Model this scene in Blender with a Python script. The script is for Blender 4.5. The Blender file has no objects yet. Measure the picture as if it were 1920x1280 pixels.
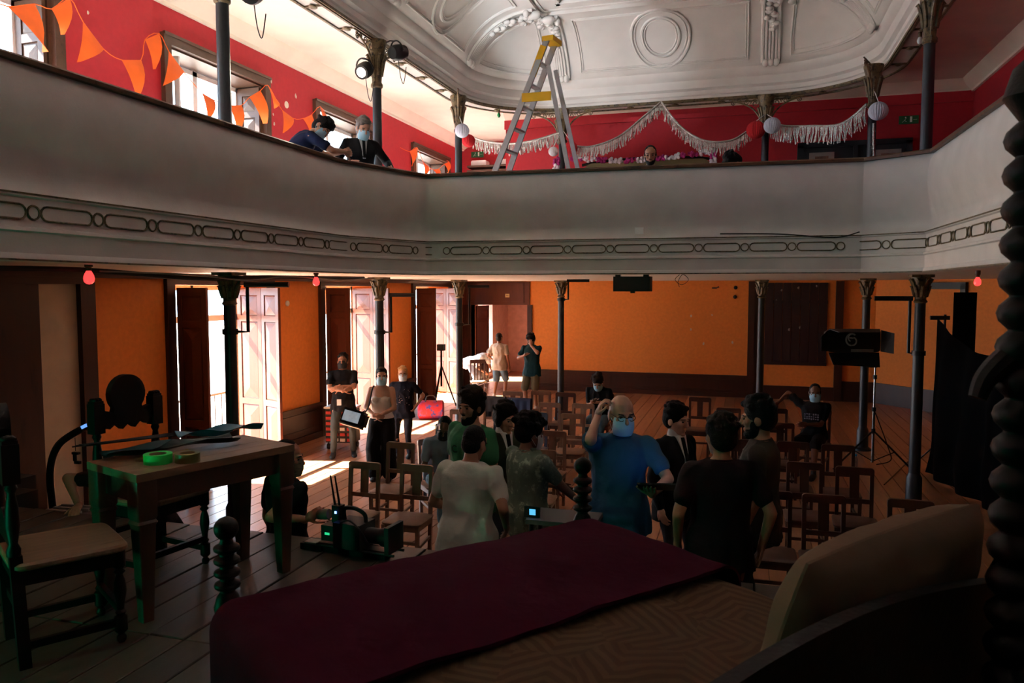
import bpy, math, random
from mathutils import Vector, Matrix, Euler, noise as mnoise
random.seed(7)
SC = bpy.context.scene
COL = SC.collection
PI = math.pi
R = math.radians
V = Vector

# ------------------------------------------------------------------ camera
cam = bpy.data.cameras.new('camera'); cam_o = bpy.data.objects.new('camera', cam); COL.objects.link(cam_o)
cam.sensor_width = 36.0; cam.lens = 36.0 * 1450 / 1920
cam_o.location = (0, 0, 2.8)
cam_o.rotation_euler = (R(90 - 3.87), 0, R(16.7))
cam.clip_start = 0.05; cam.clip_end = 300
cam.dof.use_dof = True; cam.dof.focus_distance = 9.5; cam.dof.aperture_fstop = 7.0
SC.camera = cam_o

# ------------------------------------------------------------------ sky, sun, exposure
w = bpy.data.worlds.new('sky'); SC.world = w; w.use_nodes = True
bg = w.node_tree.nodes['Background']; bg.inputs[0].default_value = (0.66, 0.83, 1.0, 1); bg.inputs[1].default_value = 8.0
sun = bpy.data.lights.new('sun_offscreen', 'SUN'); sun_o = bpy.data.objects.new('sun_offscreen', sun); COL.objects.link(sun_o)
sun.energy = 85; sun.angle = R(0.6); sun.color = (1.0, 0.96, 0.9)
sun_o.rotation_euler = V((1, 0.22, -1.15)).to_track_quat('-Z', 'Y').to_euler()
sun_o.location = (-20, 5, 20)
vs = SC.view_settings
vs.view_transform = 'Standard'; vs.look = 'None'; vs.gamma = 1; vs.use_curve_mapping = False; vs.exposure = 0.5
SC.cycles.max_bounces = 10; SC.cycles.diffuse_bounces = 5; SC.cycles.glossy_bounces = 3; SC.cycles.transparent_max_bounces = 12
SC.cycles.use_denoising = True

def portal(loc, sx, sz, name='window_daylight_portal'):
    l = bpy.data.lights.new(name, 'AREA'); l.shape = 'RECTANGLE'; l.size = sz; l.size_y = sx
    l.cycles.is_portal = True
    o = bpy.data.objects.new(name, l); COL.objects.link(o); o.location = loc; o.rotation_euler = (0, R(-90), 0)
# door and window openings of the left wall: (y0, y1) clear, lower doors and gallery windows above them
DOORS = [(9.05, 11.3), (13.1, 15.35), (17.35, 19.65)]
WINS = [(5.0, 7.2), (9.1, 11.3), (13.0, 15.25), (17.4, 19.55)]
for a, b in DOORS: portal((-8.32, (a + b) / 2, 1.42), b - a, 2.8)
for a, b in WINS: portal((-8.32, (a + b) / 2, 5.0), b - a, 2.3)
portal((-8.32, 22.8, 1.3), 1.4, 2.2, 'window_back_room_offscreen')
for k, (a, b) in enumerate(((-2.8, -0.9), (0.85, 3.05))): portal((-8.32, (a + b) / 2, 5.0), b - a, 2.3, 'window_left_%d_offscreen' % (k + 1))

# ------------------------------------------------------------------ helpers
def hexc(h):
    h = h.lstrip('#'); o = []
    for i in (0, 2, 4):
        c = int(h[i:i + 2], 16) / 255
        o.append(c / 12.92 if c <= 0.04045 else ((c + 0.055) / 1.055) ** 2.4)
    return tuple(o)
MATS = {}
def mat(name, col, rough=0.6, metal=0.0, var=0.12, scale=6.0, bump=0.0, bscale=40.0, emit=0.0, stretch=None, spec=0.5, sheen=0.0):
    if name in MATS: return MATS[name]
    c = hexc(col) if isinstance(col, str) else col
    m = bpy.data.materials.new(name); m.use_nodes = True; nt = m.node_tree; N = nt.nodes; L = nt.links
    b = N['Principled BSDF']
    b.inputs['Roughness'].default_value = rough; b.inputs['Metallic'].default_value = metal
    b.inputs['Specular IOR Level'].default_value = spec
    if sheen: b.inputs['Sheen Weight'].default_value = sheen
    tc = N.new('ShaderNodeTexCoord'); mp = N.new('ShaderNodeMapping'); L.new(tc.outputs['Object'], mp.inputs[0])
    if stretch: mp.inputs['Scale'].default_value = stretch
    nz = N.new('ShaderNodeTexNoise'); nz.inputs['Scale'].default_value = scale; nz.inputs['Detail'].default_value = 5
    L.new(mp.outputs[0], nz.inputs[0])
    rp = N.new('ShaderNodeValToRGB'); e = rp.color_ramp.elements
    e[0].position = 0.3; e[1].position = 0.7
    e[0].color = (*[max(0, x * (1 - var)) for x in c], 1); e[1].color = (*[min(1, x * (1 + var)) for x in c], 1)
    L.new(nz.outputs[0], rp.inputs[0]); L.new(rp.outputs[0], b.inputs['Base Color'])
    if bump:
        n2 = N.new('ShaderNodeTexNoise'); n2.inputs['Scale'].default_value = bscale; n2.inputs['Detail'].default_value = 4
        L.new(mp.outputs[0], n2.inputs[0])
        bp = N.new('ShaderNodeBump'); bp.inputs['Strength'].default_value = bump; bp.inputs['Distance'].default_value = 0.02
        L.new(n2.outputs[0], bp.inputs['Height']); L.new(bp.outputs[0], b.inputs['Normal'])
    if emit:
        b.inputs['Emission Color'].default_value = (*c, 1); b.inputs['Emission Strength'].default_value = emit
    MATS[name] = m; return m
def worn(name, col, col2, rough=0.6, amount=0.62, scale=3.0, var=0.08, bump=0.06, per_object=0.0, stretch=None):
    """painted or wooden surface: base colour, soft variation, and shaped patches of a second colour (wear)"""
    m = mat(name, col, rough, 0, var, scale * 1.7, bump, 60, stretch=stretch); nt = m.node_tree; N = nt.nodes; L = nt.links
    b = N['Principled BSDF']; src = b.inputs['Base Color'].links[0].from_socket
    tc = N.new('ShaderNodeTexCoord'); nz = N.new('ShaderNodeTexNoise'); nz.inputs['Scale'].default_value = scale; nz.inputs['Detail'].default_value = 8
    nz.inputs['Roughness'].default_value = 0.7
    if stretch:
        mp = N.new('ShaderNodeMapping'); mp.inputs['Scale'].default_value = stretch; L.new(tc.outputs['Object'], mp.inputs[0]); L.new(mp.outputs[0], nz.inputs[0])
    else: L.new(tc.outputs['Object'], nz.inputs[0])
    rp = N.new('ShaderNodeValToRGB'); rp.color_ramp.elements[0].position = amount; rp.color_ramp.elements[1].position = min(1, amount + 0.1)
    L.new(nz.outputs[0], rp.inputs[0])
    mx = N.new('ShaderNodeMix'); mx.data_type = 'RGBA'
    L.new(rp.outputs[0], mx.inputs[0]); L.new(src, mx.inputs[6]); mx.inputs[7].default_value = (*hexc(col2), 1)
    out = mx.outputs[2]
    if per_object:
        oi = N.new('ShaderNodeObjectInfo'); ml = N.new('ShaderNodeMath'); ml.operation = 'MULTIPLY_ADD'
        ml.inputs[1].default_value = per_object * 2; ml.inputs[2].default_value = 1 - per_object
        L.new(oi.outputs['Random'], ml.inputs[0])
        hs = N.new('ShaderNodeHueSaturation'); L.new(ml.outputs[0], hs.inputs['Value']); L.new(out, hs.inputs['Color']); out = hs.outputs[0]
    L.new(out, b.inputs['Base Color']); return m
def emis(name, col, s):
    if name in MATS: return MATS[name]
    m = bpy.data.materials.new(name); m.use_nodes = True; nt = m.node_tree
    nt.nodes.remove(nt.nodes['Principled BSDF']); e = nt.nodes.new('ShaderNodeEmission')
    e.inputs[0].default_value = (*hexc(col), 1); e.inputs[1].default_value = s
    nt.links.new(e.outputs[0], nt.nodes['Material Output'].inputs[0]); MATS[name] = m; return m
def glass(name, tint=(0.95, 0.98, 1.0), refl=0.08):
    if name in MATS: return MATS[name]
    m = bpy.data.materials.new(name); m.use_nodes = True; nt = m.node_tree; N = nt.nodes
    N.remove(N['Principled BSDF']); t = N.new('ShaderNodeBsdfTransparent'); t.inputs[0].default_value = (*tint, 1)
    g = N.new('ShaderNodeBsdfGlossy'); g.inputs['Roughness'].default_value = 0.03; mx = N.new('ShaderNodeMixShader'); mx.inputs[0].default_value = refl
    nt.links.new(t.outputs[0], mx.inputs[1]); nt.links.new(g.outputs[0], mx.inputs[2]); nt.links.new(mx.outputs[0], N['Material Output'].inputs[0])
    MATS[name] = m; return m

class MB:
    """collects closed shapes into one mesh; build() links it as one object"""
    def __init__(s): s.v = []; s.f = []; s.mi = []; s.cur = 0
    def add(s, vs, fs):
        o = len(s.v); s.v += [tuple(p) for p in vs]; s.f += [tuple(i + o for i in q) for q in fs]; s.mi += [s.cur] * len(fs); return s
    def box(s, x0, x1, y0, y1, z0, z1, M=None):
        p = [V((x, y, z)) for z in (z0, z1) for y in (y0, y1) for x in (x0, x1)]
        if M is not None: p = [M @ q for q in p]
        return s.add(p, [(0, 2, 3, 1), (4, 5, 7, 6), (0, 1, 5, 4), (2, 6, 7, 3), (0, 4, 6, 2), (1, 3, 7, 5)])
    def bar(s, a, b, wx, wy, up=(0, 0, 1)):
        """rectangular bar from a to b"""
        a = V(a); b = V(b); d = (b - a); l = d.length; d.normalize(); u = V(up)
        if abs(d.dot(u)) > 0.98: u = V((0, 1, 0))
        x = d.cross(u).normalized(); y = x.cross(d)
        M = Matrix((x, y, d)).transposed().to_4x4(); M.translation = a
        return s.box(-wx / 2, wx / 2, -wy / 2, wy / 2, 0, l, M)
    def tube(s, pts, r, n=8, closed=False, caps=True):
        pts = [V(p) for p in pts]; m = len(pts); rs = r if isinstance(r, (list, tuple)) else [r] * m
        vs = []; fs = []; pu = None
        for i, p in enumerate(pts):
            a = pts[(i - 1) % m] if (closed or i > 0) else p
            b = pts[(i + 1) % m] if (closed or i < m - 1) else p
            d = (b - a)
            if d.length < 1e-9: d = V((0, 0, 1))
            d.normalize()
            if pu is None:
                pu = V((0, 0, 1)) if abs(d.z) < 0.9 else V((1, 0, 0))
            x = d.cross(pu)
            if x.length < 1e-6: x = d.cross(V((1, 0.3, 0.2)))
            x.normalize(); y = x.cross(d).normalized(); pu = y
            for k in range(n):
                t = 2 * PI * k / n; vs.append(p + rs[i] * (math.cos(t) * x + math.sin(t) * y))
        for i in range(m if closed else m - 1):
            j = (i + 1) % m
            for k in range(n):
                k2 = (k + 1) % n; fs.append((i * n + k, j * n + k, j * n + k2, i * n + k2))
        if not closed and caps:
            fs.append(tuple(range(n))); fs.append(tuple(reversed(range((m - 1) * n, m * n))))
        return s.add(vs, fs)
    def lathe(s, prof, n=16, M=None, c=(0, 0, 0)):
        """prof: list of (r, z)"""
        vs = []; fs = []; c = V(c)
        for r, z in prof:
            for k in range(n):
                t = 2 * PI * k / n; p = V((r * math.cos(t), r * math.sin(t), z))
                vs.append((M @ p if M is not None else p) + c)
        for i in range(len(prof) - 1):
            for k in range(n):
                k2 = (k + 1) % n; fs.append((i * n + k, i * n + k2, (i + 1) * n + k2, (i + 1) * n + k))
        fs.append(tuple(reversed(range(n)))); fs.append(tuple(range((len(prof) - 1) * n, len(prof) * n)))
        return s.add(vs, fs)
    def ell(s, c, r, M=None, n=14, m=9):
        c = V(c); vs = [V((0, 0, -1))]; fs = []
        for i in range(1, m):
            a = -PI / 2 + PI * i / m
            for k in range(n):
                t = 2 * PI * k / n; vs.append(V((math.cos(a) * math.cos(t), math.cos(a) * math.sin(t), math.sin(a))))
        vs.append(V((0, 0, 1))); e = len(vs) - 1
        for k in range(n):
            k2 = (k + 1) % n; fs.append((0, 1 + k2, 1 + k)); fs.append((e, e - n + k, e - n + k2))
            for i in range(m - 2): fs.append((1 + i * n + k, 1 + i * n + k2, 1 + (i + 1) * n + k2, 1 + (i + 1) * n + k))
        out = []
        for p in vs:
            q = V((p.x * r[0], p.y * r[1], p.z * r[2])); out.append((M @ q if M is not None else q) + c)
        return s.add(out, fs)
    def caps(s, a, b, ra, rb, n=12):
        """tapered capsule"""
        a = V(a); b = V(b); d = b - a; l = d.length
        if l < 1e-6: return s.ell(a, (ra, ra, ra))
        q = V((0, 0, 1)).rotation_difference(d.normalized()).to_matrix().to_4x4()
        pr = []
        for i in range(0, 5): t = -PI / 2 + PI / 2 * i / 4; pr.append((max(1e-4, ra * math.cos(t)), ra * math.sin(t)))
        for i in range(0, 5): t = PI / 2 * i / 4; pr.append((max(1e-4, rb * math.cos(t)), l + rb * math.sin(t)))
        return s.lathe(pr, n, q, a)
    def loft(s, rings, n=20, p=2.0):
        """rings: (centre, xaxis, yaxis) superellipse sections"""
        vs = []; fs = []
        for c, ax, ay in rings:
            c = V(c); ax = V(ax); ay = V(ay)
            for k in range(n):
                t = 2 * PI * k / n; ct = math.cos(t); st = math.sin(t)
                vs.append(c + ax * math.copysign(abs(ct) ** (2 / p), ct) + ay * math.copysign(abs(st) ** (2 / p), st))
        m = len(rings)
        for i in range(m - 1):
            for k in range(n):
                k2 = (k + 1) % n; fs.append((i * n + k, i * n + k2, (i + 1) * n + k2, (i + 1) * n + k))
        fs.append(tuple(reversed(range(n)))); fs.append(tuple(range((m - 1) * n, m * n)))
        return s.add(vs, fs)
    def prism(s, poly, z0, z1, M=None):
        """poly in xy extruded z0..z1"""
        n = len(poly); vs = [V((x, y, z0)) for x, y in poly] + [V((x, y, z1)) for x, y in poly]
        if M is not None: vs = [M @ q for q in vs]
        fs = [tuple(reversed(range(n))), tuple(range(n, 2 * n))] + [(i, (i + 1) % n, n + (i + 1) % n, n + i) for i in range(n)]
        return s.add(vs, fs)
    def sweep(s, path, prof, closed_prof=True):
        """path: list of (x,y, nx,ny) with side normal; prof: (offset along normal, z)"""
        vs = []; fs = []; k = len(prof)
        for x, y, nx, ny in path:
            for o, z in prof: vs.append((x + nx * o, y + ny * o, z))
        kk = k if closed_prof else k - 1
        for i in range(len(path) - 1):
            for j in range(kk):
                j2 = (j + 1) % k; fs.append((i * k + j, (i + 1) * k + j, (i + 1) * k + j2, i * k + j2))
        if closed_prof:
            fs.append(tuple(reversed(range(k)))); fs.append(tuple(range((len(path) - 1) * k, len(path) * k)))
        return s.add(vs, fs)
    def mesh(s, name, mats, smooth=35):
        me = bpy.data.meshes.new(name); me.from_pydata(s.v, [], s.f)
        for m in (mats if isinstance(mats, (list, tuple)) else [mats]): me.materials.append(m)
        if any(s.mi): me.polygons.foreach_set('material_index', s.mi)
        if smooth:
            me.polygons.foreach_set('use_smooth', [True] * len(me.polygons)); me.update()
            me.set_sharp_from_angle(angle=R(smooth))
        me.update(); return me
    def build(s, name, mats, parent=None, loc=(0, 0, 0), rz=0.0, smooth=35):
        return link(name, s.mesh(name, mats, smooth), parent, loc, rz)
def link(name, me, parent=None, loc=(0, 0, 0), rz=0.0):
    o = bpy.data.objects.new(name, me); COL.objects.link(o); o.location = loc; o.rotation_euler = (0, 0, rz)
    if parent is not None: o.parent = parent
    return o
def tag(o, label, cat, group=None, kind=None):
    o['label'] = label; o['category'] = cat
    if group: o['group'] = group
    if kind: o['kind'] = kind
    return o
def thing(name, label, cat, loc=(0, 0, 0), rz=0.0, group=None):
    o = bpy.data.objects.new(name, None); COL.objects.link(o); o.location = loc; o.rotation_euler = (0, 0, rz); o.empty_display_size = 0.1
    return tag(o, label, cat, group)
def struct(o, label=None):
    o['kind'] = 'structure'
    if label: o['label'] = label
    return o
def copy_tree(o, parent=None, loc=None, rz=None, label=None):
    c = o.copy(); COL.objects.link(c); c.parent = parent
    if loc is not None: c.location = loc
    if rz is not None: c.rotation_euler = (0, 0, rz)
    if label: c['label'] = label
    for ch in list(o.children): copy_tree(ch, c)
    return c
def bezier(pts, n=10):
    """Catmull-Rom through points"""
    pts = [V(p) for p in pts]; out = []
    for i in range(len(pts) - 1):
        p0 = pts[max(0, i - 1)]; p1 = pts[i]; p2 = pts[i + 1]; p3 = pts[min(len(pts) - 1, i + 2)]
        for k in range(n):
            t = k / n
            out.append(0.5 * ((2 * p1) + (-p0 + p2) * t + (2 * p0 - 5 * p1 + 4 * p2 - p3) * t * t + (-p0 + 3 * p1 - 3 * p2 + p3) * t ** 3))
    out.append(pts[-1]); return out
def sag(a, b, drop, n=14):
    a = V(a); b = V(b)
    return [a.lerp(b, i / n) - V((0, 0, 4 * drop * (i / n) * (1 - i / n))) for i in range(n + 1)]

# ------------------------------------------------------------------ materials
M_orange = worn('orange_paint', '#e28534', '#e8d8c4', 0.75, 0.79, 9.0, 0.06, 0.05)
M_red = worn('red_paint', '#b3222f', '#dcc8bc', 0.75, 0.795, 8.0, 0.06, 0.05)
M_white = worn('old_white_paint', '#c9c6c1', '#8d8a84', 0.6, 0.70, 2.2, 0.06, 0.08)
M_plaster = worn('ceiling_plaster', '#d8d4d0', '#b5aca8', 0.8, 0.72, 1.3, 0.05, 0.05)
M_cream = worn('cream_plaster', '#f0e6d6', '#d9a865', 0.8, 0.68, 1.1, 0.05, 0.05)
M_dark = worn('dark_brown_wood', '#3a1d14', '#22100b', 0.38, 0.6, 2.0, 0.15, 0.08, stretch=(3, 3, 0.5))
M_shut = worn('shutter_brown', '#5e3325', '#3a1e16', 0.30, 0.62, 2.0, 0.12, 0.05, stretch=(3, 3, 0.5))
M_trim = worn('dull_brown_trim', '#493224', '#2b1a12', 0.45, 0.6, 3.0, 0.15, 0.08)
M_rail = worn('worn_rail_wood', '#5a3d26', '#2e1c10', 0.45, 0.55, 5.0, 0.2, 0.1)
M_iron = mat('column_iron', '#2f3236', 0.42, 0.3, 0.15, 6, 0.05)
M_bluebase = worn('column_base_paint', '#232a32', '#191c1f', 0.4, 0.6, 6)
M_gilt = worn('tarnished_gilt', '#6b5a3c', '#2f271b', 0.45, 0.5, 14, 0.2, 0.2)
M_black = mat('black_metal', '#101113', 0.45, 0.2, 0.2, 10)
M_blackm = mat('matte_black_plastic', '#0d0d0f', 0.55, 0, 0.2, 10)
M_cable = mat('cable_rubber', '#121212', 0.6)
M_floor = worn('hall_floor_board', '#9a6a4a', '#6e452c', 0.33, 0.58, 1.6, 0.16, 0.05, 0.22, stretch=(7, 0.7, 1))
M_stage = worn('stage_plank', '#453830', '#221a16', 0.42, 0.56, 1.6, 0.2, 0.12, 0.25, stretch=(6, 0.7, 1))
M_gap = mat('floor_gap', '#140c08', 0.9)
M_chairL = worn('brown_chair_wood', '#7c5c4a', '#5f4434', 0.42, 0.6, 4, 0.14, 0.05, 0.12, stretch=(4, 4, 0.8))
M_chairD = worn('dark_chair_wood', '#472a22', '#301a15', 0.4, 0.6, 4, 0.14, 0.05, 0.12, stretch=(4, 4, 0.8))
M_chairB = mat('blue_grey_chair_paint', '#3b4258', 0.45, 0, 0.1, 8)
M_carved = worn('carved_dark_wood', '#1a110d', '#0b0706', 0.36, 0.55, 6, 0.2, 0.1)
M_tablew = worn('table_wood', '#86694f', '#4c3728', 0.42, 0.58, 2.0, 0.2, 0.1, stretch=(7, 0.9, 1))
M_tableleg = worn('table_leg_wood', '#4a3327', '#2a1b14', 0.45, 0.58, 3.0, 0.2, 0.1)
M_concrete = mat('pale_paving', '#8f887d', 0.9, 0, 0.05, 2)
M_glass = glass('window_glass')
M_whitewood = worn('white_window_paint', '#dcdedd', '#a9a59b', 0.5, 0.7, 4)
M_stagewall = mat('stage_dark_cloth', '#1b1716', 0.95, 0, 0.2, 3)
M_alu = mat('brushed_aluminium', '#b9bcc0', 0.35, 0.85, 0.08, 12)
M_yellow = mat('yellow_plastic', '#e2ae10', 0.45, 0, 0.06, 8)

# ================================================================== THE SETTING
XL, XR, YB = -7.7, 5.2, 20.8          # lower hall faces: left wall, right wall, back wall
ZG, ZS, ZC = 3.3, 3.0, 6.9            # gallery floor, soffit below it, gallery ceiling
ZST = 1.1                             # stage floor
# ---- ground outside and hall floor
g = MB().box(-60, -8.3, -40, 60, -0.6, -0.35).build('ground_outside', M_concrete); struct(g, 'pale paved ground outside the doors')
hf = MB().box(-8.3, 5.6, 4.4, 25.5, -0.25, -0.022).build('floor', M_gap); struct(hf, 'wooden hall floor')
bw = 0.235
def plank_mesh(name, wd, ln, th, m):
    b = MB(); e = 0.004
    b.add([(0, 0, -th), (wd, 0, -th), (wd, ln, -th), (0, ln, -th), (0, 0, -e), (wd, 0, -e), (wd, ln, -e), (0, ln, -e), (e, e, 0), (wd - e, e, 0), (wd - e, ln - e, 0), (e, ln - e, 0)],
          [(3, 2, 1, 0), (0, 1, 5, 4), (1, 2, 6, 5), (2, 3, 7, 6), (3, 0, 4, 7), (4, 5, 9, 8), (5, 6, 10, 9), (6, 7, 11, 10), (7, 4, 8, 11), (8, 9, 10, 11)])
    return b.mesh(name, m, 0)
bm = {l: plank_mesh('board', bw - 0.006, l - 0.006, 0.022, M_floor) for l in (4.1, 5.6, 6.6)}
i = 0; x = XL
while x < XR - 0.05:
    segs = [(4.5, 4.1), (8.6, 5.6), (14.2, 6.6)] if i % 2 else [(4.5, 5.6), (10.1, 4.1), (14.2, 6.6)]
    for y0, l in segs: link('board', bm[l], hf, (x, y0, 0))
    x += bw; i += 1
br = MB().box(-8.25, -3.0, YB, 25.4, -0.03, 0.0).build('floor_back_room', M_floor); struct(br, 'wooden floor of the room behind the doorway')

# ---- stage
sf = MB().box(-7.7, 5.2, -3, 4.56, 0.0, ZST - 0.04).build('stage_floor', M_gap); struct(sf, 'raised wooden stage floor')
pw = 0.205
pm1 = plank_mesh('plank', pw - 0.009, 6.04, 0.04, M_stage); pm2 = plank_mesh('plank', pw - 0.009, 1.55, 0.04, M_stage)
x = -7.7; i = 0
while x < 5.1:
    link('plank', pm1, sf, (x, -3, ZST)); link('plank', pm2, sf, (x, 3.045, ZST + (0.004 if i % 3 == 0 else 0)))
    x += pw; i += 1
ap = MB().box(-2.5, 1.9, 4.6, 6.3, 0.0, 0.26).build('stage_apron_step', M_stagewall); struct(ap, 'low dark rostrum in front of the stage')

# ---- left wall, lower part with tall doors, upper part with gallery windows
def wall_run(b, x0, x1, y0, y1, z0, z1, holes):
    """wall along y with rectangular holes (ya, yb, za, zb)"""
    y = y0
    for ya, yb, za, zb in sorted(holes):
        if ya > y: b.box(x0, x1, y, ya, z0, z1)
        if za > z0: b.box(x0, x1, ya, yb, z0, za)
        if zb < z1: b.box(x0, x1, ya, yb, zb, z1)
        y = yb
    if y < y1: b.box(x0, x1, y, y1, z0, z1)
    return b
DH = 2.86
holes = [(a, b, -0.02, DH) for a, b in DOORS] + [(22.1, 23.5, 0.2, 2.4)]
wl = wall_run(MB(), -8.3, XL, -3, 21.0, -0.3, ZS + 0.02, holes[:3]).build('wall_left', M_orange, smooth=0); struct(wl, 'orange painted left wall of the hall')
WZ0, WZ1 = 3.7, 6.16
GW = [(-2.8, -0.9), (0.85, 3.05)] + WINS
wlg = wall_run(MB(), -8.3, XL, -3, 25.5, ZS, 8.6, [(a, b, WZ0, WZ1) for a, b in GW]).build('wall_left_gallery', M_red, smooth=0); struct(wlg, 'red painted gallery wall with tall windows')
# cream reveal and closed dark shutters of the first doorway beside the stage
d0 = thing('door_4', 'closed dark shuttered doorway with cream reveal beside stage', 'door'); d0['kind'] = 'structure'
MB().box(XL, XL + 0.05, 5.0, 6.86, 0, DH).build('leaf', M_dark, d0)
MB().box(XL, XL + 0.02, 6.86, 7.4, 0, DH).build('reveal', worn('cream_reveal', '#cfc3ae', '#a08c6c', 0.8, 0.7, 2.5), d0)
MB().box(XL, XL + 0.09, 7.4, 7.62, 0, DH + 0.1).build('frame', M_dark, d0)
MB().box(XL, XL + 0.09, 5.0, 7.4, DH, DH + 0.1).build('lintel', M_dark, d0)

def leaf(parent, hinge, ang, w, h, z0=0.02, m=None, name='leaf'):
    """panelled shutter leaf; local x along the leaf from the hinge, faces +-y"""
    m = m or M_shut; t = 0.045
    b = MB(); rails = [0.0, 0.12, 0.30 * h, 0.30 * h + 0.1, 0.80 * h, 0.80 * h + 0.1, h - 0.12, h]; st = 0.085 if w > 0.4 else 0.06
    b.box(0, st, -t / 2, t / 2, 0, h); b.box(w - st, w, -t / 2, t / 2, 0, h)
    for k in range(0, 8, 2): b.box(st, w - st, -t / 2, t / 2, rails[k], rails[k + 1])
    o = b.build(name, m, parent, (hinge[0], hinge[1], z0), ang)
    for k in range(3):
        za, zb = rails[2 * k + 1], rails[2 * k + 2]; p = MB(); xa, xb = st, w - st; xm = (xa + xb) / 2; q = (xb - xa) / 2
        for sg in (1, -1):
            y0, y1, y2 = sg * 0.004, sg * 0.012, sg * 0.034
            e = 0.02
            vs = [(xa, y0, za), (xb, y0, za), (xb, y0, zb), (xa, y0, zb), (xa + e, y1, za + e), (xb - e, y1, za + e), (xb - e, y1, zb - e), (xa + e, y1, zb - e)]
            zl, zh = min(za + q, (za + zb) / 2 - 0.005), max(zb - q, (za + zb) / 2 + 0.005)
            vs += [(xm, y2, zl), (xm, y2, zh)]
            p.add(vs, [(0, 1, 5, 4), (1, 2, 6, 5), (2, 3, 7, 6), (3, 0, 4, 7), (4, 5, 8), (5, 6, 9, 8), (6, 7, 9), (7, 4, 8, 9), (0, 3, 2, 1)])
        p.build('panel', m, o, smooth=0)
    return o
WDESC = ['nearest the stage', 'between the first and third doorways', 'beside the back corner']
for n, (a, b) in enumerate(DOORS):
    d = bpy.data.objects.new('door_%d' % (n + 1), None); COL.objects.link(d); d.location = (XL, (a + b) / 2, 0); d['kind'] = 'structure'
    d['label'] = 'tall brown double door opened inward, ' + WDESC[n]
    ox, oy = XL, (a + b) / 2
    fr = MB(); hw = (b - a) / 2
    for s in (-1, 1): fr.box(0.0, 0.06, s * hw - (0.16 if s < 0 else 0), s * hw + (0.16 if s > 0 else 0), 0, DH + 0.1)
    fr.box(0, 0.06, -hw, hw, DH, DH + 0.1); fr.build('frame', M_dark, d)
    lw = 0.56
    leaf(d, (0.07, -hw + 0.03), R(-2), lw - 0.06, DH - 0.06)                        # near leaf
    leaf(d, (0.02, hw - 0.16), R(-24), 0.5, DH - 0.06)                              # far leaf inside the room
    leaf(d, (-0.54, hw - 0.04), R(-12), 0.56, DH - 0.06)                              # its second fold lies in the reveal
    gl = MB(); yy0, yy1 = -hw, hw; xx = -0.58
    gl.box(xx - 0.05, xx, yy0, yy1, 2.28, 2.38); gl.box(xx - 0.05, xx, yy0, yy0 + 0.07, 0, DH); gl.box(xx - 0.05, xx, yy1 - 0.07, yy1, 0, DH); gl.box(xx - 0.05, xx, yy0, yy1, DH - 0.08, DH)
    gl.box(xx - 0.05, xx, -0.03, 0.03, 2.38, DH)
    gl.build('transom_frame', M_whitewood, d)
    for s in (-1, 1): MB().box(xx - 0.03, xx - 0.022, min(s * 0.03, s * (hw - 0.07)), max(s * 0.03, s * (hw - 0.07)), 2.38, DH - 0.08).build('pane', M_glass, d)
    rl = thing('balcony_railing', 'iron railing outside the tall door ' + WDESC[n], 'railing', (-8.75, oy, -0.3))
    MB().tube([(0, -1.5, 1.28), (0, 1.5, 1.28)], 0.022).tube([(0, -1.5, 0.42), (0, 1.5, 0.42)], 0.018).build('handrail', M_black, rl)
    bar_me = MB().tube([(0, 0, 0.05), (0, 0, 1.28)], 0.009, 6).mesh('baluster', M_black)
    for k in range(17): link('baluster', bar_me, rl, (0, -1.44 + k * 0.18, 0))
    slab = MB().box(-8.95, -8.3, a - 0.4, b + 0.4, -0.3, -0.05).build('trim_sill_%d' % (n + 1), M_concrete); struct(slab, 'pale stone balcony slab outside door')
# wainscot and trims of the left wall
segs = [(7.62, 8.89), (11.46, 12.94), (15.51, 17.19), (19.81, 20.8)]
for k, (a, b) in enumerate(segs):
    wb = MB().box(XL, XL + 0.035, a, b, 0, 0.62).box(XL, XL + 0.06, a, b, 0.6, 0.66).box(XL, XL + 0.055, a, b, 0, 0.12)
    wb.box(XL + 0.03, XL + 0.05, a + 0.12, b - 0.12, 0.2, 0.24).box(XL + 0.03, XL + 0.05, a + 0.12, b - 0.12, 0.5, 0.54)
    o = wb.build('baseboard_left_%d' % (k + 1), M_dark); struct(o, 'dark panelled wainscot on the left wall')
tr = MB().box(XL, XL + 0.12, 5.0, 20.8, ZS - 0.06, ZS + 0.02).build('trim_1', M_dark); struct(tr, 'dark moulding along top of left wall')

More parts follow.
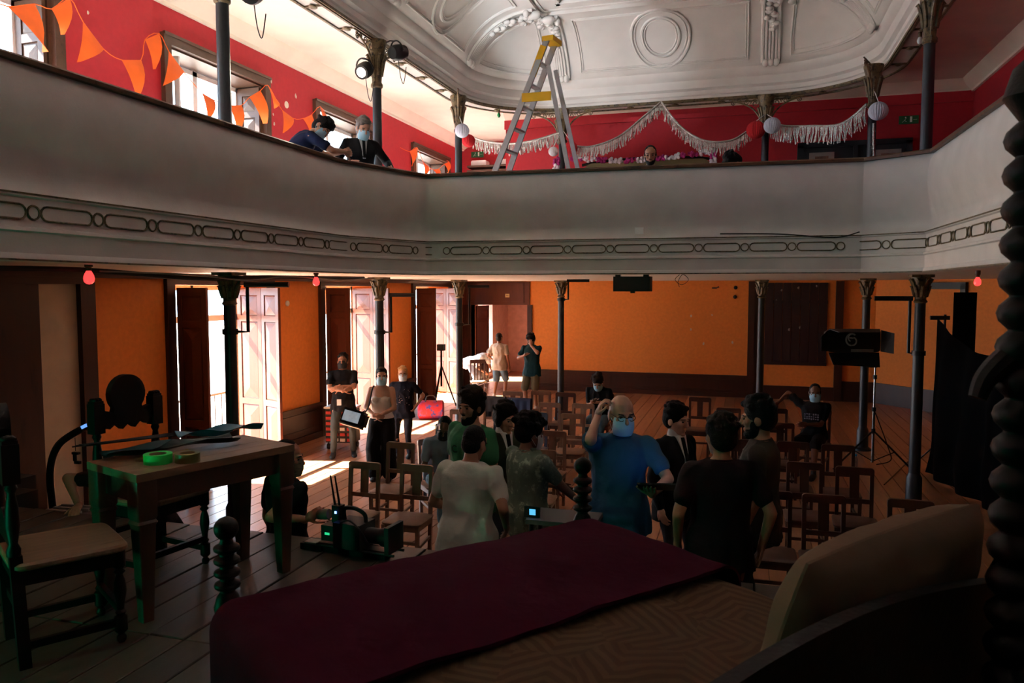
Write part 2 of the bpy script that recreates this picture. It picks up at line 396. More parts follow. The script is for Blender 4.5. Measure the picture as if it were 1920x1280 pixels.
# gallery windows
for n, (a, b) in enumerate(GW):
    wn = bpy.data.objects.new('window_%d' % (n + 1), None); COL.objects.link(wn); wn.location = (XL, (a + b) / 2, WZ0); wn['kind'] = 'structure'
    wn['label'] = 'tall gallery window with brown frame and white casement'
    hw = (b - a) / 2; H = WZ1 - WZ0; f = MB()
    for s in (-1, 1): f.box(0, 0.07, s * hw - (0.14 if s < 0 else 0), s * hw + (0.14 if s > 0 else 0), -0.1, H + 0.14)
    f.box(0, 0.07, -hw, hw, H, H + 0.14).box(0.05, 0.09, -hw - 0.14, hw + 0.14, H + 0.11, H + 0.15)
    f.build('frame', M_trim, wn)
    MB().box(-0.6, 0.0, -hw, hw, H - 0.03, H).box(-0.6, 0.0, -hw, -hw + 0.03, 0, H - 0.03).box(-0.6, 0.0, hw - 0.03, hw, 0, H - 0.03).build('reveal_lining', M_trim, wn)
    sa = MB(); X0 = -0.5
    for y0, y1 in ((-hw + 0.03, -hw + 0.11), (hw - 0.11, hw - 0.03), (-0.05, 0.05)): sa.box(X0, X0 + 0.06, y0, y1, 0, H - 0.03)
    for z0 in (0, 0.62, H * 0.66, H - 0.11): sa.box(X0, X0 + 0.06, -hw + 0.03, hw - 0.03, z0, z0 + 0.07)
    sa.build('casement', M_whitewood, wn)
    for s in (-1, 1):
        for z0, z1 in ((0.69, H * 0.66), (H * 0.66 + 0.07, H - 0.11), (0.07, 0.62)):
            MB().box(X0 + 0.02, X0 + 0.028, min(s * 0.05, s * (hw - 0.11)), max(s * 0.05, s * (hw - 0.11)), z0, z1).build('pane', M_glass, wn)
    # inward opened white casement leaf on the near side
    cl = MB(); L = 0.5; cl.box(0, 0.07, -0.02, 0.02, 0.1, H - 0.1).box(L - 0.07, L, -0.02, 0.02, 0.1, H - 0.1)
    for z0 in (0.1, 0.7, H * 0.66, H - 0.17): cl.box(0.07, L - 0.07, -0.02, 0.02, z0, z0 + 0.07)
    cl.build('open_casement', M_whitewood, wn, (-0.46, -hw + 0.09, 0), R(12))
    leaf(wn, (-0.42, hw - 0.06), R(-3), 0.42, H - 0.08, 0.02, M_trim, 'shutter')

# ---- back wall of the lower hall
def yb(b, x0, x1, z0, z1, y0=YB, y1=YB + 0.3): return b.box(x0, x1, y0, y1, z0, z1)
bwl = MB(); yb(bwl, -8.3, -7.45, 0, ZS + 0.03); yb(bwl, -7.45, -5.75, 2.36, ZS + 0.03); yb(bwl, -5.75, 3.4, 0, ZS + 0.03)
o = bwl.build('wall_back', M_orange, smooth=0); struct(o, 'orange back wall of the hall')
dk = bpy.data.objects.new('door_5', None); COL.objects.link(dk); dk.location = (-6.6, YB, 0); dk['kind'] = 'structure'; dk['label'] = 'wide doorway to the sunlit back room with brown transom panel'
MB().box(-1.1, 0.88, -0.05, 0, 2.36, ZS).build('transom_panel', M_shut, dk)
f = MB()
for x0, x1, z0, z1 in ((-1.0, 0.72, 2.42, 2.45), (-1.0, 0.72, 2.93, 2.96), (-1.0, -0.97, 2.45, 2.93), (0.69, 0.72, 2.45, 2.93)): f.box(x0, x1, -0.075, -0.05, z0, z1)
f.build('transom_moulding', M_shut, dk)
MB().box(-1.1, -0.85, -0.06, 0.3, 0, 2.36).box(0.82, 0.95, -0.06, 0.3, 0, 2.36).build('frame', M_dark, dk)
leaf(dk, (0.8, 0.32), R(100), 0.8, 2.3, m=M_shut)
leaf(dk, (-0.82, 0.32), R(82), 0.8, 2.3, m=M_shut)
sg = MB().box(-0.06, 0.06, -0.012, 0, -0.05, 0.05).build('door_sign', mat('sign_cream', '#d8d09a', 0.6), None, (-6.36, YB - 0.05, 2.62)); tag(sg, 'small square cream sign on brown transom over doorway', 'sign')
MB().box(-0.035, 0.035, -0.015, -0.012, -0.008, 0.006).build('print', mat('sign_print', '#6a5a3a', 0.6), sg)
# back room shell
brm = wall_run(MB(), -8.3, XL, 21.0, 25.5, -0.3, ZS + 0.02, holes[3:]).box(-8.3, -3.0, 25.2, 25.5, 0, ZS).box(-3.2, -2.9, YB + 0.31, 25.5, 0, ZS).box(-8.3, -2.9, YB + 0.3, 25.5, ZS, ZS + 0.2)
o = brm.build('wall_back_room', mat('pink_back_room_paint', '#b88e82', 0.8), smooth=0); struct(o, 'pinkish walls of the room behind the doorway')
cb = bpy.data.objects.new('door_6', None); COL.objects.link(cb); cb.location = (-5.6, 25.15, 0); cb['kind'] = 'structure'; cb['label'] = 'dark brown panelled door in the back room'
for k in range(2): leaf(cb, (-0.8 + k * 0.82, 0), 0, 0.8, 2.4, m=M_shut)
# wainscot, frames on the back wall
wb = MB(); yb(wb, -5.62, 0.1, 0, 0.52, YB - 0.04, YB); yb(wb, -5.62, 0.1, 0.5, 0.57, YB - 0.07, YB); yb(wb, -5.62, 0.1, 0, 0.12, YB - 0.06, YB)
for x0, x1 in ((-5.45, -3.6), (-3.45, -1.7), (-1.5, 0.0)):
    for z0, z1 in ((0.18, 0.2), (0.43, 0.45)): yb(wb, x0, x1, z0, z1, YB - 0.055, YB - 0.04)
    for xx in (x0, x1 - 0.02): yb(wb, xx, xx + 0.02, 0.2, 0.43, YB - 0.055, YB - 0.04)
o = wb.build('baseboard_back', M_dark); struct(o, 'dark panelled wainscot on the back wall')
fb = MB(); yb(fb, 0.1, 0.26, 0, ZS, YB - 0.09, YB); yb(fb, 0.26, 0.34, 0, ZS, YB - 0.05, YB); yb(fb, 2.18, 2.36, 0, ZS, YB - 0.1, YB); yb(fb, 0.34, 2.18, 0, 0.34, YB - 0.05, YB); yb(fb, 2.36, 3.1, 0, 0.5, YB - 0.05, YB)
o = fb.build('trim_2', M_dark); struct(o, 'dark door frames on the back wall')
pn = thing('board_shutter', 'dark maroon boarded hatch on the orange back wall', 'shutter', (1.25, YB, 0.88))
M_hatch = worn('hatch_maroon', '#2c1210', '#1a0a09', 0.5, 0.6, 3, 0.15, 0.1, stretch=(4, 4, 0.6))
for k in range(7):
    MB().box(-0.74 + k * 0.213, -0.74 + k * 0.213 + 0.205, -0.05, 0, 0, 2.08).build('slat', M_hatch, pn)
for z_ in (0.0, 1.56): MB().box(-0.75, 0.75, -0.065, -0.05, z_, z_ + 0.08).build('rail', M_hatch, pn)
pm = mat('white_wear', '#b0aaa4', 0.8)
for x, z in ((0.47, 2.9 - 0.9), (0.05, 1.95), (-0.35, 1.9), (-0.47, 1.62), (0.12, 1.6), (0.1, 0.95), (-0.15, 0.9)):
    c = MB(); pts = [(math.cos(t) * random.uniform(0.015, 0.035), math.sin(t) * random.uniform(0.02, 0.05)) for t in [2 * PI * q / 7 for q in range(7)]]
    c.prism(pts, 0, 0.004, Matrix.Translation((x, -0.051, z)) @ Matrix.Rotation(R(90), 4, 'X')).build('paper_scrap', pm, pn)
# angled wall in the right-hand corner, right wall
ch = MB(); a = V((3.1, YB)); c2 = V((XR, 18.3)); d = (c2 - a).normalized(); nn = V((-d.y, d.x)) * -1
def slab2(b, p, q, th, z0, z1):
    dd = (q - p).normalized(); n2 = V((dd.y, -dd.x)) * th
    return b.prism([(p.x, p.y), (q.x, q.y), (q.x - n2.x, q.y - n2.y), (p.x - n2.x, p.y - n2.y)], z0, z1)
o = slab2(MB(), a, c2, 0.3, 0, ZS + 0.03).build('wall_corner', M_orange, smooth=0); struct(o, 'angled orange wall in the back corner')
n2 = V((d.y, -d.x))
o = slab2(MB(), a + n2 * 0.04, c2 + n2 * 0.04, 0.04, 0, 0.5).build('baseboard_corner', M_dark); struct(o, 'dark wainscot under angled wall')
o = MB().box(XR, XR + 0.3, -3, 18.6, 0, ZS + 0.03).build('wall_right', M_orange, smooth=0); struct(o, 'orange right wall of the hall')
o = MB().box(XR - 0.05, XR, 4.6, 18.3, 0, 0.6).build('baseboard_right', M_dark); struct(o, 'dark wainscot on right wall')

# ---- gallery: slab, parapet, walls, ceiling
gs = MB().box(-8.3, -4.74, -3, 21.1, ZS + 0.02, ZG).box(-4.74, 2.08, 10.03, 21.1, ZS + 0.02, ZG).box(2.08, 5.5, -3, 21.1, ZS + 0.02, ZG)
gs.prism([(-4.74, 8.3), (-4.2, 9.85), (-4.2, 10.03), (-4.74, 10.03)], ZS + 0.02, ZG); gs.prism([(1.5, 10.03), (2.08, 9.66), (2.08, 10.03)], ZS + 0.02, ZG); gs.prism([(-4.2, 9.80), (1.3, 10.03), (-4.2, 10.03)], ZS + 0.02, ZG)
o = gs.build('gallery_floor', mat('gallery_soffit_paint', '#c8c2b8', 0.7), smooth=0); struct(o, 'pale soffit and floor slab of the gallery')
def make_path(pts, rad, step=0.5, na=8):
    """2D polyline with rounded corners -> (x, y, nx, ny, s); normal is on the right-hand side of travel"""
    P = [V(p) for p in pts]; out = []
    for i, p in enumerate(P):
        r = rad[i] if i < len(rad) else 0
        if 0 < i < len(P) - 1 and r > 0:
            d0 = (p - P[i - 1]).normalized(); d1 = (P[i + 1] - p).normalized()
            ang = math.acos(max(-1, min(1, d0.dot(d1)))); t = r * math.tan(ang / 2)
            sgn = 1 if d0.x * d1.y - d0.y * d1.x > 0 else -1
            cN = V((-d0.y, d0.x)) * sgn; c = p - d0 * t + cN * r
            v0 = (p - d0 * t) - c; a0 = math.atan2(v0.y, v0.x)
            for k in range(na + 1):
                aa = a0 + sgn * ang * k / na; out.append(V((c.x + r * math.cos(aa), c.y + r * math.sin(aa))))
        else: out.append(p)
    den = [out[0]]
    for q in out[1:]:
        l = (q - den[-1]).length; n = max(1, int(l / step)); b = den[-1].copy()
        for k in range(1, n + 1): den.append(b.lerp(q, k / n))
    res = []; s = 0
    for i, p in enumerate(den):
        t = (den[min(i + 1, len(den) - 1)] - den[max(i - 1, 0)]).normalized()
        m = 1.0
        if 0 < i < len(den) - 1:
            e0 = (p - den[i - 1]).normalized(); m = 1 / max(0.5, e0.dot(t))
        if i: s += (p - den[i - 1]).length
        res.append((p.x, p.y, t.y * m, -t.x * m, s))
    return res
PAR = make_path([(-4.62, -2.9), (-4.62, 8.3), (-4.12, 9.72), (1.32, 10.0), (1.95, 9.58), (2.02, -2.9)], [0, 1.1, 0.12, 0.05, 0.05, 0], 0.6, 8)
P4 = [p[:4] for p in PAR]
ZR = 4.34
prof = [(-0.12, ZR - 0.04), (-0.02, ZR - 0.04), (0.02, 4.22), (0.045, 4.1), (0.05, 3.98), (0.03, 3.85), (-0.01, 3.72), (-0.05, 3.6), (-0.055, 3.54), (-0.03, 3.48), (0.02, 3.445), (0.055, 3.435), (0.06, 3.415), (0.04, 3.405),
        (0.04, 3.215), (0.065, 3.205), (0.07, 3.185), (0.05, 3.175), (0.045, 3.04), (0.06, 3.03), (0.065, 2.995), (0.02, 2.985), (-0.12, 2.985)]
par = MB().sweep(P4, prof).build('gallery_parapet', M_white, smooth=50); struct(par, 'old white curved gallery parapet')
MB().sweep(P4, [(-0.14, ZR - 0.045), (-0.14, ZR), (0.02, ZR), (0.035, ZR - 0.015), (0.03, ZR - 0.045)]).build('handrail', M_rail, par)
MB().sweep(P4, [(0.05, 3.437), (0.064, 3.437), (0.064, 3.425), (0.05, 3.425)]).build('edge_moulding', M_gilt, par)
MB().sweep(P4, [(0.058, 3.0), (0.072, 3.0), (0.072, 2.988), (0.058, 2.988)]).build('edge_moulding', M_gilt, par)
def at_s(path, s):
    for i in range(len(path) - 1):
        if path[i + 1][4] >= s:
            a, b = path[i], path[i + 1]; t = (s - a[4]) / max(1e-6, b[4] - a[4])
            n = V((a[2] + (b[2] - a[2]) * t, a[3] + (b[3] - a[3]) * t)).normalized()
            return a[0] + (b[0] - a[0]) * t, a[1] + (b[1] - a[1]) * t, n.x, n.y
    a = path[-1]; return a[0], a[1], a[2], a[3]
def stadium(l, h, n=6):
    r = h / 2; pts = []
    for k in range(n + 1): t = -PI / 2 + PI * k / n; pts.append((l / 2 - r + r * math.cos(t), 0, r * math.sin(t)))
    for k in range(n + 1): t = PI / 2 + PI * k / n; pts.append((-l / 2 + r + r * math.cos(t), 0, r * math.sin(t)))
    return pts
ov = MB().tube(stadium(0.43, 0.098), 0.0075, 5, closed=True).mesh('oval_moulding', M_gilt)
rg = MB().tube([(0.046 * math.cos(2 * PI * k / 14), 0, 0.046 * math.sin(2 * PI * k / 14)) for k in range(14)], 0.0075, 5, closed=True).mesh('ring_moulding', M_gilt)
s = 2.9; tot = PAR[-1][4]
while s < tot - 3:
    for me, ds in ((ov, 0), (rg, 0.272)):
        x, y, nx, ny = at_s(PAR, s + ds)
        link(me.name.split('.')[0], me, par, (x + nx * 0.047, y + ny * 0.047, 3.31), math.atan2(ny, nx) + PI / 2)
    s += 0.545
# small box and cable on the parapet
jb = MB().box(-0.05, 0.05, -0.05, 0, -0.04, 0.04).build('junction_box', M_whitewood, None, (-1.28, 9.845, 3.53)); tag(jb, 'small white junction box on front of white gallery parapet', 'junction box')
cc = MB().tube(bezier([(-0.3, 9.86, 3.475), (0.4, 9.895, 3.46), (1.0, 9.92, 3.41), (1.28, 9.93, 3.47)], 8), 0.008, 6).build('parapet_cable', M_cable); tag(cc, 'thin black cable tacked along the white parapet moulding', 'cable')

# raked steps at the back of the gallery
for k, (y0, z1) in enumerate(((12.6, 3.7), (13.6, 4.1), (14.6, 4.55))):
    o = MB().box(-4.9, 4.25, y0, 17.5, ZG + 0.4 * k, z1).build('gallery_step_%d' % (k + 1), mat('gallery_step_wood', '#5a4030', 0.6), smooth=0); struct(o, 'wooden step of the raked gallery floor')
# gallery walls
o = MB().box(-5.4, 4.3, 17.5, 17.8, ZG, ZC + 0.3).build('wall_gallery_booth', M_red, smooth=0); struct(o, 'red wall at the back of the gallery')
o = MB().box(-5.42, 4.25, 17.44, 17.5, 6.5, 6.7).build('trim_3', M_red); struct(o, 'red band along top of red gallery wall')
o = MB().box(-8.3, -5.4, YB, YB + 0.3, ZG, ZC + 0.3).build('wall_gallery_back', M_red, smooth=0); struct(o, 'red back wall of the left gallery')
o = MB().box(-5.4, -5.1, 17.8, YB, ZG, ZC + 0.3).build('wall_gallery_side', M_red, smooth=0); struct(o, 'side of the red gallery booth')
o = MB().box(4.25, 4.55, -3, 17.6, ZG, ZC + 0.3).build('wall_right_gallery', M_red, smooth=0); struct(o, 'red right wall of the gallery')
# closing walls behind the viewpoint and around the stage
o = MB().box(-8.3, 5.5, -3.3, -3.0, 0, 8.6).build('wall_stage', M_stagewall, smooth=0); struct(o, 'dark back wall of the stage')
# cornice
cp = [(0, 6.68), (0.05, 6.68), (0.06, 6.72), (0.18, 6.78), (0.24, 6.86), (0.26, ZC), (0, ZC)]
CR = [(XL, -3, 1, 0), (XL, YB, 1, 0)]
o = MB().sweep(CR, cp).build('trim_4', M_cream); struct(o, 'cream cornice over the red gallery wall')
o = MB().sweep([(-5.4, 17.5, 0, -1), (4.25, 17.5, 0, -1)], cp).build('trim_5', M_cream); struct(o, 'pale cornice over the back gallery wall')
o = MB().sweep([(4.25, 17.5, -1, 0), (4.25, -3, -1, 0)], cp).build('trim_6', M_cream); struct(o, 'pale cornice over the right gallery wall')

# ---- ceilings
RX0, RX1, RY, RRAD = -5.45, 2.25, 16.3, 1.75
RING = make_path([(RX0, -3), (RX0, RY), (RX1, RY), (RX1, -3)], [0, RRAD, RRAD, 0], 0.7, 16)
R4 = [p[:4] for p in RING]
outer = []
for x, y, nx, ny in R4:
    if x <= RX0 + 1e-3: outer.append((-8.3, y))
    elif x >= RX1 - 1e-3: outer.append((5.5, y))
    else:
        t = V((-nx, -ny)); k = 1e9
        if t.x > 1e-6: k = min(k, (5.5 - x) / t.x)
        if t.x < -1e-6: k = min(k, (-8.3 - x) / t.x)
        if t.y > 1e-6: k = min(k, (21.1 - y) / t.y)
        outer.append((x + t.x * k, y + t.y * k))
gc = MB(); n = len(R4)
vs = [(p[0], p[1], ZC) for p in R4] + [(q[0], q[1], ZC) for q in outer] + [(p[0], p[1], ZC + 0.2) for p in R4] + [(q[0], q[1], ZC + 0.2) for q in outer]
fs = []
for i in range(n - 1): fs += [(i, i + 1, n + i + 1, n + i), (2 * n + i, 3 * n + i, 3 * n + i + 1, 2 * n + i + 1)]
gc.add(vs, fs)
gc.prism([(-8.3, 17), (-3, 19), (-3, 21.1), (-8.3, 21.1)], ZC + 0.001, ZC + 0.2).prism([(5.5, 17), (0, 19), (0, 21.1), (5.5, 21.1)], ZC + 0.001, ZC + 0.2)
o = gc.build('ceiling_gallery', M_cream, smooth=0); struct(o, 'cream ceiling above the gallery')
# beam on the columns, with its link band, then cornice and cove rising to the flat ceiling
COVE = [(0.0, 6.6), (0.0, 6.68), (0.03, 6.7), (0.03, 6.78), (0.09, 6.82), (0.11, 6.9), (0.11, 6.97), (0.17, 7.01), (0.2, 7.08), (0.2, 7.14), (0.27, 7.17)]
for k in range(1, 11):
    t = k / 10 * PI / 2; COVE.append((0.27 + 1.3 * (1 - math.cos(t)) * 0.55 + 1.3 * 0.45 * (k / 10), 7.17 + 0.83 * math.sin(t)))
COVE += [(1.62, 8.0), (1.62, 8.06), (1.70, 8.06), (1.70, 8.1)]
# order outwards so that faces look down into the room
cv = MB().sweep(R4, [(-0.36, 6.6)] + COVE, closed_prof=False)
cv.sweep(R4, [(-0.36, ZC + 0.1), (-0.36, 6.6)], closed_prof=False)
co = cv.build('ceiling', M_plaster, smooth=40); struct(co, 'ornate white coved plaster ceiling')
inner = [(p[0] + p[2] * 1.68, p[1] + p[3] * 1.68) for p in R4]
MB().prism(inner, 8.08, 8.3).build('flat_ceiling', M_plaster, co, smooth=0)
CTOP = COVE[10:21]
def cov(s, t, lift=0.0):
    """point on the cove: s along the ring, t 0..1 up the curve"""
    x, y, nx, ny = at_s(RING, s); k = min(9.999, max(0, t * 10)); i = int(k); fr_ = k - i
    a, b = CTOP[i], CTOP[i + 1]; o_ = a[0] + (b[0] - a[0]) * fr_; z = a[1] + (b[1] - a[1]) * fr_
    dx, dz = b[0] - a[0], b[1] - a[1]; l = math.hypot(dx, dz); o_ += lift * dz / l; z -= lift * dx / l
    return V((x + nx * o_, y + ny * o_, z))
def mould(pts, r, name='moulding', closed=True):
    return MB().tube([cov(*p, 0.004) for p in pts], r, 6, closed=closed).build(name, M_plaster, co)
def rect_pts(s0, s1, t0, t1, gap=None, n=10):
    pts = [(s0 + (s1 - s0) * k / n, t0) for k in range(n)] + [(s1, t0 + (t1 - t0) * k / 6) for k in range(6)]
    pts += [(s1 + (s0 - s1) * k / n, t1) for k in range(n)] + [(s0, t1 + (t0 - t1) * k / 6) for k in range(6)]
    return pts
def s_of(x, y):
    best = min(range(len(RING)), key=lambda i: (RING[i][0] - x) ** 2 + (RING[i][1] - y) ** 2)
    p = RING[best]; t = V((-p[3], p[2])); return p[4] + (V((x, y)) - V((p[0], p[1]))).dot(t)
S_rib = [s_of(RX0, 3.65), s_of(RX0, 7.3), s_of(RX0, 10.97), s_of(RX0, 14.4), s_of(-3.72, RY), s_of(0.4, RY), s_of(RX1, 14.4), s_of(RX1, 10.97), s_of(RX1, 7.3)]
for k in range(len(S_rib) - 1):
    a, b = S_rib[k] + 0.42, S_rib[k + 1] - 0.42; m_ = (a + b) / 2
    corner = k in (3, 5)
    if not corner:
        for dd, r in ((0, 0.02), (0.045, 0.012)):
            mould(rect_pts(a + dd, b - dd, 0.06 + dd * 0.6, 0.86 - dd * 0.6), r)
        for rad, r in ((0.56, 0.03), (0.50, 0.014), (0.36, 0.03), (0.31, 0.016)):
            mould([(m_ + rad * math.cos(2 * PI * q / 28), 0.46 + rad * 0.78 * math.sin(2 * PI * q / 28)) for q in range(28)], r, 'medallion')
    else:
        for dd, r in ((0, 0.022), (0.06, 0.012)):
            pts = [(a + dd, 0.06 + dd)] + [(b - dd - (b - a - 2 * dd) * (1 - q / 10), 0.06 + dd) for q in range(1, 11)]
            pts += [(m_ + ((b - a) / 2 - dd) * math.cos(PI * q / 16), 0.1 + (0.8 - dd) * math.sin(PI * q / 16)) for q in range(1, 17)]
            mould(pts, r)
        for q in range(7):
            c = cov(m_ + ((b - a) / 2 + 0.05) * math.cos(PI * (q + 4) / 14), 0.12 + 0.84 * math.sin(PI * (q + 4) / 14), 0.02)
            MB().ell(c, (0.07, 0.07, 0.05)).ell(c + V((0.05, 0.03, -0.02)), (0.04, 0.04, 0.04)).build('leaf_ornament', M_plaster, co)
# corbels: fluted brackets with leaves on the ribs
for k, s in enumerate(S_rib):
    b = MB()
    for off in (-0.09, -0.03, 0.03, 0.09): b.tube([cov(s + off, t / 8, 0.03) for t in range(-0, 6)], 0.026, 6)
    for sd in (-1, 1): b.tube([cov(s + sd * 0.155, t / 10, 0.02) for t in range(0, 11)], [0.03 + 0.012 * (t / 10) for t in range(11)], 6)
    o = b.build('corbel', M_plaster, co)
    lv = MB(); rnd = random.Random(k)
    for q in range(16):
        t = 0.45 + 0.55 * (q / 15); wd = 0.10 * math.sin(PI * (0.2 + 0.7 * (q / 15)))
        c = cov(s + rnd.uniform(-wd, wd), t, 0.05 + 0.04 * rnd.random()); lv.ell(c, (0.05 + 0.03 * rnd.random(), 0.05 + 0.02 * rnd.random(), 0.05), n=8, m=6)
    for q in (-1, 1): lv.ell(cov(s + q * 0.1, 0.0, 0.05), (0.06, 0.06, 0.08)); lv.ell(cov(s + q * 0.17, 0.93, 0.08), (0.06, 0.06, 0.07))
    lv.ell(cov(s, 0.0, 0.06), (0.06, 0.05, 0.07)); lv.ell(cov(s, 1.0, 0.07), (0.13, 0.1, 0.08))
    lv.build('acanthus_ornament', M_plaster, o)
# coffer frames on the flat ceiling
for ins, wd, dp in ((2.0, 0.1, 0.07), (2.3, 0.05, 0.04), (2.75, 0.16, 0.12), (3.1, 0.05, 0.05)):
    pth = make_path([(RX0 + ins, -2.5), (RX0 + ins, RY - ins), (RX1 - ins, RY - ins), (RX1 - ins, -2.5)], [0, 0.02, 0.02, 0], 2, 2)
    MB().sweep([p[:4] for p in pth], [(0, 8.081), (0, 8.08 - dp), (wd, 8.08 - dp), (wd, 8.081)]).build('ceiling_frame', M_plaster, co)
# link band under the beam
lb = MB()
for o_ in (-0.03, -0.31): lb.sweep(R4, [(o_ - 0.018, 6.601), (o_ - 0.018, 6.575), (o_ + 0.018, 6.575), (o_ + 0.018, 6.601)])
lb.sweep(R4, [(-0.005, 6.63), (0.012, 6.63), (0.012, 6.59), (-0.005, 6.59)])
lb.build('link_band', M_gilt, co)
cr = MB().bar((-0.31, 0, 0), (-0.03, 0, 0), 0.03, 0.03).ell((-0.17, 0, -0.012), (0.055, 0.075, 0.022)).mesh('band_link', M_gilt)
s = 6.0
while s < RING[-1][4] - 6:
    x, y, nx, ny = at_s(RING, s); o = link('band_link', cr, co, (x, y, 6.588), math.atan2(ny, nx)); s += 0.92

# ================================================================== COLUMNS AND FIXTURES
def spiral(c, r0, turns, a0, sgn=1, n=26, plane='xz'):
    pts = []
    for k in range(n + 1):
        t = k / n; r = r0 * (1 - 0.82 * t); a = a0 + sgn * turns * 2 * PI * t
        pts.append((c[0] + r * math.cos(a), 0, c[1] + r * math.sin(a)))
    return pts
def scroll_bracket():
    b = MB()
    b.tube(bezier([(0.05, 0, -0.72), (0.10, 0, -0.45), (0.24, 0, -0.24), (0.44, 0, -0.12), (0.64, 0, -0.06)], 6), 0.017, 6)
    b.tube([(0.05, 0, -0.03), (0.7, 0, -0.03)], 0.014, 6)
    for c, r, a, sg in (((0.20, -0.13), 0.085, 0, 1), ((0.36, -0.105), 0.06, PI, -1), ((0.12, -0.30), 0.06, PI / 2, 1), ((0.50, -0.075), 0.04, 0, 1), ((0.62, -0.10), 0.05, PI / 2, 1), ((0.07, -0.66), 0.045, -PI / 2, 1)):
        b.tube(spiral(c, r, 1.6, a, sg), 0.009, 5)
    return b.mesh('scroll_bracket', M_gilt)
SB = scroll_bracket()
COLS = [((-5.45, 7.3), 'behind the sunlit first door', PI / 2), ((-5.45, 10.97), 'carrying the lit stage lamp', PI / 2), ((-5.45, 14.5), 'with white paper ball at the gallery corner', PI / 2 + 0.35),
        ((-3.76, 16.2), 'at left end of the tall foil swag', 0.0), ((0.33, 16.2), 'where two foil garlands meet beside hatch', 0.0), ((2.02, 14.55), 'behind the studio light stand', -PI / 2 - 0.35), ((2.16, 11.0), 'beside the black cloth', -PI / 2)]
capl = MB(); capl.lathe([(0.066, 2.62), (0.085, 2.64), (0.066, 2.67), (0.07, 2.72), (0.085, 2.85), (0.115, 2.93), (0.115, 2.95)], 16)
for k in range(8):
    t = 2 * PI * k / 8; d = V((math.cos(t), math.sin(t), 0))
    capl.tube([d * 0.07 + V((0, 0, 2.7)), d * 0.088 + V((0, 0, 2.78)), d * 0.108 + V((0, 0, 2.84)), d * 0.128 + V((0, 0, 2.83))], [0.018, 0.024, 0.018, 0.008], 6)
    t += PI / 8; d = V((math.cos(t), math.sin(t), 0))
    capl.tube([d * 0.072 + V((0, 0, 2.76)), d * 0.095 + V((0, 0, 2.86)), d * 0.13 + V((0, 0, 2.93)), d * 0.145 + V((0, 0, 2.915))], [0.016, 0.02, 0.016, 0.008], 6)
capl.box(-0.13, 0.13, -0.13, 0.13, 2.95, 2.985)
cap_me = capl.mesh('capital', M_gilt)
base_me = MB().lathe([(0.15, 0), (0.15, 0.03), (0.12, 0.05), (0.1, 0.06), (0.095, 0.36), (0.075, 0.4), (0.07, 0.42)], 16).mesh('base', M_bluebase)
sh_me = MB().lathe([(0.07, 0.4), (0.069, 1.2), (0.064, 2.64)], 18).mesh('shaft', M_iron)
up_me = MB().lathe([(0.09, ZG), (0.09, ZG + 0.2), (0.074, ZG + 0.24), (0.072, 4.5), (0.068, 5.9)], 18).mesh('upper_shaft', M_iron)
uc = MB().lathe([(0.07, 5.86), (0.09, 5.88), (0.09, 5.92), (0.072, 5.95), (0.085, 6.15), (0.13, 6.42), (0.16, 6.53), (0.16, 6.57)], 16)
for k in range(8):
    t = 2 * PI * k / 8; d = V((math.cos(t), math.sin(t), 0)); uc.tube([d * 0.08 + V((0, 0, 6.05)), d * 0.11 + V((0, 0, 6.25)), d * 0.15 + V((0, 0, 6.36)), d * 0.17 + V((0, 0, 6.33))], [0.02, 0.025, 0.018, 0.008], 6)
uc_me = uc.mesh('upper_capital', M_gilt)
for (x, y), ds, ta in COLS:
    c = thing('iron_column', 'slim dark iron column with leafy capital, ' + ds, 'column', (x, y, 0), group='iron columns of the hall')
    for nm, me in (('base', base_me), ('shaft', sh_me), ('capital', cap_me), ('upper_shaft', up_me), ('upper_capital', uc_me)): link(nm, me, c)
    for q in (0, PI): link('scroll_bracket', SB, c, (0, 0, 6.57), ta + q)
# sticker on a column shaft
# ---- infrared heaters on pipe arms
def heater(x, y, dx, dz0, h, bl, lab, ang):
    t = thing('pipe_heater', 'black tube heater on pipe arm fixed to iron column ' + lab, 'heater', (x, y, 0), ang)
    MB().tube([(0.05, 0, dz0), (dx, 0, dz0), (dx, 0, dz0 + h)], 0.02, 8).build('arm', M_black, t)
    b = MB().tube([(dx - 0.03, 0, dz0 + h), (dx + bl, 0, dz0 + h)], 0.032, 10); b.build('tube', M_black, t)
    MB().lathe([(0.085, -0.03), (0.085, 0.03)], 12, None, (0, 0, dz0)).build('clamp', M_black, t)
heater(-5.45, 7.3, 0.2, 2.33, 0.52, 0.46, 'behind the sunlit first door', R(16)); heater(-5.45, 10.97, 0.18, 2.13, 0.58, 0.38, 'with the lit stage lamp above', R(16))
heater(-5.45, 14.5, 0.2, 2.1, 0.75, 0.4, 'by the back doorway', R(16)); heater(-3.76, 16.2, 0.15, 2.58, 0.4, 0.45, 'left of hanging speaker box', R(10))
heater(2.16, 11.0, 0.12, 1.98, 0.7, 0.42, 'beside the black cloth', R(180))
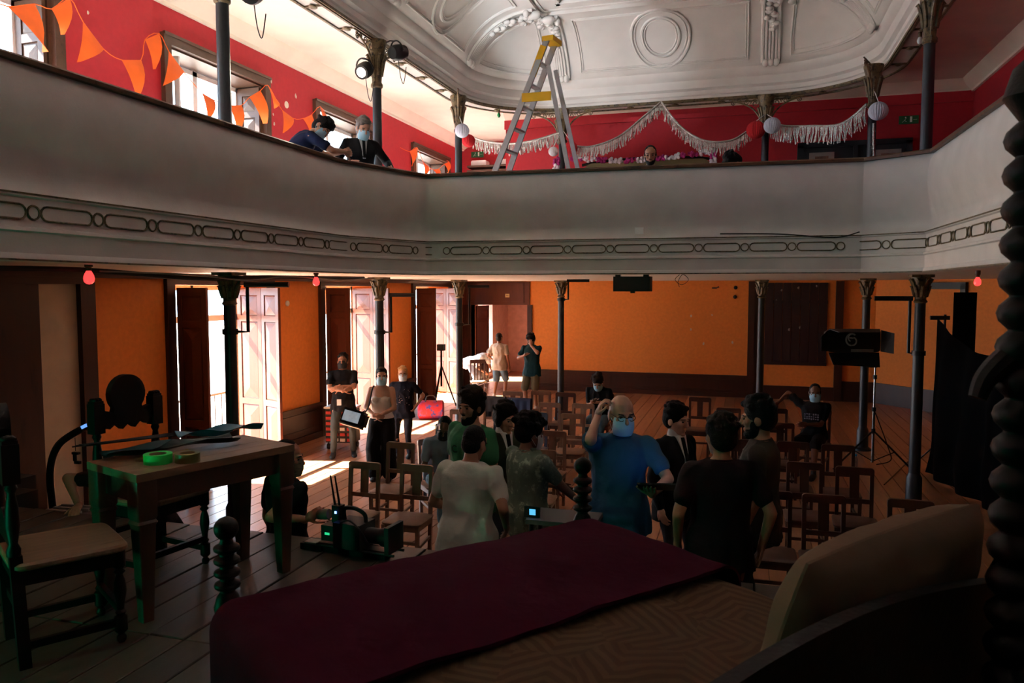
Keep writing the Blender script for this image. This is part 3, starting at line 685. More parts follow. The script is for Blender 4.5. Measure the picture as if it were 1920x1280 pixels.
# ---- red bulbs, speaker box, cables under the gallery
M_redbulb = mat('red_bulb_glass', '#ff3a38', 0.25, emit=1.6)
for x, y, ds in ((-4.8, 4.75, 'near the shuttered doorway'), (-4.8, 8.03, 'between the first two doors'), (2.62, 10.3, 'over the black cloth')):
    t = thing('red_light_bulb', 'small red light bulb under gallery edge ' + ds, 'bulb', (x, y, 3.02))
    MB().lathe([(0.03, 0), (0.03, -0.05), (0.022, -0.055), (0.022, -0.08)], 12).build('socket', M_trim, t)
    MB().lathe([(0.012, -0.075), (0.02, -0.085), (0.035, -0.115), (0.04, -0.14), (0.035, -0.165), (0.018, -0.18), (0.002, -0.184)], 14).build('bulb', M_redbulb, t)
t = thing('hanging_speaker', 'black box speaker hanging under gallery before orange wall', 'speaker', (-1.46, 10.6, 3.02))
MB().box(-0.25, 0.25, -0.12, 0.12, -0.25, -0.05).box(-0.24, 0.24, -0.14, -0.12, -0.24, -0.06).build('cabinet', M_blackm, t)
for s in (-0.2, 0.18): MB().box(s - 0.035, s + 0.035, -0.04, 0.04, -0.06, 0.0).build('hanger', M_black, t)
MB().box(-0.03, 0.03, -0.02, 0.02, -0.275, -0.25).build('bracket', M_trim, t)
def cable(pts, r, lab, m=None, name='cable'):
    o = MB().tube(pts, r, 6).build(name, m or M_cable); return tag(o, lab, 'cable')
cable(bezier([(-4.95, 3.5, 2.93), (-4.95, 4.8, 2.95), (-4.95, 6.2, 2.90), (-4.95, 7.2, 2.93), (-4.95, 8.4, 2.94), (-4.95, 9.5, 2.95)], 8), 0.022, 'thick black cable bundle slung under left gallery edge', name='cable_bundle')
cable(bezier([(-4.84, 4.9, 2.94), (-4.86, 6.0, 2.93), (-4.86, 6.8, 2.89), (-4.86, 7.6, 2.94), (-4.86, 8.8, 2.91), (-4.85, 9.6, 2.96)], 8), 0.008, 'thin pale cable hanging under left gallery edge', mat('pale_cable', '#8f8a84', 0.6))
cable(bezier([(-0.86, 10.9, 3.0), (-0.92, 10.9, 2.93), (-0.83, 10.9, 2.86), (-0.74, 10.9, 2.93), (-0.82, 10.9, 3.0), (-0.88, 10.9, 2.9), (-0.86, 10.9, 2.83)], 6), 0.004, 'loop of thin wire hanging below gallery right of speaker')
# wall details on the orange wall
for k, (x, z, lab) in enumerate(((-0.22, 2.84, 'upper'), (-0.23, 2.6, 'lower'))):
    o = MB().lathe([(0.035, 0), (0.05, 0.01), (0.05, 0.03), (0.02, 0.05)], 12, Matrix.Rotation(R(90), 4, 'X')).build('wall_socket', M_black, None, (x, YB, z)); tag(o, lab + ' round black socket on the orange back wall', 'socket')
o = MB().box(-0.06, 0.06, -0.04, 0, -0.02, 0.02).tube([(0.05, -0.03, 0), (0.11, -0.09, 0.03)], 0.015).build('wall_bracket', M_trim, None, (-0.75, YB, 2.83)); tag(o, 'small broken metal bracket on the orange back wall', 'bracket')
o = MB().lathe([(0.05, 0), (0.05, 0.02), (0.035, 0.03)], 14, Matrix.Rotation(R(90), 4, 'Y')).build('alarm_bell', M_whitewood, None, (XL, 11.9, 2.55)); tag(o, 'small white round sensor on orange wall beside sunlit shutter', 'sensor')
o = MB().lathe([(0.06, 0), (0.06, 0.008)], 16, Matrix.Rotation(R(90), 4, 'Y')).build('wall_disc', M_cream, None, (XL, 12.0, 6.0)); tag(o, 'small round cream disc on the red gallery wall', 'disc')

# ---- stage lamps on the gallery columns
M_lens = emis('lamp_lens_glow', '#fff0cf', 14.0)
def stage_lamp(loc, yaw, pitch, lab, lit, arm, en=160, lc=(1, 0.86, 0.66)):
    t = thing('stage_lamp', lab, 'stage lamp', loc)
    Mx = Matrix.Rotation(yaw, 4, 'Z') @ Matrix.Rotation(pitch, 4, 'X')
    b = MB().lathe([(0.03, -0.13), (0.09, -0.12), (0.115, -0.06), (0.12, 0.05), (0.105, 0.1), (0.105, 0.13)], 18, Mx @ Matrix.Rotation(R(-90), 4, 'X')); b.build('housing', M_black, t)
    MB().lathe([(0.002, 0.125), (0.07, 0.128), (0.072, 0.134), (0.002, 0.142)], 18, Mx @ Matrix.Rotation(R(-90), 4, 'X')).build('lens', M_lens if lit else M_black, t)
    MB().tube([Mx @ V((0.14 * math.cos(a), -0.01, 0.17 * math.sin(a))) for a in [PI * k / 12 for k in range(13)]], 0.012, 6).build('yoke', M_black, t)
    ye = Mx @ V((0, -0.01, 0.165)); MB().tube([ye, ye.lerp(V(arm), 0.5) + V((0, 0, 0.02)), arm], 0.012, 6).build('clamp_arm', M_black, t)
    MB().tube(bezier([(0, 0.02, -0.1), (0.03, 0.03, -0.35), (0.07, 0.05, -0.45), (0.1, 0.08, -0.2)], 6), 0.006, 5).build('cord', M_cable, t)
    if lit:
        l = bpy.data.lights.new('stage_lamp_beam', 'SPOT'); l.energy = en; l.color = lc; l.spot_size = R(42); l.spot_blend = 0.5; l.shadow_soft_size = 0.05
        o = bpy.data.objects.new('stage_lamp_beam', l); COL.objects.link(o); o.parent = t; d = Mx @ V((0, 1, 0)); o.location = d * 0.17; o.rotation_euler = d.to_track_quat('-Z', 'Y').to_euler()
stage_lamp((-5.52, 10.72, 6.08), R(178), R(-30), 'lit black stage lamp clamped to a gallery column', True, (0.06, 0.17, 0.13))
stage_lamp((-5.11, 11.0, 6.38), math.atan2(-1.75, 4.2), R(16), 'black stage lamp aimed at the ceiling behind gilt bracket', True, (-0.2, -0.02, 0.15), 300, (0.86, 0.93, 1.0))
stage_lamp((-4.93, 7.1, 5.86), R(200), R(-25), 'unlit black stage lamp hanging from beam over left gallery', False, (-0.6, 0.0, 0.75))

# ---- orange pennant bunting
M_flag = mat('orange_paper', '#f2691a', 0.7, 0, 0.06, 6)
FL = [[(6.51, 5.78), (6.84, 5.92), (6.91, 5.42)], [(7.06, 5.94), (7.31, 6.15), (7.22, 5.71)], [(7.49, 5.94), (7.79, 5.71), (7.43, 5.46)], [(8.07, 5.66), (8.4, 5.75), (8.34, 5.26)], [(8.48, 6.03), (8.74, 6.19), (8.65, 5.7)],
      [(8.91, 6.01), (9.2, 5.81), (8.77, 5.51)], [(9.57, 5.61), (9.84, 5.57), (9.64, 5.21)], [(10.18, 5.57), (10.48, 5.64), (10.4, 5.22)], [(10.69, 5.81), (10.98, 5.98), (11.15, 5.5)], [(11.19, 6.12), (11.45, 5.92), (11.36, 5.78)],
      [(11.59, 5.81), (11.93, 5.74), (11.61, 5.43)], [(12.23, 5.8), (12.52, 5.93), (12.43, 5.56)], [(12.82, 6.14), (13.08, 5.98), (12.76, 5.69)]]
FL2 = [[(16.78, 5.99), (17.21, 6.16), (16.83, 5.66)], [(17.56, 5.88), (17.89, 5.81), (17.62, 5.54)], [(18.2, 5.78), (18.58, 5.86), (18.4, 5.62)], [(18.95, 6.03), (19.3, 6.15), (19.14, 5.83)]]
for fl, lab in ((FL, 'orange paper pennant bunting strung along red gallery wall'), (FL2, 'short orange pennant bunting across the farthest gallery window')):
    t = thing('pennant_bunting', lab, 'bunting', (-7.52, fl[0][0][0], fl[0][0][1])); oy, oz = fl[0][0]
    MB().tube(bezier([(-0.18, -0.12, 0.08)] + [(0, p[0] - oy, p[1] - oz) for f_ in fl for p in f_[:2]] + [(-0.18, fl[-1][1][0] - oy + 0.12, fl[-1][1][1] - oz + 0.06)], 3), 0.006, 5).build('string', M_flag, t)
    for k, f_ in enumerate(fl):
        P_ = [V((0, p[0] - oy, p[1] - oz)) for p in f_]; b = MB(); tw = random.uniform(-0.08, 0.10); n = 5; vs = []
        for q in range(n + 1):
            u = q / n
            for w_ in (0, 0.5, 1):
                p = P_[0].lerp(P_[1], w_).lerp(P_[2], u); p.x += 0.05 * math.sin(u * PI) * (0.5 + w_) + tw * u * (1 - w_); vs.append(p)
        m_ = len(vs); vs += [p + V((0.004, 0, 0)) for p in vs]; fs = []
        for q in range(n):
            for j in range(2):
                a = q * 3 + j; fs += [(a, a + 1, a + 4, a + 3), (m_ + a + 3, m_ + a + 4, m_ + a + 1, m_ + a)]
        b.add(vs, fs).build('pennant', M_flag, t)

# ---- silver foil garlands
M_foil = mat('silver_foil', '#b9b4b0', 0.2, 0.95, 0.1, 20, 0.7, 60)
def garland(pts, lab, w_=0.26):
    t = thing('foil_garland', lab, 'garland', pts[0]); o0 = V(pts[0]); P_ = [p - o0 for p in bezier(pts, 8)]
    b = MB(); n = len(P_)
    b.tube([p - V((0, 0, 0.01)) for p in P_], 0.022, 6)
    b.build('band', M_foil, t)
    L_ = 0; acc = 0; rnd = random.Random(len(lab))
    for i in range(n - 1):
        seg = P_[i + 1] - P_[i]; h = V((seg.x, seg.y, 0)).length
        f = MB(); nn_ = 3
        sd = V((seg.y, -seg.x, 0)).normalized()
        for q in range(nn_):
            a = P_[i].lerp(P_[i + 1], (q + 0.08) / nn_); c = P_[i].lerp(P_[i + 1], (q + 0.97) / nn_)
            ln = w_ * rnd.uniform(0.8, 1.05); dv = V((rnd.uniform(-0.03, 0.03), 0, 0)) + sd * rnd.uniform(-0.06, 0.06)
            e = sd * 0.002; md = sd * rnd.uniform(-0.03, 0.03)
            vs = [a, c, c - V((0, 0, ln * 0.5)) + md, a - V((0, 0, ln * 0.5)) + md, c - V((0, 0, ln)) + dv, a - V((0, 0, ln)) + dv]
            vs = vs + [p + e for p in vs]
            f.add(vs, [(0, 1, 2, 3), (3, 2, 4, 5), (9, 8, 7, 6), (11, 10, 8, 9), (0, 6, 7, 1), (5, 4, 10, 11), (0, 3, 9, 6), (3, 5, 11, 9), (1, 7, 8, 2), (2, 8, 10, 4)])
        if i % 2 == 0: fr_prev = f
        else:
            fr_prev.add(f.v, f.f); fr_prev.build('fringe', M_foil, t, smooth=20)
def yv(pts, y): return [(x, y, z) for x, z in pts]
garland(yv([(-5.95, 6.23), (-5.48, 6.01), (-4.87, 5.91), (-4.34, 5.95), (-3.79, 6.08)], 16.05), 'silver foil fringe garland behind the stepladder')
garland(yv([(-3.54, 5.8), (-3.08, 5.76), (-2.53, 5.93), (-2.05, 6.28), (-1.68, 6.57)], 16.05), 'silver foil fringe garland rising to centre peak beside ladder')
garland(yv([(-1.68, 6.57), (-1.3, 6.07), (-0.83, 5.76), (-0.32, 5.73), (0.06, 5.94)], 16.05), 'silver foil fringe garland falling from centre peak to red ball')
garland([(0.40, 16.09, 6.07), (0.68, 15.88, 5.92), (1.1, 15.4, 5.80), (1.5, 15.0, 5.71), (1.72, 14.75, 5.78), (1.91, 14.42, 5.92)], 'silver foil fringe garland sagging before dark picture recess', 0.33)
garland([(2.03, 14.455, 5.60), (2.035, 14.455, 5.4), (2.04, 14.45, 5.2), (2.05, 14.44, 5.02)], 'silver foil strip hanging straight down a column', 0.1)
# ---- paper balls
def paper_ball(loc, r, col, lab, tie):
    b = MB(); n = 48; m_ = 12; vs = []; fs = []
    for i in range(m_ + 1):
        a = -PI / 2 + PI * i / m_
        for k in range(n):
            t = 2 * PI * k / n; rr = r * (1 + (0.05 if k % 2 else -0.03)) * max(0.02, math.cos(a)); vs.append((rr * math.cos(t), rr * math.sin(t), r * math.sin(a)))
    for i in range(m_):
        for k in range(n): k2 = (k + 1) % n; fs.append((i * n + k, i * n + k2, (i + 1) * n + k2, (i + 1) * n + k))
    t = thing('paper_ball', lab, 'paper ball', loc); b.add(vs, fs).build('honeycomb', mat('paper_' + col, '#' + col, 0.8), t, smooth=0)
    MB().tube([(0, 0, r * 0.98), V(tie) - V(loc)], 0.006, 5).build('tie', M_whitewood, t)
paper_ball((-5.3, 14.3, 5.86), 0.135, 'cdd3e6', 'white paper ball hanging beside corner column near bunting', (-5.42, 14.44, 6.2)); paper_ball((-5.42, 15.0, 5.80), 0.13, 'c3101f', 'red paper ball beside white ball at corner column', (-5.45, 14.56, 6.2))
paper_ball((-3.87, 15.9, 5.66), 0.10, 'd9d6da', 'small white paper ball behind right ladder leg', (-3.77, 16.14, 6.1)); paper_ball((-3.5, 15.9, 5.72), 0.13, 'b30d1d', 'red paper ball right of the ladder leg', (-3.74, 16.14, 6.15))
paper_ball((0.15, 15.85, 5.86), 0.17, 'b8101c', 'large red paper ball left of a column between foil garlands', (0.31, 16.13, 6.2)); paper_ball((0.44, 15.62, 5.88), 0.15, 'b9bccb', 'white paper ball right of a column between foil garlands', (0.35, 16.13, 6.2))
paper_ball((2.07, 14.27, 5.75), 0.15, 'c2c5d6', 'white paper ball at end of foil garland on right column', (2.02, 14.47, 6.15))
# ---- tissue garland
def tissue(pts, lab, n):
    t = thing('tissue_garland', lab, 'garland', pts[0]); P_ = bezier(pts, 12); rnd = random.Random(n)
    for k in range(n):
        p = P_[int(k / n * (len(P_) - 1))] - V(pts[0]); b = MB()
        for q in range(7):
            a = rnd.uniform(0, 2 * PI); e = rnd.uniform(-1, 1); d = V((math.cos(a), 0.5 * math.sin(a), e)).normalized() * 0.05; b.ell(d, (0.035, 0.03, 0.035), n=6, m=4)
        b.build('rosette', mat('tissue_white', '#d8cdd2', 0.85) if (k // 3) % 2 else mat('tissue_pink', '#a3206a', 0.85), t, p)
tissue([(-3.62, 16.7, 5.63), (-2.9, 16.7, 5.56), (-2.18, 16.7, 5.53), (-1.4, 16.7, 5.58), (-0.65, 16.7, 5.64)], 'pink and white tissue garland along the gallery bench', 30)
tissue([(-3.82, 16.0, 5.5), (-3.84, 16.0, 5.3), (-3.86, 16.0, 5.12)], 'pink and white tissue streamer hanging beside ladder', 8)
tissue([(-0.66, 16.6, 5.6), (-0.67, 16.6, 5.46), (-0.66, 16.6, 5.34)], 'pink tissue streamer hanging at right end of bench', 6)
# ---- gallery furniture behind the parapet
t = thing('gallery_bench', 'long olive upholstered bench with rounded back on gallery', 'bench', (-2.1, 17.15, 4.55))
M_olive = mat('olive_upholstery', '#6f6442', 0.8, 0, 0.1, 10)
b = MB(); pr = [(-1.35, 0.0), (-1.35, 0.88)] + [(-1.35 + 0.2 * (1 - math.cos(a)), 0.88 + 0.14 * math.sin(a)) for a in [PI / 2 * k / 5 for k in range(1, 6)]]
pr += [(-x, z) for x, z in reversed(pr)]
b.prism(pr, -0.06, 0.06, Matrix.Rotation(R(90), 4, 'X')).build('back', M_olive, t); MB().box(-1.35, 1.35, -0.55, -0.06, 0.3, 0.45).build('seat', M_olive, t)
for s in (-1.3, 1.24): MB().box(s, s + 0.06, -0.5, 0.05, 0, 0.3).build('leg', M_trim, t)
MB().tube(bezier([(-1.42, 0.02, 1.0), (-1.0, 0.02, 1.06), (0, 0.02, 1.1), (1.0, 0.02, 1.06), (1.42, 0.02, 1.0)], 6), 0.03, 8).build('crest_rail', M_carved, t)
t = thing('picture_recess', 'dark teal panelled recess behind the foil garland', 'cabinet', (2.1, 17.5, 4.55))
M_teal = mat('dark_teal_paint', '#16242a', 0.6)
MB().box(-1.08, 1.05, -0.06, 0, 0, 1.18).build('back_panel', M_teal, t)
MB().box(-0.98, 0.95, -0.24, -0.06, 0.53, 0.57).build('ledge', M_teal, t)
for x0, x1, z0, z1 in ((-1.1, -0.98, 0, 1.24), (0.95, 1.07, 0, 1.24), (-1.1, 1.07, 1.18, 1.28), (-0.02, 0.06, 0, 1.18)): MB().box(x0, x1, -0.14, -0.06, z0, z1).build('frame', M_teal, t)
for x, lab in ((1.47, 'left'), (2.72, 'right')):
    o = MB().box(-0.24, 0.24, -0.03, 0, -0.3, 0.19); t2 = thing('framed_picture', 'pale mounted picture standing in %s half of dark teal recess' % lab, 'picture', (x, 17.34, 5.42)); o.build('mount', mat('picture_mount', '#8d8680', 0.7), t2)
    MB().box(-0.13, 0.13, -0.034, -0.03, -0.24, 0.11).build('image', mat('picture_brown', '#6d4e3e', 0.6, 0, 0.6, 9), t2)
M_exit = mat('exit_green', '#1f6a3c', 0.5); M_exw = mat('exit_white', '#d6e6da', 0.5)
def exit_sign(x, y, z, lab):
    t = thing('exit_sign', lab, 'sign', (x, y, z)); MB().box(-0.18, 0.18, -0.03, 0, -0.08, 0.08).build('plate', M_exit, t)
    b = MB().box(0.02, 0.06, -0.034, -0.03, -0.05, 0.06); b.build('door_symbol', M_exw, t)
    MB().ell((-0.06, -0.032, 0.045), (0.014, 0.003, 0.014)).bar((-0.05, -0.032, 0.03), (-0.08, -0.032, -0.01), 0.02, 0.005).bar((-0.08, -0.032, -0.01), (-0.12, -0.032, -0.05), 0.013, 0.005).bar((-0.08, -0.032, -0.01), (-0.04, -0.032, -0.04), 0.013, 0.005).build('running_figure', M_exw, t)
    MB().bar((0.08, -0.032, 0), (0.15, -0.032, 0), 0.015, 0.005).build('arrow', M_exw, t)
exit_sign(-7.24, YB - 0.02, 6.56, 'green exit sign on red wall in far left gallery corner'); exit_sign(3.1, 17.48, 6.2, 'dim green exit sign on red wall above dark recess')
t = thing('wall_shelf', 'brown wooden shelf unit in far left gallery corner', 'shelf', (-6.55, 20.5, ZG))
for z in (2.7, 2.82): MB().box(-0.8, 1.1, -0.3, 0.28, z, z + 0.05).build('shelf_board', M_trim, t)
MB().box(-0.8, -0.72, -0.3, 0.28, 0, 2.7).box(1.02, 1.1, -0.3, 0.28, 0, 2.7).build('side_panel', M_trim, t)
for x, w_, lab in ((-7.05, 0.22, 'wide'), (-6.3, 0.16, 'small')):
    o = MB().box(-w_, w_, -0.14, 0.14, 0, 0.13).box(-w_ * 0.9, w_ * 0.9, -0.15, 0.15, 0.11, 0.15).build('storage_box', M_whitewood, None, (x, 20.45, ZG + 2.87)); tag(o, lab + ' white box on shelf under the exit sign', 'box')
# ---- stepladder on the gallery
t = thing('stepladder', 'tall aluminium stepladder with yellow top on the gallery', 'ladder', (-2.72, 10.9, ZG))
wv = V((0.07, 0.44, 0)); top = V((0.02, 0, 2.98)); fl_ = V((-1.2, 0, 0)); frr = V((0.62, 0, 0))
for k, sd in enumerate((-0.5, 0.5)):
    MB().bar(fl_ * 1.0 + wv * sd * 1.15, top + wv * sd * 0.6, 0.035, 0.08, (1, 0, 0)).build('front_rail', M_alu, t)
    MB().bar(frr + wv * sd * 1.15, top + wv * sd * 0.6 + V((0.02, 0, -0.35)), 0.03, 0.06, (1, 0, 0)).build('rear_rail', M_alu, t)
for k in range(1, 10):
    u = k / 10; c = fl_.lerp(top, u); hw_ = wv * (0.575 - 0.275 * u); MB().bar(c - hw_, c + hw_, 0.08, 0.03).build('step', M_alu, t)
MB().bar(top - wv * 0.36 + V((0.02, 0, 0.02)), top + wv * 0.36 + V((0.02, 0, 0.02)), 0.17, 0.07).build('top_cap', M_yellow, t)
MB().bar(top - wv * 0.33 + V((-0.04, 0, -0.08)), top - wv * 0.33 + V((-0.2, 0, -0.48)), 0.03, 0.09, (1, 0, 0)).build('rail_cover', M_yellow, t)
MB().bar(V((-0.32, 0, 2.2)) - wv * 0.4, V((0.1, 0, 2.2)) - wv * 0.4, 0.03, 0.12).build('spreader', M_yellow, t)

# ================================================================== FURNITURE
def hall_chair_meshes(m):
    out = []
    t = 0.036
    for s in (-1, 1):
        b = MB(); x = s * 0.165                     # rear leg and back post in one piece
        pts = [(x, 0.16, 0), (x, 0.19, 0.45), (x, 0.205, 0.7), (x, 0.225, 0.945)]
        for a, c in zip(pts, pts[1:]): b.bar(a, c, t, t, (0, 1, 0))
        out.append(('back_post', b.mesh('back_post', m)))
        out.append(('front_leg', MB().bar((s * 0.18, -0.2, 0), (s * 0.185, -0.2, 0.43), 0.036, 0.036, (0, 1, 0)).mesh('front_leg', m)))
        out.append(('side_stretcher', MB().bar((s * 0.178, -0.19, 0.2), (x, 0.17, 0.22), 0.02, 0.03).mesh('side_stretcher', m)))
    n = 10; poly = [(-0.185, 0.885), (-0.185, 0.93)] + [(-0.185 + 0.03 * (1 - math.cos(a)), 0.93 + 0.03 * math.sin(a)) for a in (0.5, 1.0, 1.5)]
    poly += [(-x, z) for x, z in reversed(poly)]
    out.append(('top_rail', MB().prism(poly, -0.018, 0.018, Matrix.Translation((0, 0.224, 0)) @ Matrix.Rotation(R(90), 4, 'X')).mesh('top_rail', m)))
    out.append(('lower_rail', MB().box(-0.165, 0.165, 0.187, 0.211, 0.59, 0.635).mesh('lower_rail', m)))
    b = MB(); sec = [(0.625, 0.045), (0.89, 0.047)]
    for (z0, w0), (z1, w1) in zip(sec, sec[1:]):
        y0, y1 = 0.197 + (z0 - 0.6) * 0.08, 0.197 + (z1 - 0.6) * 0.08
        b.add([(-w0, y0, z0), (w0, y0, z0), (w0, y0 + 0.014, z0), (-w0, y0 + 0.014, z0), (-w1, y1, z1), (w1, y1, z1), (w1, y1 + 0.014, z1), (-w1, y1 + 0.014, z1)], [(3, 2, 1, 0), (4, 5, 6, 7), (0, 1, 5, 4), (1, 2, 6, 5), (2, 3, 7, 6), (3, 0, 4, 7)])
    out.append(('splat', b.mesh('splat', m)))
    seat = MB().loft([((0, -0.01, 0.43), (0.21, 0, 0), (0, 0.215, 0)), ((0, -0.01, 0.437), (0.216, 0, 0), (0, 0.221, 0)), ((0, -0.01, 0.45), (0.216, 0, 0), (0, 0.221, 0)), ((0, -0.01, 0.456), (0.205, 0, 0), (0, 0.21, 0))], 24, 7)
    out.append(('seat', seat.mesh('seat', m)))
    out.append(('apron', MB().box(-0.17, 0.17, -0.205, -0.185, 0.37, 0.43).box(-0.165, 0.165, 0.165, 0.185, 0.37, 0.43).box(-0.19, -0.172, -0.19, 0.17, 0.37, 0.43).box(0.172, 0.19, -0.19, 0.17, 0.37, 0.43).mesh('apron', m)))
    out.append(('front_stretcher', MB().box(-0.175, 0.175, -0.21, -0.19, 0.24, 0.27).mesh('front_stretcher', m)))
    return out
CH = {'pale': hall_chair_meshes(M_chairL), 'dark': hall_chair_meshes(M_chairD), 'blue': hall_chair_meshes(M_chairB)}
ROWN = {7.35: 'row nearest the stage', 8.5: 'second row', 9.75: 'third row', 11.1: 'fourth row', 12.3: 'fifth row', 13.4: 'rearmost row'}
def hall_chair(kind, x, yb_, rz=0.0, lab=None, z=0.0):
    row = min(ROWN, key=lambda r: abs(r - yb_)); side = 'left' if x < -1.4 else 'right'
    desc = {'pale': 'brown wooden splat-back chair', 'dark': 'dark red-brown wooden splat-back chair', 'blue': 'blue-grey painted splat-back chair'}[kind]
    d = V((0, -0.205, 0)); d.rotate(Euler((0, 0, rz)))
    c = thing('hall_chair', lab or '%s in %s, block %s of aisle' % (desc, ROWN[row], side), 'chair', (x + d.x, yb_ + d.y, z), rz, 'wooden hall chairs in rows')
    for nm, me in CH[kind]: link(nm, me, c)
    return c
rr = random.Random(3)
for kind, x, y in [('pale', -3.85, 7.34), ('pale', -3.27, 7.39), ('pale', -3.93, 8.42), ('pale', -3.5, 13.48), ('pale', -3.0, 12.11), ('dark', -3.02, 13.38), ('pale', -2.45, 12.15), ('pale', -2.4, 11.12), ('blue', -2.96, 11.1),
                   ('pale', -2.36, 9.69), ('pale', -2.21, 8.49), ('pale', -3.97, 13.27), ('pale', -4.12, 11.02), ('blue', -3.46, 11.17), ('blue', -3.85, 9.79), ('pale', -2.9, 9.7),
                   ('dark', 0.51, 11.18), ('dark', 0.49, 12.51), ('dark', 0.6, 9.82), ('dark', 1.1, 9.77), ('dark', 0.65, 8.67), ('dark', 1.13, 8.58), ('dark', 0.72, 7.34), ('dark', 0.27, 7.35), ('dark', 1.43, 7.37), ('dark', -0.69, 13.45), ('dark', -0.2, 12.36), ('dark', 0.1, 9.8), ('dark', 0.05, 11.1)]:
    hall_chair(kind, x, y, rr.uniform(-0.06, 0.06))
hall_chair('pale', -3.57, 12.32, 0.05, 'brown wooden chair with blue jacket over its back'); hall_chair('pale', -4.04, 12.4, -0.04, 'brown wooden chair with grey garment over its back')
hall_chair('dark', 1.132, 12.692, -0.357, 'dark red-brown wooden chair under seated man in printed black tee'); hall_chair('pale', -2.36, 13.524, -0.1, 'brown wooden chair under seated man looking at phone')
hall_chair('pale', -3.66, 8.77, 0.75, 'brown wooden chair under seated man in grey tee')
# the old slatted chair by the back doorway
t = thing('spindle_chair', 'old wooden slat-back chair standing in sunlight by back doorway', 'chair', (-6.44, 18.5, 0), R(25))
for s in (-1, 1):
    MB().bar((s * 0.18, 0.18, 0), (s * 0.18, 0.2, 1.0), 0.032, 0.032, (0, 1, 0)).build('back_post', M_chairD, t); MB().bar((s * 0.19, -0.18, 0), (s * 0.19, -0.18, 0.44), 0.03, 0.03, (0, 1, 0)).build('front_leg', M_chairD, t)
    for z in (0.15, 0.3): MB().bar((s * 0.19, -0.18, z), (s * 0.18, 0.18, z), 0.018, 0.018).build('stretcher', M_chairD, t)
MB().box(-0.2, 0.2, 0.18, 0.21, 0.9, 1.0).build('top_rail', M_chairD, t); MB().box(-0.2, 0.2, -0.2, 0.2, 0.44, 0.47).build('seat', mat('rush_seat', '#b09a78', 0.8, 0, 0.2, 20), t)
for k in range(3): MB().box(-0.1 + k * 0.075, -0.06 + k * 0.075, 0.185, 0.2, 0.47, 0.9).build('slat', M_chairD, t)

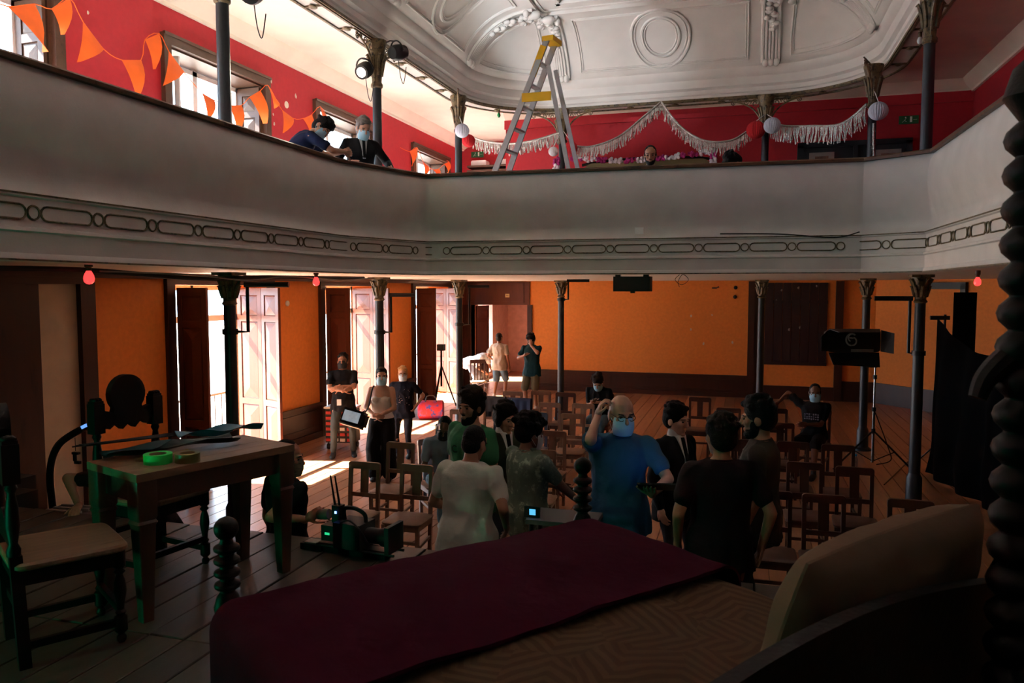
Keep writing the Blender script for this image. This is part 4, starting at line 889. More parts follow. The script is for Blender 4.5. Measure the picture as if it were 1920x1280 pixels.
# ---- stage chairs
def turned(z0, z1, r, m, nm, parent, x, y):
    """turned leg: block, vase, ring, block, foot"""
    L_ = z1 - z0; f = lambda u: z0 + L_ * u
    pr = [(r * 0.5, f(0)), (r * 0.75, f(0.03)), (r * 0.75, f(0.06)), (r * 0.45, f(0.09)), (r * 1.0, f(0.13)), (r * 1.0, f(0.28)), (r * 0.6, f(0.30)), (r * 0.85, f(0.33)), (r * 0.55, f(0.36)), (r * 0.62, f(0.42)), (r * 0.98, f(0.56)), (r * 0.85, f(0.66)), (r * 0.5, f(0.74)), (r * 0.9, f(0.77)), (r * 0.55, f(0.80)), (r * 1.0, f(0.83)), (r * 1.0, f(1))]
    return MB().lathe(pr, 12).build(nm, m, parent, (x, y, 0))
def carved_chair(loc, rz, lab, m, crest=True):
    t = thing('carved_chair', lab, 'chair', loc, rz); hw = 0.2
    for s in (-1, 1):
        turned(0, 0.45, 0.03, m, 'front_leg', t, s * hw, 0.2)
        MB().bar((s * hw, -0.2, 0), (s * hw, -0.22, 0.52), 0.05, 0.05, (0, 1, 0)).build('rear_leg', m, t)
        z = lambda u: 0.52 + 0.54 * u
        MB().lathe([(0.028, z(0)), (0.03, z(0.05)), (0.018, z(0.1)), (0.03, z(0.25)), (0.026, z(0.4)), (0.016, z(0.52)), (0.026, z(0.56)), (0.02, z(0.6))], 12).build('back_post', m, t, (s * hw, -0.225, 0))
        b = MB().box(-0.034, 0.034, -0.034, 0.034, z(0.6), z(0.93)).box(-0.03, 0.03, -0.03, 0.03, z(0.93), z(0.96)); 
        for q in range(3): b.ell((-0.02 + q * 0.02, 0, z(0.97)), (0.011, 0.03, 0.014), n=8, m=5)
        b.build('post_block', m, t, (s * hw, -0.225, 0))
        MB().bar((s * hw, 0.2, 0.1), (s * hw, -0.2, 0.1), 0.025, 0.035).build('stretcher', m, t)
    MB().bar((-hw, -0.2, 0.24), (hw, -0.2, 0.24), 0.025, 0.035).build('stretcher', m, t); MB().bar((-hw, 0.2, 0.16), (hw, 0.2, 0.16), 0.025, 0.035).build('stretcher', m, t)
    MB().loft([((0, 0, 0.45), (0.235, 0, 0), (0, 0.235, 0)), ((0, 0, 0.46), (0.245, 0, 0), (0, 0.245, 0)), ((0, 0, 0.475), (0.245, 0, 0), (0, 0.245, 0)), ((0, 0, 0.485), (0.235, 0, 0), (0, 0.235, 0))], 28, 9).build('seat', M_tablew, t)
    MB().box(-hw, hw, 0.19, 0.215, 0.38, 0.45).box(-hw, hw, -0.225, -0.2, 0.38, 0.45).box(-hw - 0.02, -hw + 0.01, -0.2, 0.2, 0.38, 0.45).box(hw - 0.01, hw + 0.02, -0.2, 0.2, 0.38, 0.45).build('apron', m, t)
    if crest:
        b = MB(); pts = [(-0.17, 0.93), (-0.12, 0.955), (-0.085, 0.94), (-0.075, 0.97)]
        up = [(-0.17, 0.93), (-0.155, 0.975), (-0.12, 0.965), (-0.10, 0.955)] + [(0.12 * math.cos(a), 1.06 + 0.12 * math.sin(a)) for a in [PI * 1.22 - PI * 1.44 * k / 18 for k in range(19)]] + [(0.10, 0.955), (0.12, 0.965), (0.155, 0.975), (0.17, 0.93)]
        lo = [(0.17 - 0.34 * k / 16, 0.885 + (0.018 * math.cos(k / 16 * 8 * PI)) - 0.02 * math.sin(PI * k / 16)) for k in range(17)]
        b.prism(up + lo, -0.022, 0.022, Matrix.Translation((0, -0.225, 0)) @ Matrix.Rotation(R(90), 4, 'X')).build('carved_crest', m, t)
        MB().tube([(0.09 * math.cos(2 * PI * k / 20), -0.25, 1.06 + 0.09 * math.sin(2 * PI * k / 20)) for k in range(20)], 0.01, 6, closed=True).build('crest_ring', m, t)
        b = MB(); lo2 = [(-0.18 + 0.36 * k / 16, 0.60 + 0.1 * math.exp(-((k - 8) / 4.0) ** 2)) for k in range(17)]
        b.prism([(-0.18, 0.56)] + lo2 + [(0.18, 0.56)], -0.015, 0.015, Matrix.Translation((0, -0.225, 0)) @ Matrix.Rotation(R(90), 4, 'X')).build('lower_crest', m, t)
    return t
carved_chair((-3.41, 3.80, ZST), -math.atan2(0.98, -0.18), 'carved dark chair with round crest pushed under the table', M_carved)
carved_chair((-3.13, 2.88, ZST), -math.atan2(0.54, 0.84), 'carved dark chair with plain wooden seat left of table', M_carved)

# ---- table
tang = math.atan2(0.94, 0.34) - PI / 2
t = thing('wooden_table', 'old wooden table with tapered legs on the stage', 'table', (-2.965, 3.64, ZST), tang)
TW, TL = 0.26, 0.48
for k in range(4):
    w_ = 2 * TW / 4; MB().box(-TW + k * w_ + 0.001, -TW + (k + 1) * w_ - 0.001, -TL, TL, 0.735, 0.775).build('top_board', M_tablew, t, smooth=0)
for s in (-1, 1):
    MB().box(s * (TW - 0.055) - 0.012, s * (TW - 0.055) + 0.012, -TL + 0.09, TL - 0.09, 0.61, 0.735).build('apron', M_tableleg, t); MB().box(-TW + 0.09, TW - 0.09, s * (TL - 0.055) - 0.012, s * (TL - 0.055) + 0.012, 0.61, 0.735).build('apron', M_tableleg, t)
    for q in (-1, 1):
        h = lambda r, z: ((0, 0, z), (r, 0, 0), (0, r, 0))
        MB().loft([h(0.03, 0), h(0.048, 0.50), h(0.056, 0.515), h(0.048, 0.53), h(0.056, 0.545), h(0.056, 0.735)], 16, 8).build('leg', M_tableleg, t, (s * (TW - 0.055), q * (TL - 0.055), 0))
# things on the table
zt = ZST + 0.776
M_gtape = mat('green_tape', '#25e060', 0.5, 0, 0.05, 8)
def ring(r0, r1, h, n=28): return [(r0, 0), (r1, 0), (r1, h), (r0, h)]
def tape(loc, r, h, m, lab):
    t = thing('tape_roll', lab, 'tape', loc); b = MB(); n = 30; pr = [(r * 0.62, 0), (r, 0), (r, h), (r * 0.62, h)]; vs = []; fs = []
    for k in range(n):
        a = 2 * PI * k / n; vs += [(p * math.cos(a), p * math.sin(a), z) for p, z in pr]
    for k in range(n):
        k2 = (k + 1) % n
        for j in range(4): j2 = (j + 1) % 4; fs.append((k * 4 + j, k2 * 4 + j, k2 * 4 + j2, k * 4 + j2))
    b.add(vs, fs).build('tape', m, t); b2 = MB(); vs2 = []
    for k in range(n):
        a = 2 * PI * k / n; vs2 += [(p * math.cos(a), p * math.sin(a), z) for p, z in ((r * 0.58, 0.001), (r * 0.625, 0.001), (r * 0.625, h - 0.001), (r * 0.58, h - 0.001))]
    b2.add(vs2, fs).build('core', mat('card_core', '#a08c6a', 0.8), t)
tape((-2.98, 3.36, zt), 0.072, 0.05, M_gtape, 'bright green tape roll lying on the table edge'); tape((-2.85, 3.43, zt), 0.065, 0.048, mat('clear_amber_tape', '#6f6a3a', 0.3), 'amber tape roll beside the green roll on table')
M_gel = mat('blue_gel', '#12708c', 0.2, 0, 0.1, 6); M_gel2 = mat('teal_gel', '#0a3a3c', 0.25, 0, 0.1, 6); M_gold = mat('gold_foil_sheet', '#a8842a', 0.3, 0.6, 0.2, 12)
def sheet(c, ang, L_, W_, m, lab, curl=0.02, seed=1, z=0.0):
    b = MB(); n = 14; vs = []; rnd = random.Random(seed); ph = rnd.uniform(0, 6)
    for i in range(n + 1):
        for j in range(4):
            x = -L_ / 2 + L_ * i / n; y = -W_ / 2 + W_ * j / 3; vs.append((x, y, 0.006 + curl * (0.5 + 0.5 * math.sin(ph + i * 0.7 + j * 0.9)) + (0.03 * ((j - 1.5) / 1.5) ** 2 if curl > 0.015 else 0)))
    m_ = len(vs); vs += [(x, y, zz - 0.003) for x, y, zz in vs]; fs = []
    for i in range(n):
        for j in range(3):
            a = i * 4 + j; fs += [(a, a + 4, a + 5, a + 1), (m_ + a + 1, m_ + a + 5, m_ + a + 4, m_ + a)]
    o = b.add(vs, fs).build('gel_sheet', m, None, (c[0], c[1], zt + z), ang); tag(o, lab, 'gel sheet')
sheet((-3.12, 3.64), math.atan2(0.62, 0.33), 0.74, 0.16, M_gel2, 'dark teal lighting gel strip lying along the table', 0.02, 1); sheet((-2.95, 3.84), math.atan2(0.6, 0.3), 0.5, 0.1, M_gel, 'bright blue lighting gel strip curling on table', 0.025, 2, 0.058)
sheet((-3.055, 3.485), math.atan2(0.62, 0.33), 0.30, 0.075, M_gold, 'crumpled gold foil sheet beside the tape rolls', 0.012, 3, 0.0)
o = MB()
for k in range(6): o.tube([(-3.46 + 0.012 * k, 3.27 + 0.01 * k, zt + 0.075 + 0.004 * (k % 3)), (-3.12 + 0.014 * k, 3.86 - 0.02 * k, zt + 0.078 + 0.005 * ((k * 2) % 3))], 0.004, 5)
o = o.build('gel_frame_rods', M_black); tag(o, 'bundle of thin black rods on the teal gel strip', 'rods'); o['kind'] = 'stuff'

# ---- bed
BU = V((0.61, 0.79, 0)).normalized(); BV = V((0.79, -0.61, 0)).normalized(); BP = V((-1.77, 2.32, ZST)); BW, BL = 1.69, 1.87
brz = math.atan2(BU.y, BU.x)                      # local x = along footboard, local y = -BV, so the head is at -y
bed = thing('wooden_bed', 'dark carved wooden bed with ball-topped posts on stage', 'bed', BP, brz)
postp = [(0.03, 0), (0.03, 0.3), (0.036, 0.32), (0.03, 0.34), (0.045, 0.40), (0.05, 0.44), (0.035, 0.485), (0.028, 0.5), (0.046, 0.53), (0.05, 0.555), (0.038, 0.595), (0.026, 0.61)]
for k in range(4): z = 0.615 + k * 0.045; postp += [(0.026, z), (0.044, z + 0.012), (0.047, z + 0.02), (0.044, z + 0.028), (0.026, z + 0.038)]
postp += [(0.022, 0.8), (0.024, 0.81)] + [(0.044 * math.sin(PI * q / 10), 0.842 - 0.042 * math.cos(PI * q / 10)) for q in range(2, 10)] + [(0.004, 0.886)]
pme = MB().lathe(postp, 18).mesh('post', M_carved)
for x in (0, BW): link('post', pme, bed, (x, 0, 0))
MB().box(0.02, BW - 0.02, -0.02, 0.02, 0.18, 0.48).build('footboard', M_carved, bed)
for x in (0.02, BW - 0.02): MB().box(x - 0.02, x + 0.02, -BL, 0, 0.2, 0.34).build('side_rail', M_carved, bed)
for x in (0.1, BW - 0.02): MB().lathe([(0.035, 0), (0.035, 0.55), (0.045, 0.58), (0.03, 0.62), (0.03, 0.86), (0.04, 0.88), (0.02, 0.93)], 14).build('head_post', M_carved, bed, (x, -BL, 0))
hb = [(0.1, 0.3)] + [(0.1 + (BW - 0.2) * k / 24, 0.88 + 0.08 * math.sin(PI * k / 24)) for k in range(25)] + [(BW - 0.1, 0.3)]
MB().prism(hb, -0.02, 0.02, Matrix.Translation((0, -BL, 0)) @ Matrix.Rotation(R(90), 4, 'X')).build('headboard', M_carved, bed)
def leaf_cloth(name, col, col2):
    m = mat(name, col, 0.95, 0, 0.1, 3, spec=0.05); nt = m.node_tree; N = nt.nodes; L = nt.links; b = N['Principled BSDF']
    tc = N.new('ShaderNodeTexCoord'); vo = N.new('ShaderNodeTexVoronoi'); vo.inputs['Scale'].default_value = 3.2
    nw = N.new('ShaderNodeTexNoise'); nw.inputs['Scale'].default_value = 5; L.new(tc.outputs['Object'], nw.inputs[0]); wv2 = N.new('ShaderNodeVectorMath'); wv2.operation = 'MULTIPLY_ADD'; wv2.inputs[1].default_value = (0.07, 0.07, 0.0); L.new(nw.outputs[1], wv2.inputs[0]); L.new(tc.outputs['Object'], wv2.inputs[2]); L.new(wv2.outputs[0], vo.inputs['Vector'])
    sp = N.new('ShaderNodeSeparateColor'); L.new(vo.outputs['Color'], sp.inputs[0]); mu = N.new('ShaderNodeMath'); mu.operation = 'MULTIPLY'; mu.inputs[1].default_value = 6.28; L.new(sp.outputs[0], mu.inputs[0])
    sb = N.new('ShaderNodeVectorMath'); sb.operation = 'SUBTRACT'; L.new(wv2.outputs[0], sb.inputs[0]); L.new(vo.outputs['Position'], sb.inputs[1])
    vr = N.new('ShaderNodeVectorRotate'); vr.rotation_type = 'Z_AXIS'; L.new(sb.outputs[0], vr.inputs['Vector']); L.new(mu.outputs[0], vr.inputs['Angle'])
    sx = N.new('ShaderNodeSeparateXYZ'); L.new(vr.outputs[0], sx.inputs[0])
    ab = N.new('ShaderNodeMath'); ab.operation = 'ABSOLUTE'; L.new(sx.outputs[0], ab.inputs[0])
    pw_ = N.new('ShaderNodeMath'); pw_.operation = 'MULTIPLY_ADD'; pw_.inputs[1].default_value = 0.9; L.new(ab.outputs[0], pw_.inputs[0]); L.new(sx.outputs[1], pw_.inputs[2])
    sc_ = N.new('ShaderNodeMath'); sc_.operation = 'MULTIPLY'; sc_.inputs[1].default_value = 115; L.new(pw_.outputs[0], sc_.inputs[0])
    sn = N.new('ShaderNodeMath'); sn.operation = 'SINE'; L.new(sc_.outputs[0], sn.inputs[0])
    rp = N.new('ShaderNodeValToRGB'); rp.color_ramp.elements[0].position = 0.35; rp.color_ramp.elements[1].position = 0.65
    ma = N.new('ShaderNodeMapRange'); ma.inputs[1].default_value = -1; ma.inputs[2].default_value = 1; L.new(sn.outputs[0], ma.inputs[0]); L.new(ma.outputs[0], rp.inputs[0])
    mx = N.new('ShaderNodeMix'); mx.data_type = 'RGBA'; mx.inputs[6].default_value = (*hexc(col2), 1); mx.inputs[7].default_value = (*hexc(col), 1); L.new(rp.outputs[0], mx.inputs[0]); L.new(mx.outputs[2], b.inputs['Base Color'])
    bp = N.new('ShaderNodeBump'); bp.inputs['Strength'].default_value = 0.4; bp.inputs['Distance'].default_value = 0.005; L.new(ma.outputs[0], bp.inputs['Height']); L.new(bp.outputs[0], b.inputs['Normal'])
    return m
M_duvet = leaf_cloth('leaf_duvet', '#5f4a3a', '#533f30'); M_maroon = mat('maroon_cloth', '#3d0f20', 0.95, 0, 0.1, 4, 0.25, 14, spec=0.05)
M_pillow = mat('tan_pillow_cloth', '#6f5a49', 0.95, 0, 0.12, 3, 0.3, 9, spec=0.05)
def cloth_box(x0, x1, y0, y1, z0, z1, r, nx, ny, amp, seed, bulge=0.0):
    """closed soft slab: rounded top edge, wrinkled top and sides"""
    b = MB(); nz_ = 6; rows = []
    def pt(u, v, w_):
        # w_: 0 bottom .. 1 top
        x = x0 + (x1 - x0) * u; y = y0 + (y1 - y0) * v; z = z0 + (z1 - z0) * w_
        n3 = mnoise.noise(V((x * 3.1 + seed, y * 3.1, z * 2))) * amp + mnoise.noise(V((x * 9 + seed, y * 2.5, z * 3))) * amp * 0.5
        return x, y, z, n3
    n = 0; vs = []; fs = []
    prof_ = [(0.0, 0.0), (0.0, 0.5)] + [(r * (1 - math.cos(a)), 1 - (r / (z1 - z0)) * (1 - math.sin(a))) for a in [PI / 2 * k / 5 for k in range(6)]]
    def loop(ins, wz):
        pts = []; a0, a1, c0, c1 = x0 + ins, x1 - ins, y0 + ins, y1 - ins
        for k in range(nx): pts.append((a0 + (a1 - a0) * k / nx, c0))
        for k in range(ny): pts.append((a1, c0 + (c1 - c0) * k / ny))
        for k in range(nx): pts.append((a1 + (a0 - a1) * k / nx, c1))
        for k in range(ny): pts.append((a0, c1 + (c0 - c1) * k / ny))
        z = z0 + (z1 - z0) * wz; out = []
        for x, y in pts:
            q = mnoise.noise(V((x * 4 + seed, y * 4, z * 2.0))) * amp; cx, cy = (x0 + x1) / 2, (y0 + y1) / 2
            dx = 1 if x >= x1 - ins - 1e-6 else (-1 if x <= x0 + ins + 1e-6 else 0); dy = 1 if y >= y1 - ins - 1e-6 else (-1 if y <= y0 + ins + 1e-6 else 0)
            out.append((x + dx * q * 0.8, y + dy * q * 0.8, z + (q if wz > 0.9 else 0)))
        return out
    m_ = 2 * (nx + ny)
    for ins, wz in prof_: vs += loop(ins, wz)
    L_ = len(prof_)
    for i in range(L_ - 1):
        for k in range(m_): k2 = (k + 1) % m_; fs.append((i * m_ + k, i * m_ + k2, (i + 1) * m_ + k2, (i + 1) * m_ + k))
    # top grid shares the last loop
    last = (L_ - 1) * m_; grid = {}
    for i in range(nx + 1):
        for j in range(ny + 1):
            if j == 0: grid[i, j] = last + i if i < nx else last + nx
            elif i == nx: grid[i, j] = last + nx + j if j < ny else last + nx + ny
            elif j == ny: grid[i, j] = last + nx + ny + (nx - i)
            elif i == 0: grid[i, j] = last + 2 * nx + ny + (ny - j)
    for i in range(nx + 1):
        for j in range(ny + 1):
            if (i, j) not in grid:
                x = x0 + r + (x1 - x0 - 2 * r) * i / nx; y = y0 + r + (y1 - y0 - 2 * r) * j / ny
                q = mnoise.noise(V((x * 4 + seed, y * 4, z1 * 2))) * amp + mnoise.noise(V((x * 11 + seed, y * 4, 3))) * amp * 0.35
                grid[i, j] = len(vs); vs.append((x, y, z1 + q + bulge * math.sin(PI * i / nx) * math.sin(PI * j / ny)))
    for i in range(nx):
        for j in range(ny): fs.append((grid[i, j], grid[i + 1, j], grid[i + 1, j + 1], grid[i, j + 1]))
    fs.append(tuple(reversed(range(m_))))
    return b.add(vs, fs)
def drape(x0, x1, y0, y1, zlow, ztop, r, nx, ny, amp, seed, th, bulge=0.0):
    """cloth laid over the bed: hangs down both long sides, open underneath, real thickness"""
    sec = [(x0, zlow + (ztop - r - zlow) * k / 5) for k in range(5)] + [(x0 + r * (1 - math.cos(a)), ztop - r + r * math.sin(a)) for a in [PI / 2 * k / 6 for k in range(6)]]
    sec += [(x0 + r + (x1 - x0 - 2 * r) * k / nx, ztop) for k in range(nx + 1)]
    sec += [(x1 - r * (1 - math.cos(a)), ztop - r + r * math.sin(a)) for a in [PI / 2 * (1 - k / 6) for k in range(1, 7)]] + [(x1, ztop - r + (zlow - ztop + r) * k / 5) for k in range(1, 6)]
    m_ = len(sec); outer = []; inner = []; cx = (x0 + x1) / 2; hx = (x1 - x0) / 2
    for j in range(ny + 1):
        y = y0 + (y1 - y0) * j / ny
        for k, (x, z) in enumerate(sec):
            q = mnoise.noise(V((x * 4 + seed, y * 4, z * 2))) * amp + mnoise.noise(V((x * 11 + seed, y * 4, 3))) * amp * 0.35
            top = max(0.0, min(1.0, (z - (ztop - r)) / r)); u = (x - cx) / hx
            zz = z + top * (q + bulge * max(0, 1 - u * u) * math.sin(PI * j / ny)); xx = x + (1 - top) * q * 0.6 * math.copysign(1, u)
            outer.append((xx, y, zz)); inner.append((xx - th * (1 - top) * math.copysign(1, u), y, zz - th * top))
    N_ = len(outer); b = MB(); fs = []
    for j in range(ny):
        for k in range(m_ - 1): a = j * m_ + k; fs += [(a, a + 1, a + m_ + 1, a + m_), (N_ + a + m_, N_ + a + m_ + 1, N_ + a + 1, N_ + a)]
        for k in (0, m_ - 1):
            a = j * m_ + k; fs.append((a, a + m_, N_ + a + m_, N_ + a) if k == 0 else (a + m_, a, N_ + a, N_ + a + m_))
    for j in (0, ny):
        for k in range(m_ - 1): a = j * m_ + k; fs.append((a + 1, a, N_ + a, N_ + a + 1) if j == 0 else (a, a + 1, N_ + a + 1, N_ + a))
    return b.add(outer + inner, fs)
mt = cloth_box(0.06, BW - 0.06, -BL + 0.06, -0.07, 0.3, 0.5, 0.05, 20, 20, 0.002, 1).build('mattress', M_whitewood, None, BP, brz); tag(mt, 'pale mattress on the wooden bed under the covers', 'mattress')
dv = drape(-0.045, BW + 0.045, -BL + 0.1, -0.09, 0.26, 0.545, 0.085, 40, 48, 0.011, 4, 0.022, 0.03).build('duvet', M_duvet, None, BP, brz, smooth=60); tag(dv, 'brown duvet with woven palm leaf pattern on bed', 'duvet')
mb_ = drape(-0.08, BW + 0.08, -0.88, -0.062, 0.10, 0.605, 0.1, 44, 26, 0.012, 9, 0.014, 0.02).build('blanket', M_maroon, None, BP, brz, smooth=60); tag(mb_, 'dark maroon blanket spread across foot of bed', 'blanket')
def pillow(name, lx, ly, th, M4, m, lab, seed):
    b = MB(); n = 30; vs = []; fs = []
    for sgn in (1, -1):
        for i in range(n + 1):
            for j in range(n + 1):
                u, v = i / n * 2 - 1, j / n * 2 - 1; h = max(0, (1 - u ** 4) * (1 - v ** 4)) ** 0.5; pinch = 1 - 0.06 * (u * u) * (1 - abs(v)) - 0.0
                x = u * lx * (1 - 0.05 * v * v); y = v * ly * (1 - 0.07 * u * u)
                wv_ = mnoise.noise(V((x * 7 + seed, y * 7, sgn))) * 0.018 + abs(mnoise.noise(V((x * 16 + seed, y * 5, 2 * sgn)))) * 0.012
                vs.append(M4 @ V((x, y, sgn * (th * h + wv_ * h + 0.004))))
    N_ = (n + 1) ** 2
    for i in range(n):
        for j in range(n):
            a = i * (n + 1) + j; fs.append((a, a + n + 1, a + n + 2, a + 1)); fs.append((N_ + a + 1, N_ + a + n + 2, N_ + a + n + 1, N_ + a))
    rim = [i * (n + 1) for i in range(n + 1)] + [n * (n + 1) + j for j in range(1, n + 1)] + [i * (n + 1) + n for i in range(n - 1, -1, -1)] + [j for j in range(n - 1, 0, -1)]
    for k in range(len(rim)): a, c = rim[k], rim[(k + 1) % len(rim)]; fs.append((a, c, N_ + c, N_ + a))
    o = b.add(vs, fs).build(name, m, None, BP, brz, smooth=70); tag(o, lab, 'pillow')
PM = lambda x, y, z, tilt: Matrix.Translation((x, y, z)) @ Matrix.Rotation(tilt, 4, 'X')
pillow('pillow', 0.46, 0.24, 0.10, PM(1.30, -BL + 0.165, 0.835, R(-74)), M_pillow, 'large tan pillow leaning against bed headboard', 2)
# tall turned stand behind the bed head
t = thing('turned_post_stand', 'tall dark turned wooden stand with scroll arm behind bed head', 'stand', (0.69, 2.28, ZST))
pr = [(0.16, 0), (0.16, 0.03), (0.07, 0.06), (0.05, 0.1)]
z = 0.1; k = 0
while z < 2.12: pr += [(0.036, z), (0.058, z + 0.022), (0.064, z + 0.042), (0.058, z + 0.062), (0.036, z + 0.084)]; z += 0.088
pr += [(0.03, z), (0.07, z + 0.06), (0.05, z + 0.13), (0.01, z + 0.17)]
MB().lathe(pr, 18).build('post', M_carved, t)
MB().tube(bezier([(0.0, 0, 1.53), (-0.04, -0.01, 1.52), (-0.09, -0.03, 1.47), (-0.11, -0.04, 1.42)], 6), [0.04 - 0.001 * q for q in range(19)], 10).build('scroll_arm', M_carved, t)

# ---- camera rig on the stage edge
t = thing('film_camera', 'black film camera rig with antennas on the stage edge', 'camera', (-2.42, 4.38, ZST), R(-6))
MB().box(-0.05, 0.15, -0.09, 0.09, 0.06, 0.22).build('body', M_blackm, t)
MB().lathe([(0.045, 0), (0.05, 0.02), (0.05, 0.1), (0.06, 0.12), (0.06, 0.2), (0.066, 0.21)], 20, Matrix.Rotation(R(90), 4, 'Y'), (0.15, 0, 0.14)).build('lens', M_blackm, t)
MB().box(0.33, 0.36, -0.09, 0.09, 0.06, 0.23).build('matte_box', M_blackm, t); MB().box(-0.17, -0.05, -0.05, 0.05, 0.08, 0.18).build('battery', M_blackm, t); MB().box(-0.33, -0.17, -0.06, 0.06, 0.0, 0.045).build('base_plate', M_blackm, t)
MB().box(-0.31, -0.22, -0.045, 0.03, 0.045, 0.052).build('label_plate', mat('grey_plate', '#9a938c', 0.6), t); MB().box(-0.2, 0.3, -0.04, 0.04, 0.0, 0.06).build('rod_plate', M_black, t)
for y in (-0.06, 0.06): MB().tube([(-0.2, y, 0.05), (0.38, y, 0.05)], 0.009, 8).build('rod', M_black, t)
MB().tube(bezier([(-0.02, 0, 0.22), (-0.02, 0, 0.29), (0.06, 0, 0.3), (0.13, 0, 0.27), (0.14, 0, 0.22)], 5), 0.014, 8).build('top_handle', M_black, t)
MB().box(-0.10, -0.04, -0.03, 0.03, 0.2, 0.31).build('transmitter', M_blackm, t)
for x in (-0.095, -0.06): MB().tube([(x, 0, 0.31), (x - 0.025, -0.01, 0.5)], [0.008, 0.005], 6).build('antenna', M_black, t)
MB().lathe([(0.02, 0), (0.032, 0.005), (0.036, 0.03), (0.03, 0.09)], 16, Matrix.Rotation(R(-100), 4, 'Y'), (-0.12, -0.02, 0.25)).build('viewfinder', mat('grey_rubber', '#6a6258', 0.7), t)
MB().box(-0.075, -0.062, -0.034, -0.03, 0.26, 0.275).build('led', emis('blue_led', '#6a9bff', 4), t); MB().box(-0.14, -0.105, -0.053, -0.05, 0.12, 0.135).build('display', emis('green_led', '#22b070', 1.2), t)
MB().tube(bezier([(0.0, -0.08, 0.22), (0.08, -0.1, 0.25), (0.16, -0.1, 0.2), (0.2, -0.08, 0.12)], 6), 0.006, 6).build('wire', M_cable, t)

# ---- video table with small monitor in front of the stage
t = thing('equipment_cart', 'narrow grey equipment cart in front of the stage', 'cart', (-1.12, 4.96, 0.26))
MB().box(-0.23, 0.23, -0.15, 0.15, 1.0, 1.03).build('top', mat('grey_laminate', '#4e4c4c', 0.5), t)
for sx in (-0.2, 0.2):
    for sy in (-0.12, 0.12): MB().tube([(sx, sy, 0), (sx, sy, 1.0)], 0.015, 8).build('leg', M_black, t)
t = thing('small_monitor', 'small lit field monitor on grey cart', 'monitor', (-1.32, 4.87, 1.29)); t.scale = (0.6, 0.6, 0.6); MB().box(-0.09, 0.09, -0.015, 0.015, 0, 0.12).build('case', M_blackm, t); MB().box(-0.03, 0.04, -0.018, -0.015, 0.03, 0.095).build('screen', emis('screen_blue', '#58b8e8', 0.9), t)

# ---- studio light on stand
t = thing('studio_light', 'black barn-door studio light with white swirl emblem', 'studio light', (1.58, 12.8, 1.84), R(14)); t.scale = (0.9, 0.9, 0.9)
b = MB().box(-0.44, 0.42, -0.1, 0.16, 0.0, 0.3); b = MB().loft([((0, 0.18, 0.2), (0.40, 0, 0), (0, 0, 0.16)), ((0, -0.05, 0.2), (0.44, 0, 0), (0, 0, 0.2)), ((0, -0.12, 0.2), (0.44, 0, 0), (0, 0, 0.2))], 24, 9); b.build('housing', M_blackm, t)
M_flap = M_blackm
def flap(p, nm): 
    a, b_, c, d = [V(q) for q in p]; n_ = (b_ - a).cross(c - a).normalized() * 0.008
    MB().add([a, b_, c, d, a + n_, b_ + n_, c + n_, d + n_], [(3, 2, 1, 0), (4, 5, 6, 7), (0, 1, 5, 4), (1, 2, 6, 5), (2, 3, 7, 6), (3, 0, 4, 7)]).build(nm, M_flap, t)
flap([(-0.42, -0.12, 0.4), (0.42, -0.12, 0.4), (0.3, -0.42, 0.36), (-0.36, -0.42, 0.36)], 'top_flap'); flap([(-0.42, -0.12, 0.0), (0.42, -0.12, 0.0), (0.34, -0.36, -0.22), (-0.42, -0.36, -0.18)], 'bottom_flap')
flap([(-0.44, -0.12, 0.02), (-0.44, -0.12, 0.38), (-0.62, -0.32, 0.28), (-0.62, -0.32, 0.04)], 'side_flap'); flap([(0.44, -0.12, 0.02), (0.44, -0.12, 0.38), (0.56, -0.34, 0.34), (0.56, -0.34, 0.0)], 'side_flap')
MB().box(-0.36, 0.36, -0.128, -0.12, 0.06, 0.34).build('lamp_face', mat('lamp_face_black', '#050506', 0.6), t); MB().box(-0.05, 0.32, -0.135, -0.128, 0.01, 0.06).build('lamp_tube', mat('silver_reflector', '#a9adb0', 0.3, 0.6), t)
em = MB(); arc = lambda cx, cz, r, a0, a1, n=16: [(cx + r * math.cos(a0 + (a1 - a0) * k / n), 0, cz + r * 1.1 * math.sin(a0 + (a1 - a0) * k / n)) for k in range(n + 1)]
em.tube(arc(0, 0, 0.09, R(50), R(270)), 0.014, 6); em.tube(arc(0.02, -0.03, 0.06, R(-95), R(75)), 0.013, 6); em.tube([(0.03, 0, 0.025), (-0.035, 0, 0.03)], 0.012, 6); em.tube(arc(0.0, 0.03, 0.055, R(100), R(250), 10), 0.011, 6)
e = em.build('swirl_emblem', mat('emblem_white', '#c4c8cc', 0.6), t, (-0.05, -0.14, 0.22)); e['label'] = 'white swirl emblem'
t = thing('light_stand', 'chrome tripod stand holding the barn-door studio light', 'light stand', (1.95, 12.95, 0))
MB().tube([(0, 0, 0.12), (0, 0, 0.95)], 0.02, 10).tube([(0, 0, 0.95), (0, 0, 1.45)], 0.016, 10).tube([(0, 0, 1.45), (0, 0, 1.66)], 0.013, 10).build('pole', mat('chrome', '#9aa0a6', 0.25, 0.9), t)
for z in (0.95, 1.45, 0.62): MB().lathe([(0.03, -0.03), (0.03, 0.03)], 10, None, (0, 0, z)).build('collar', M_black, t)
for a in (R(200), R(-20), R(80)):
    d = V((math.cos(a), math.sin(a), 0)); MB().tube([(0, 0, 0.62), d * 0.62 + V((0, 0, 0.02))], 0.014, 8).build('leg', M_black, t); MB().tube([(0, 0, 0.14), d * 0.31 + V((0, 0, 0.32))], 0.008, 6).build('brace', M_black, t)
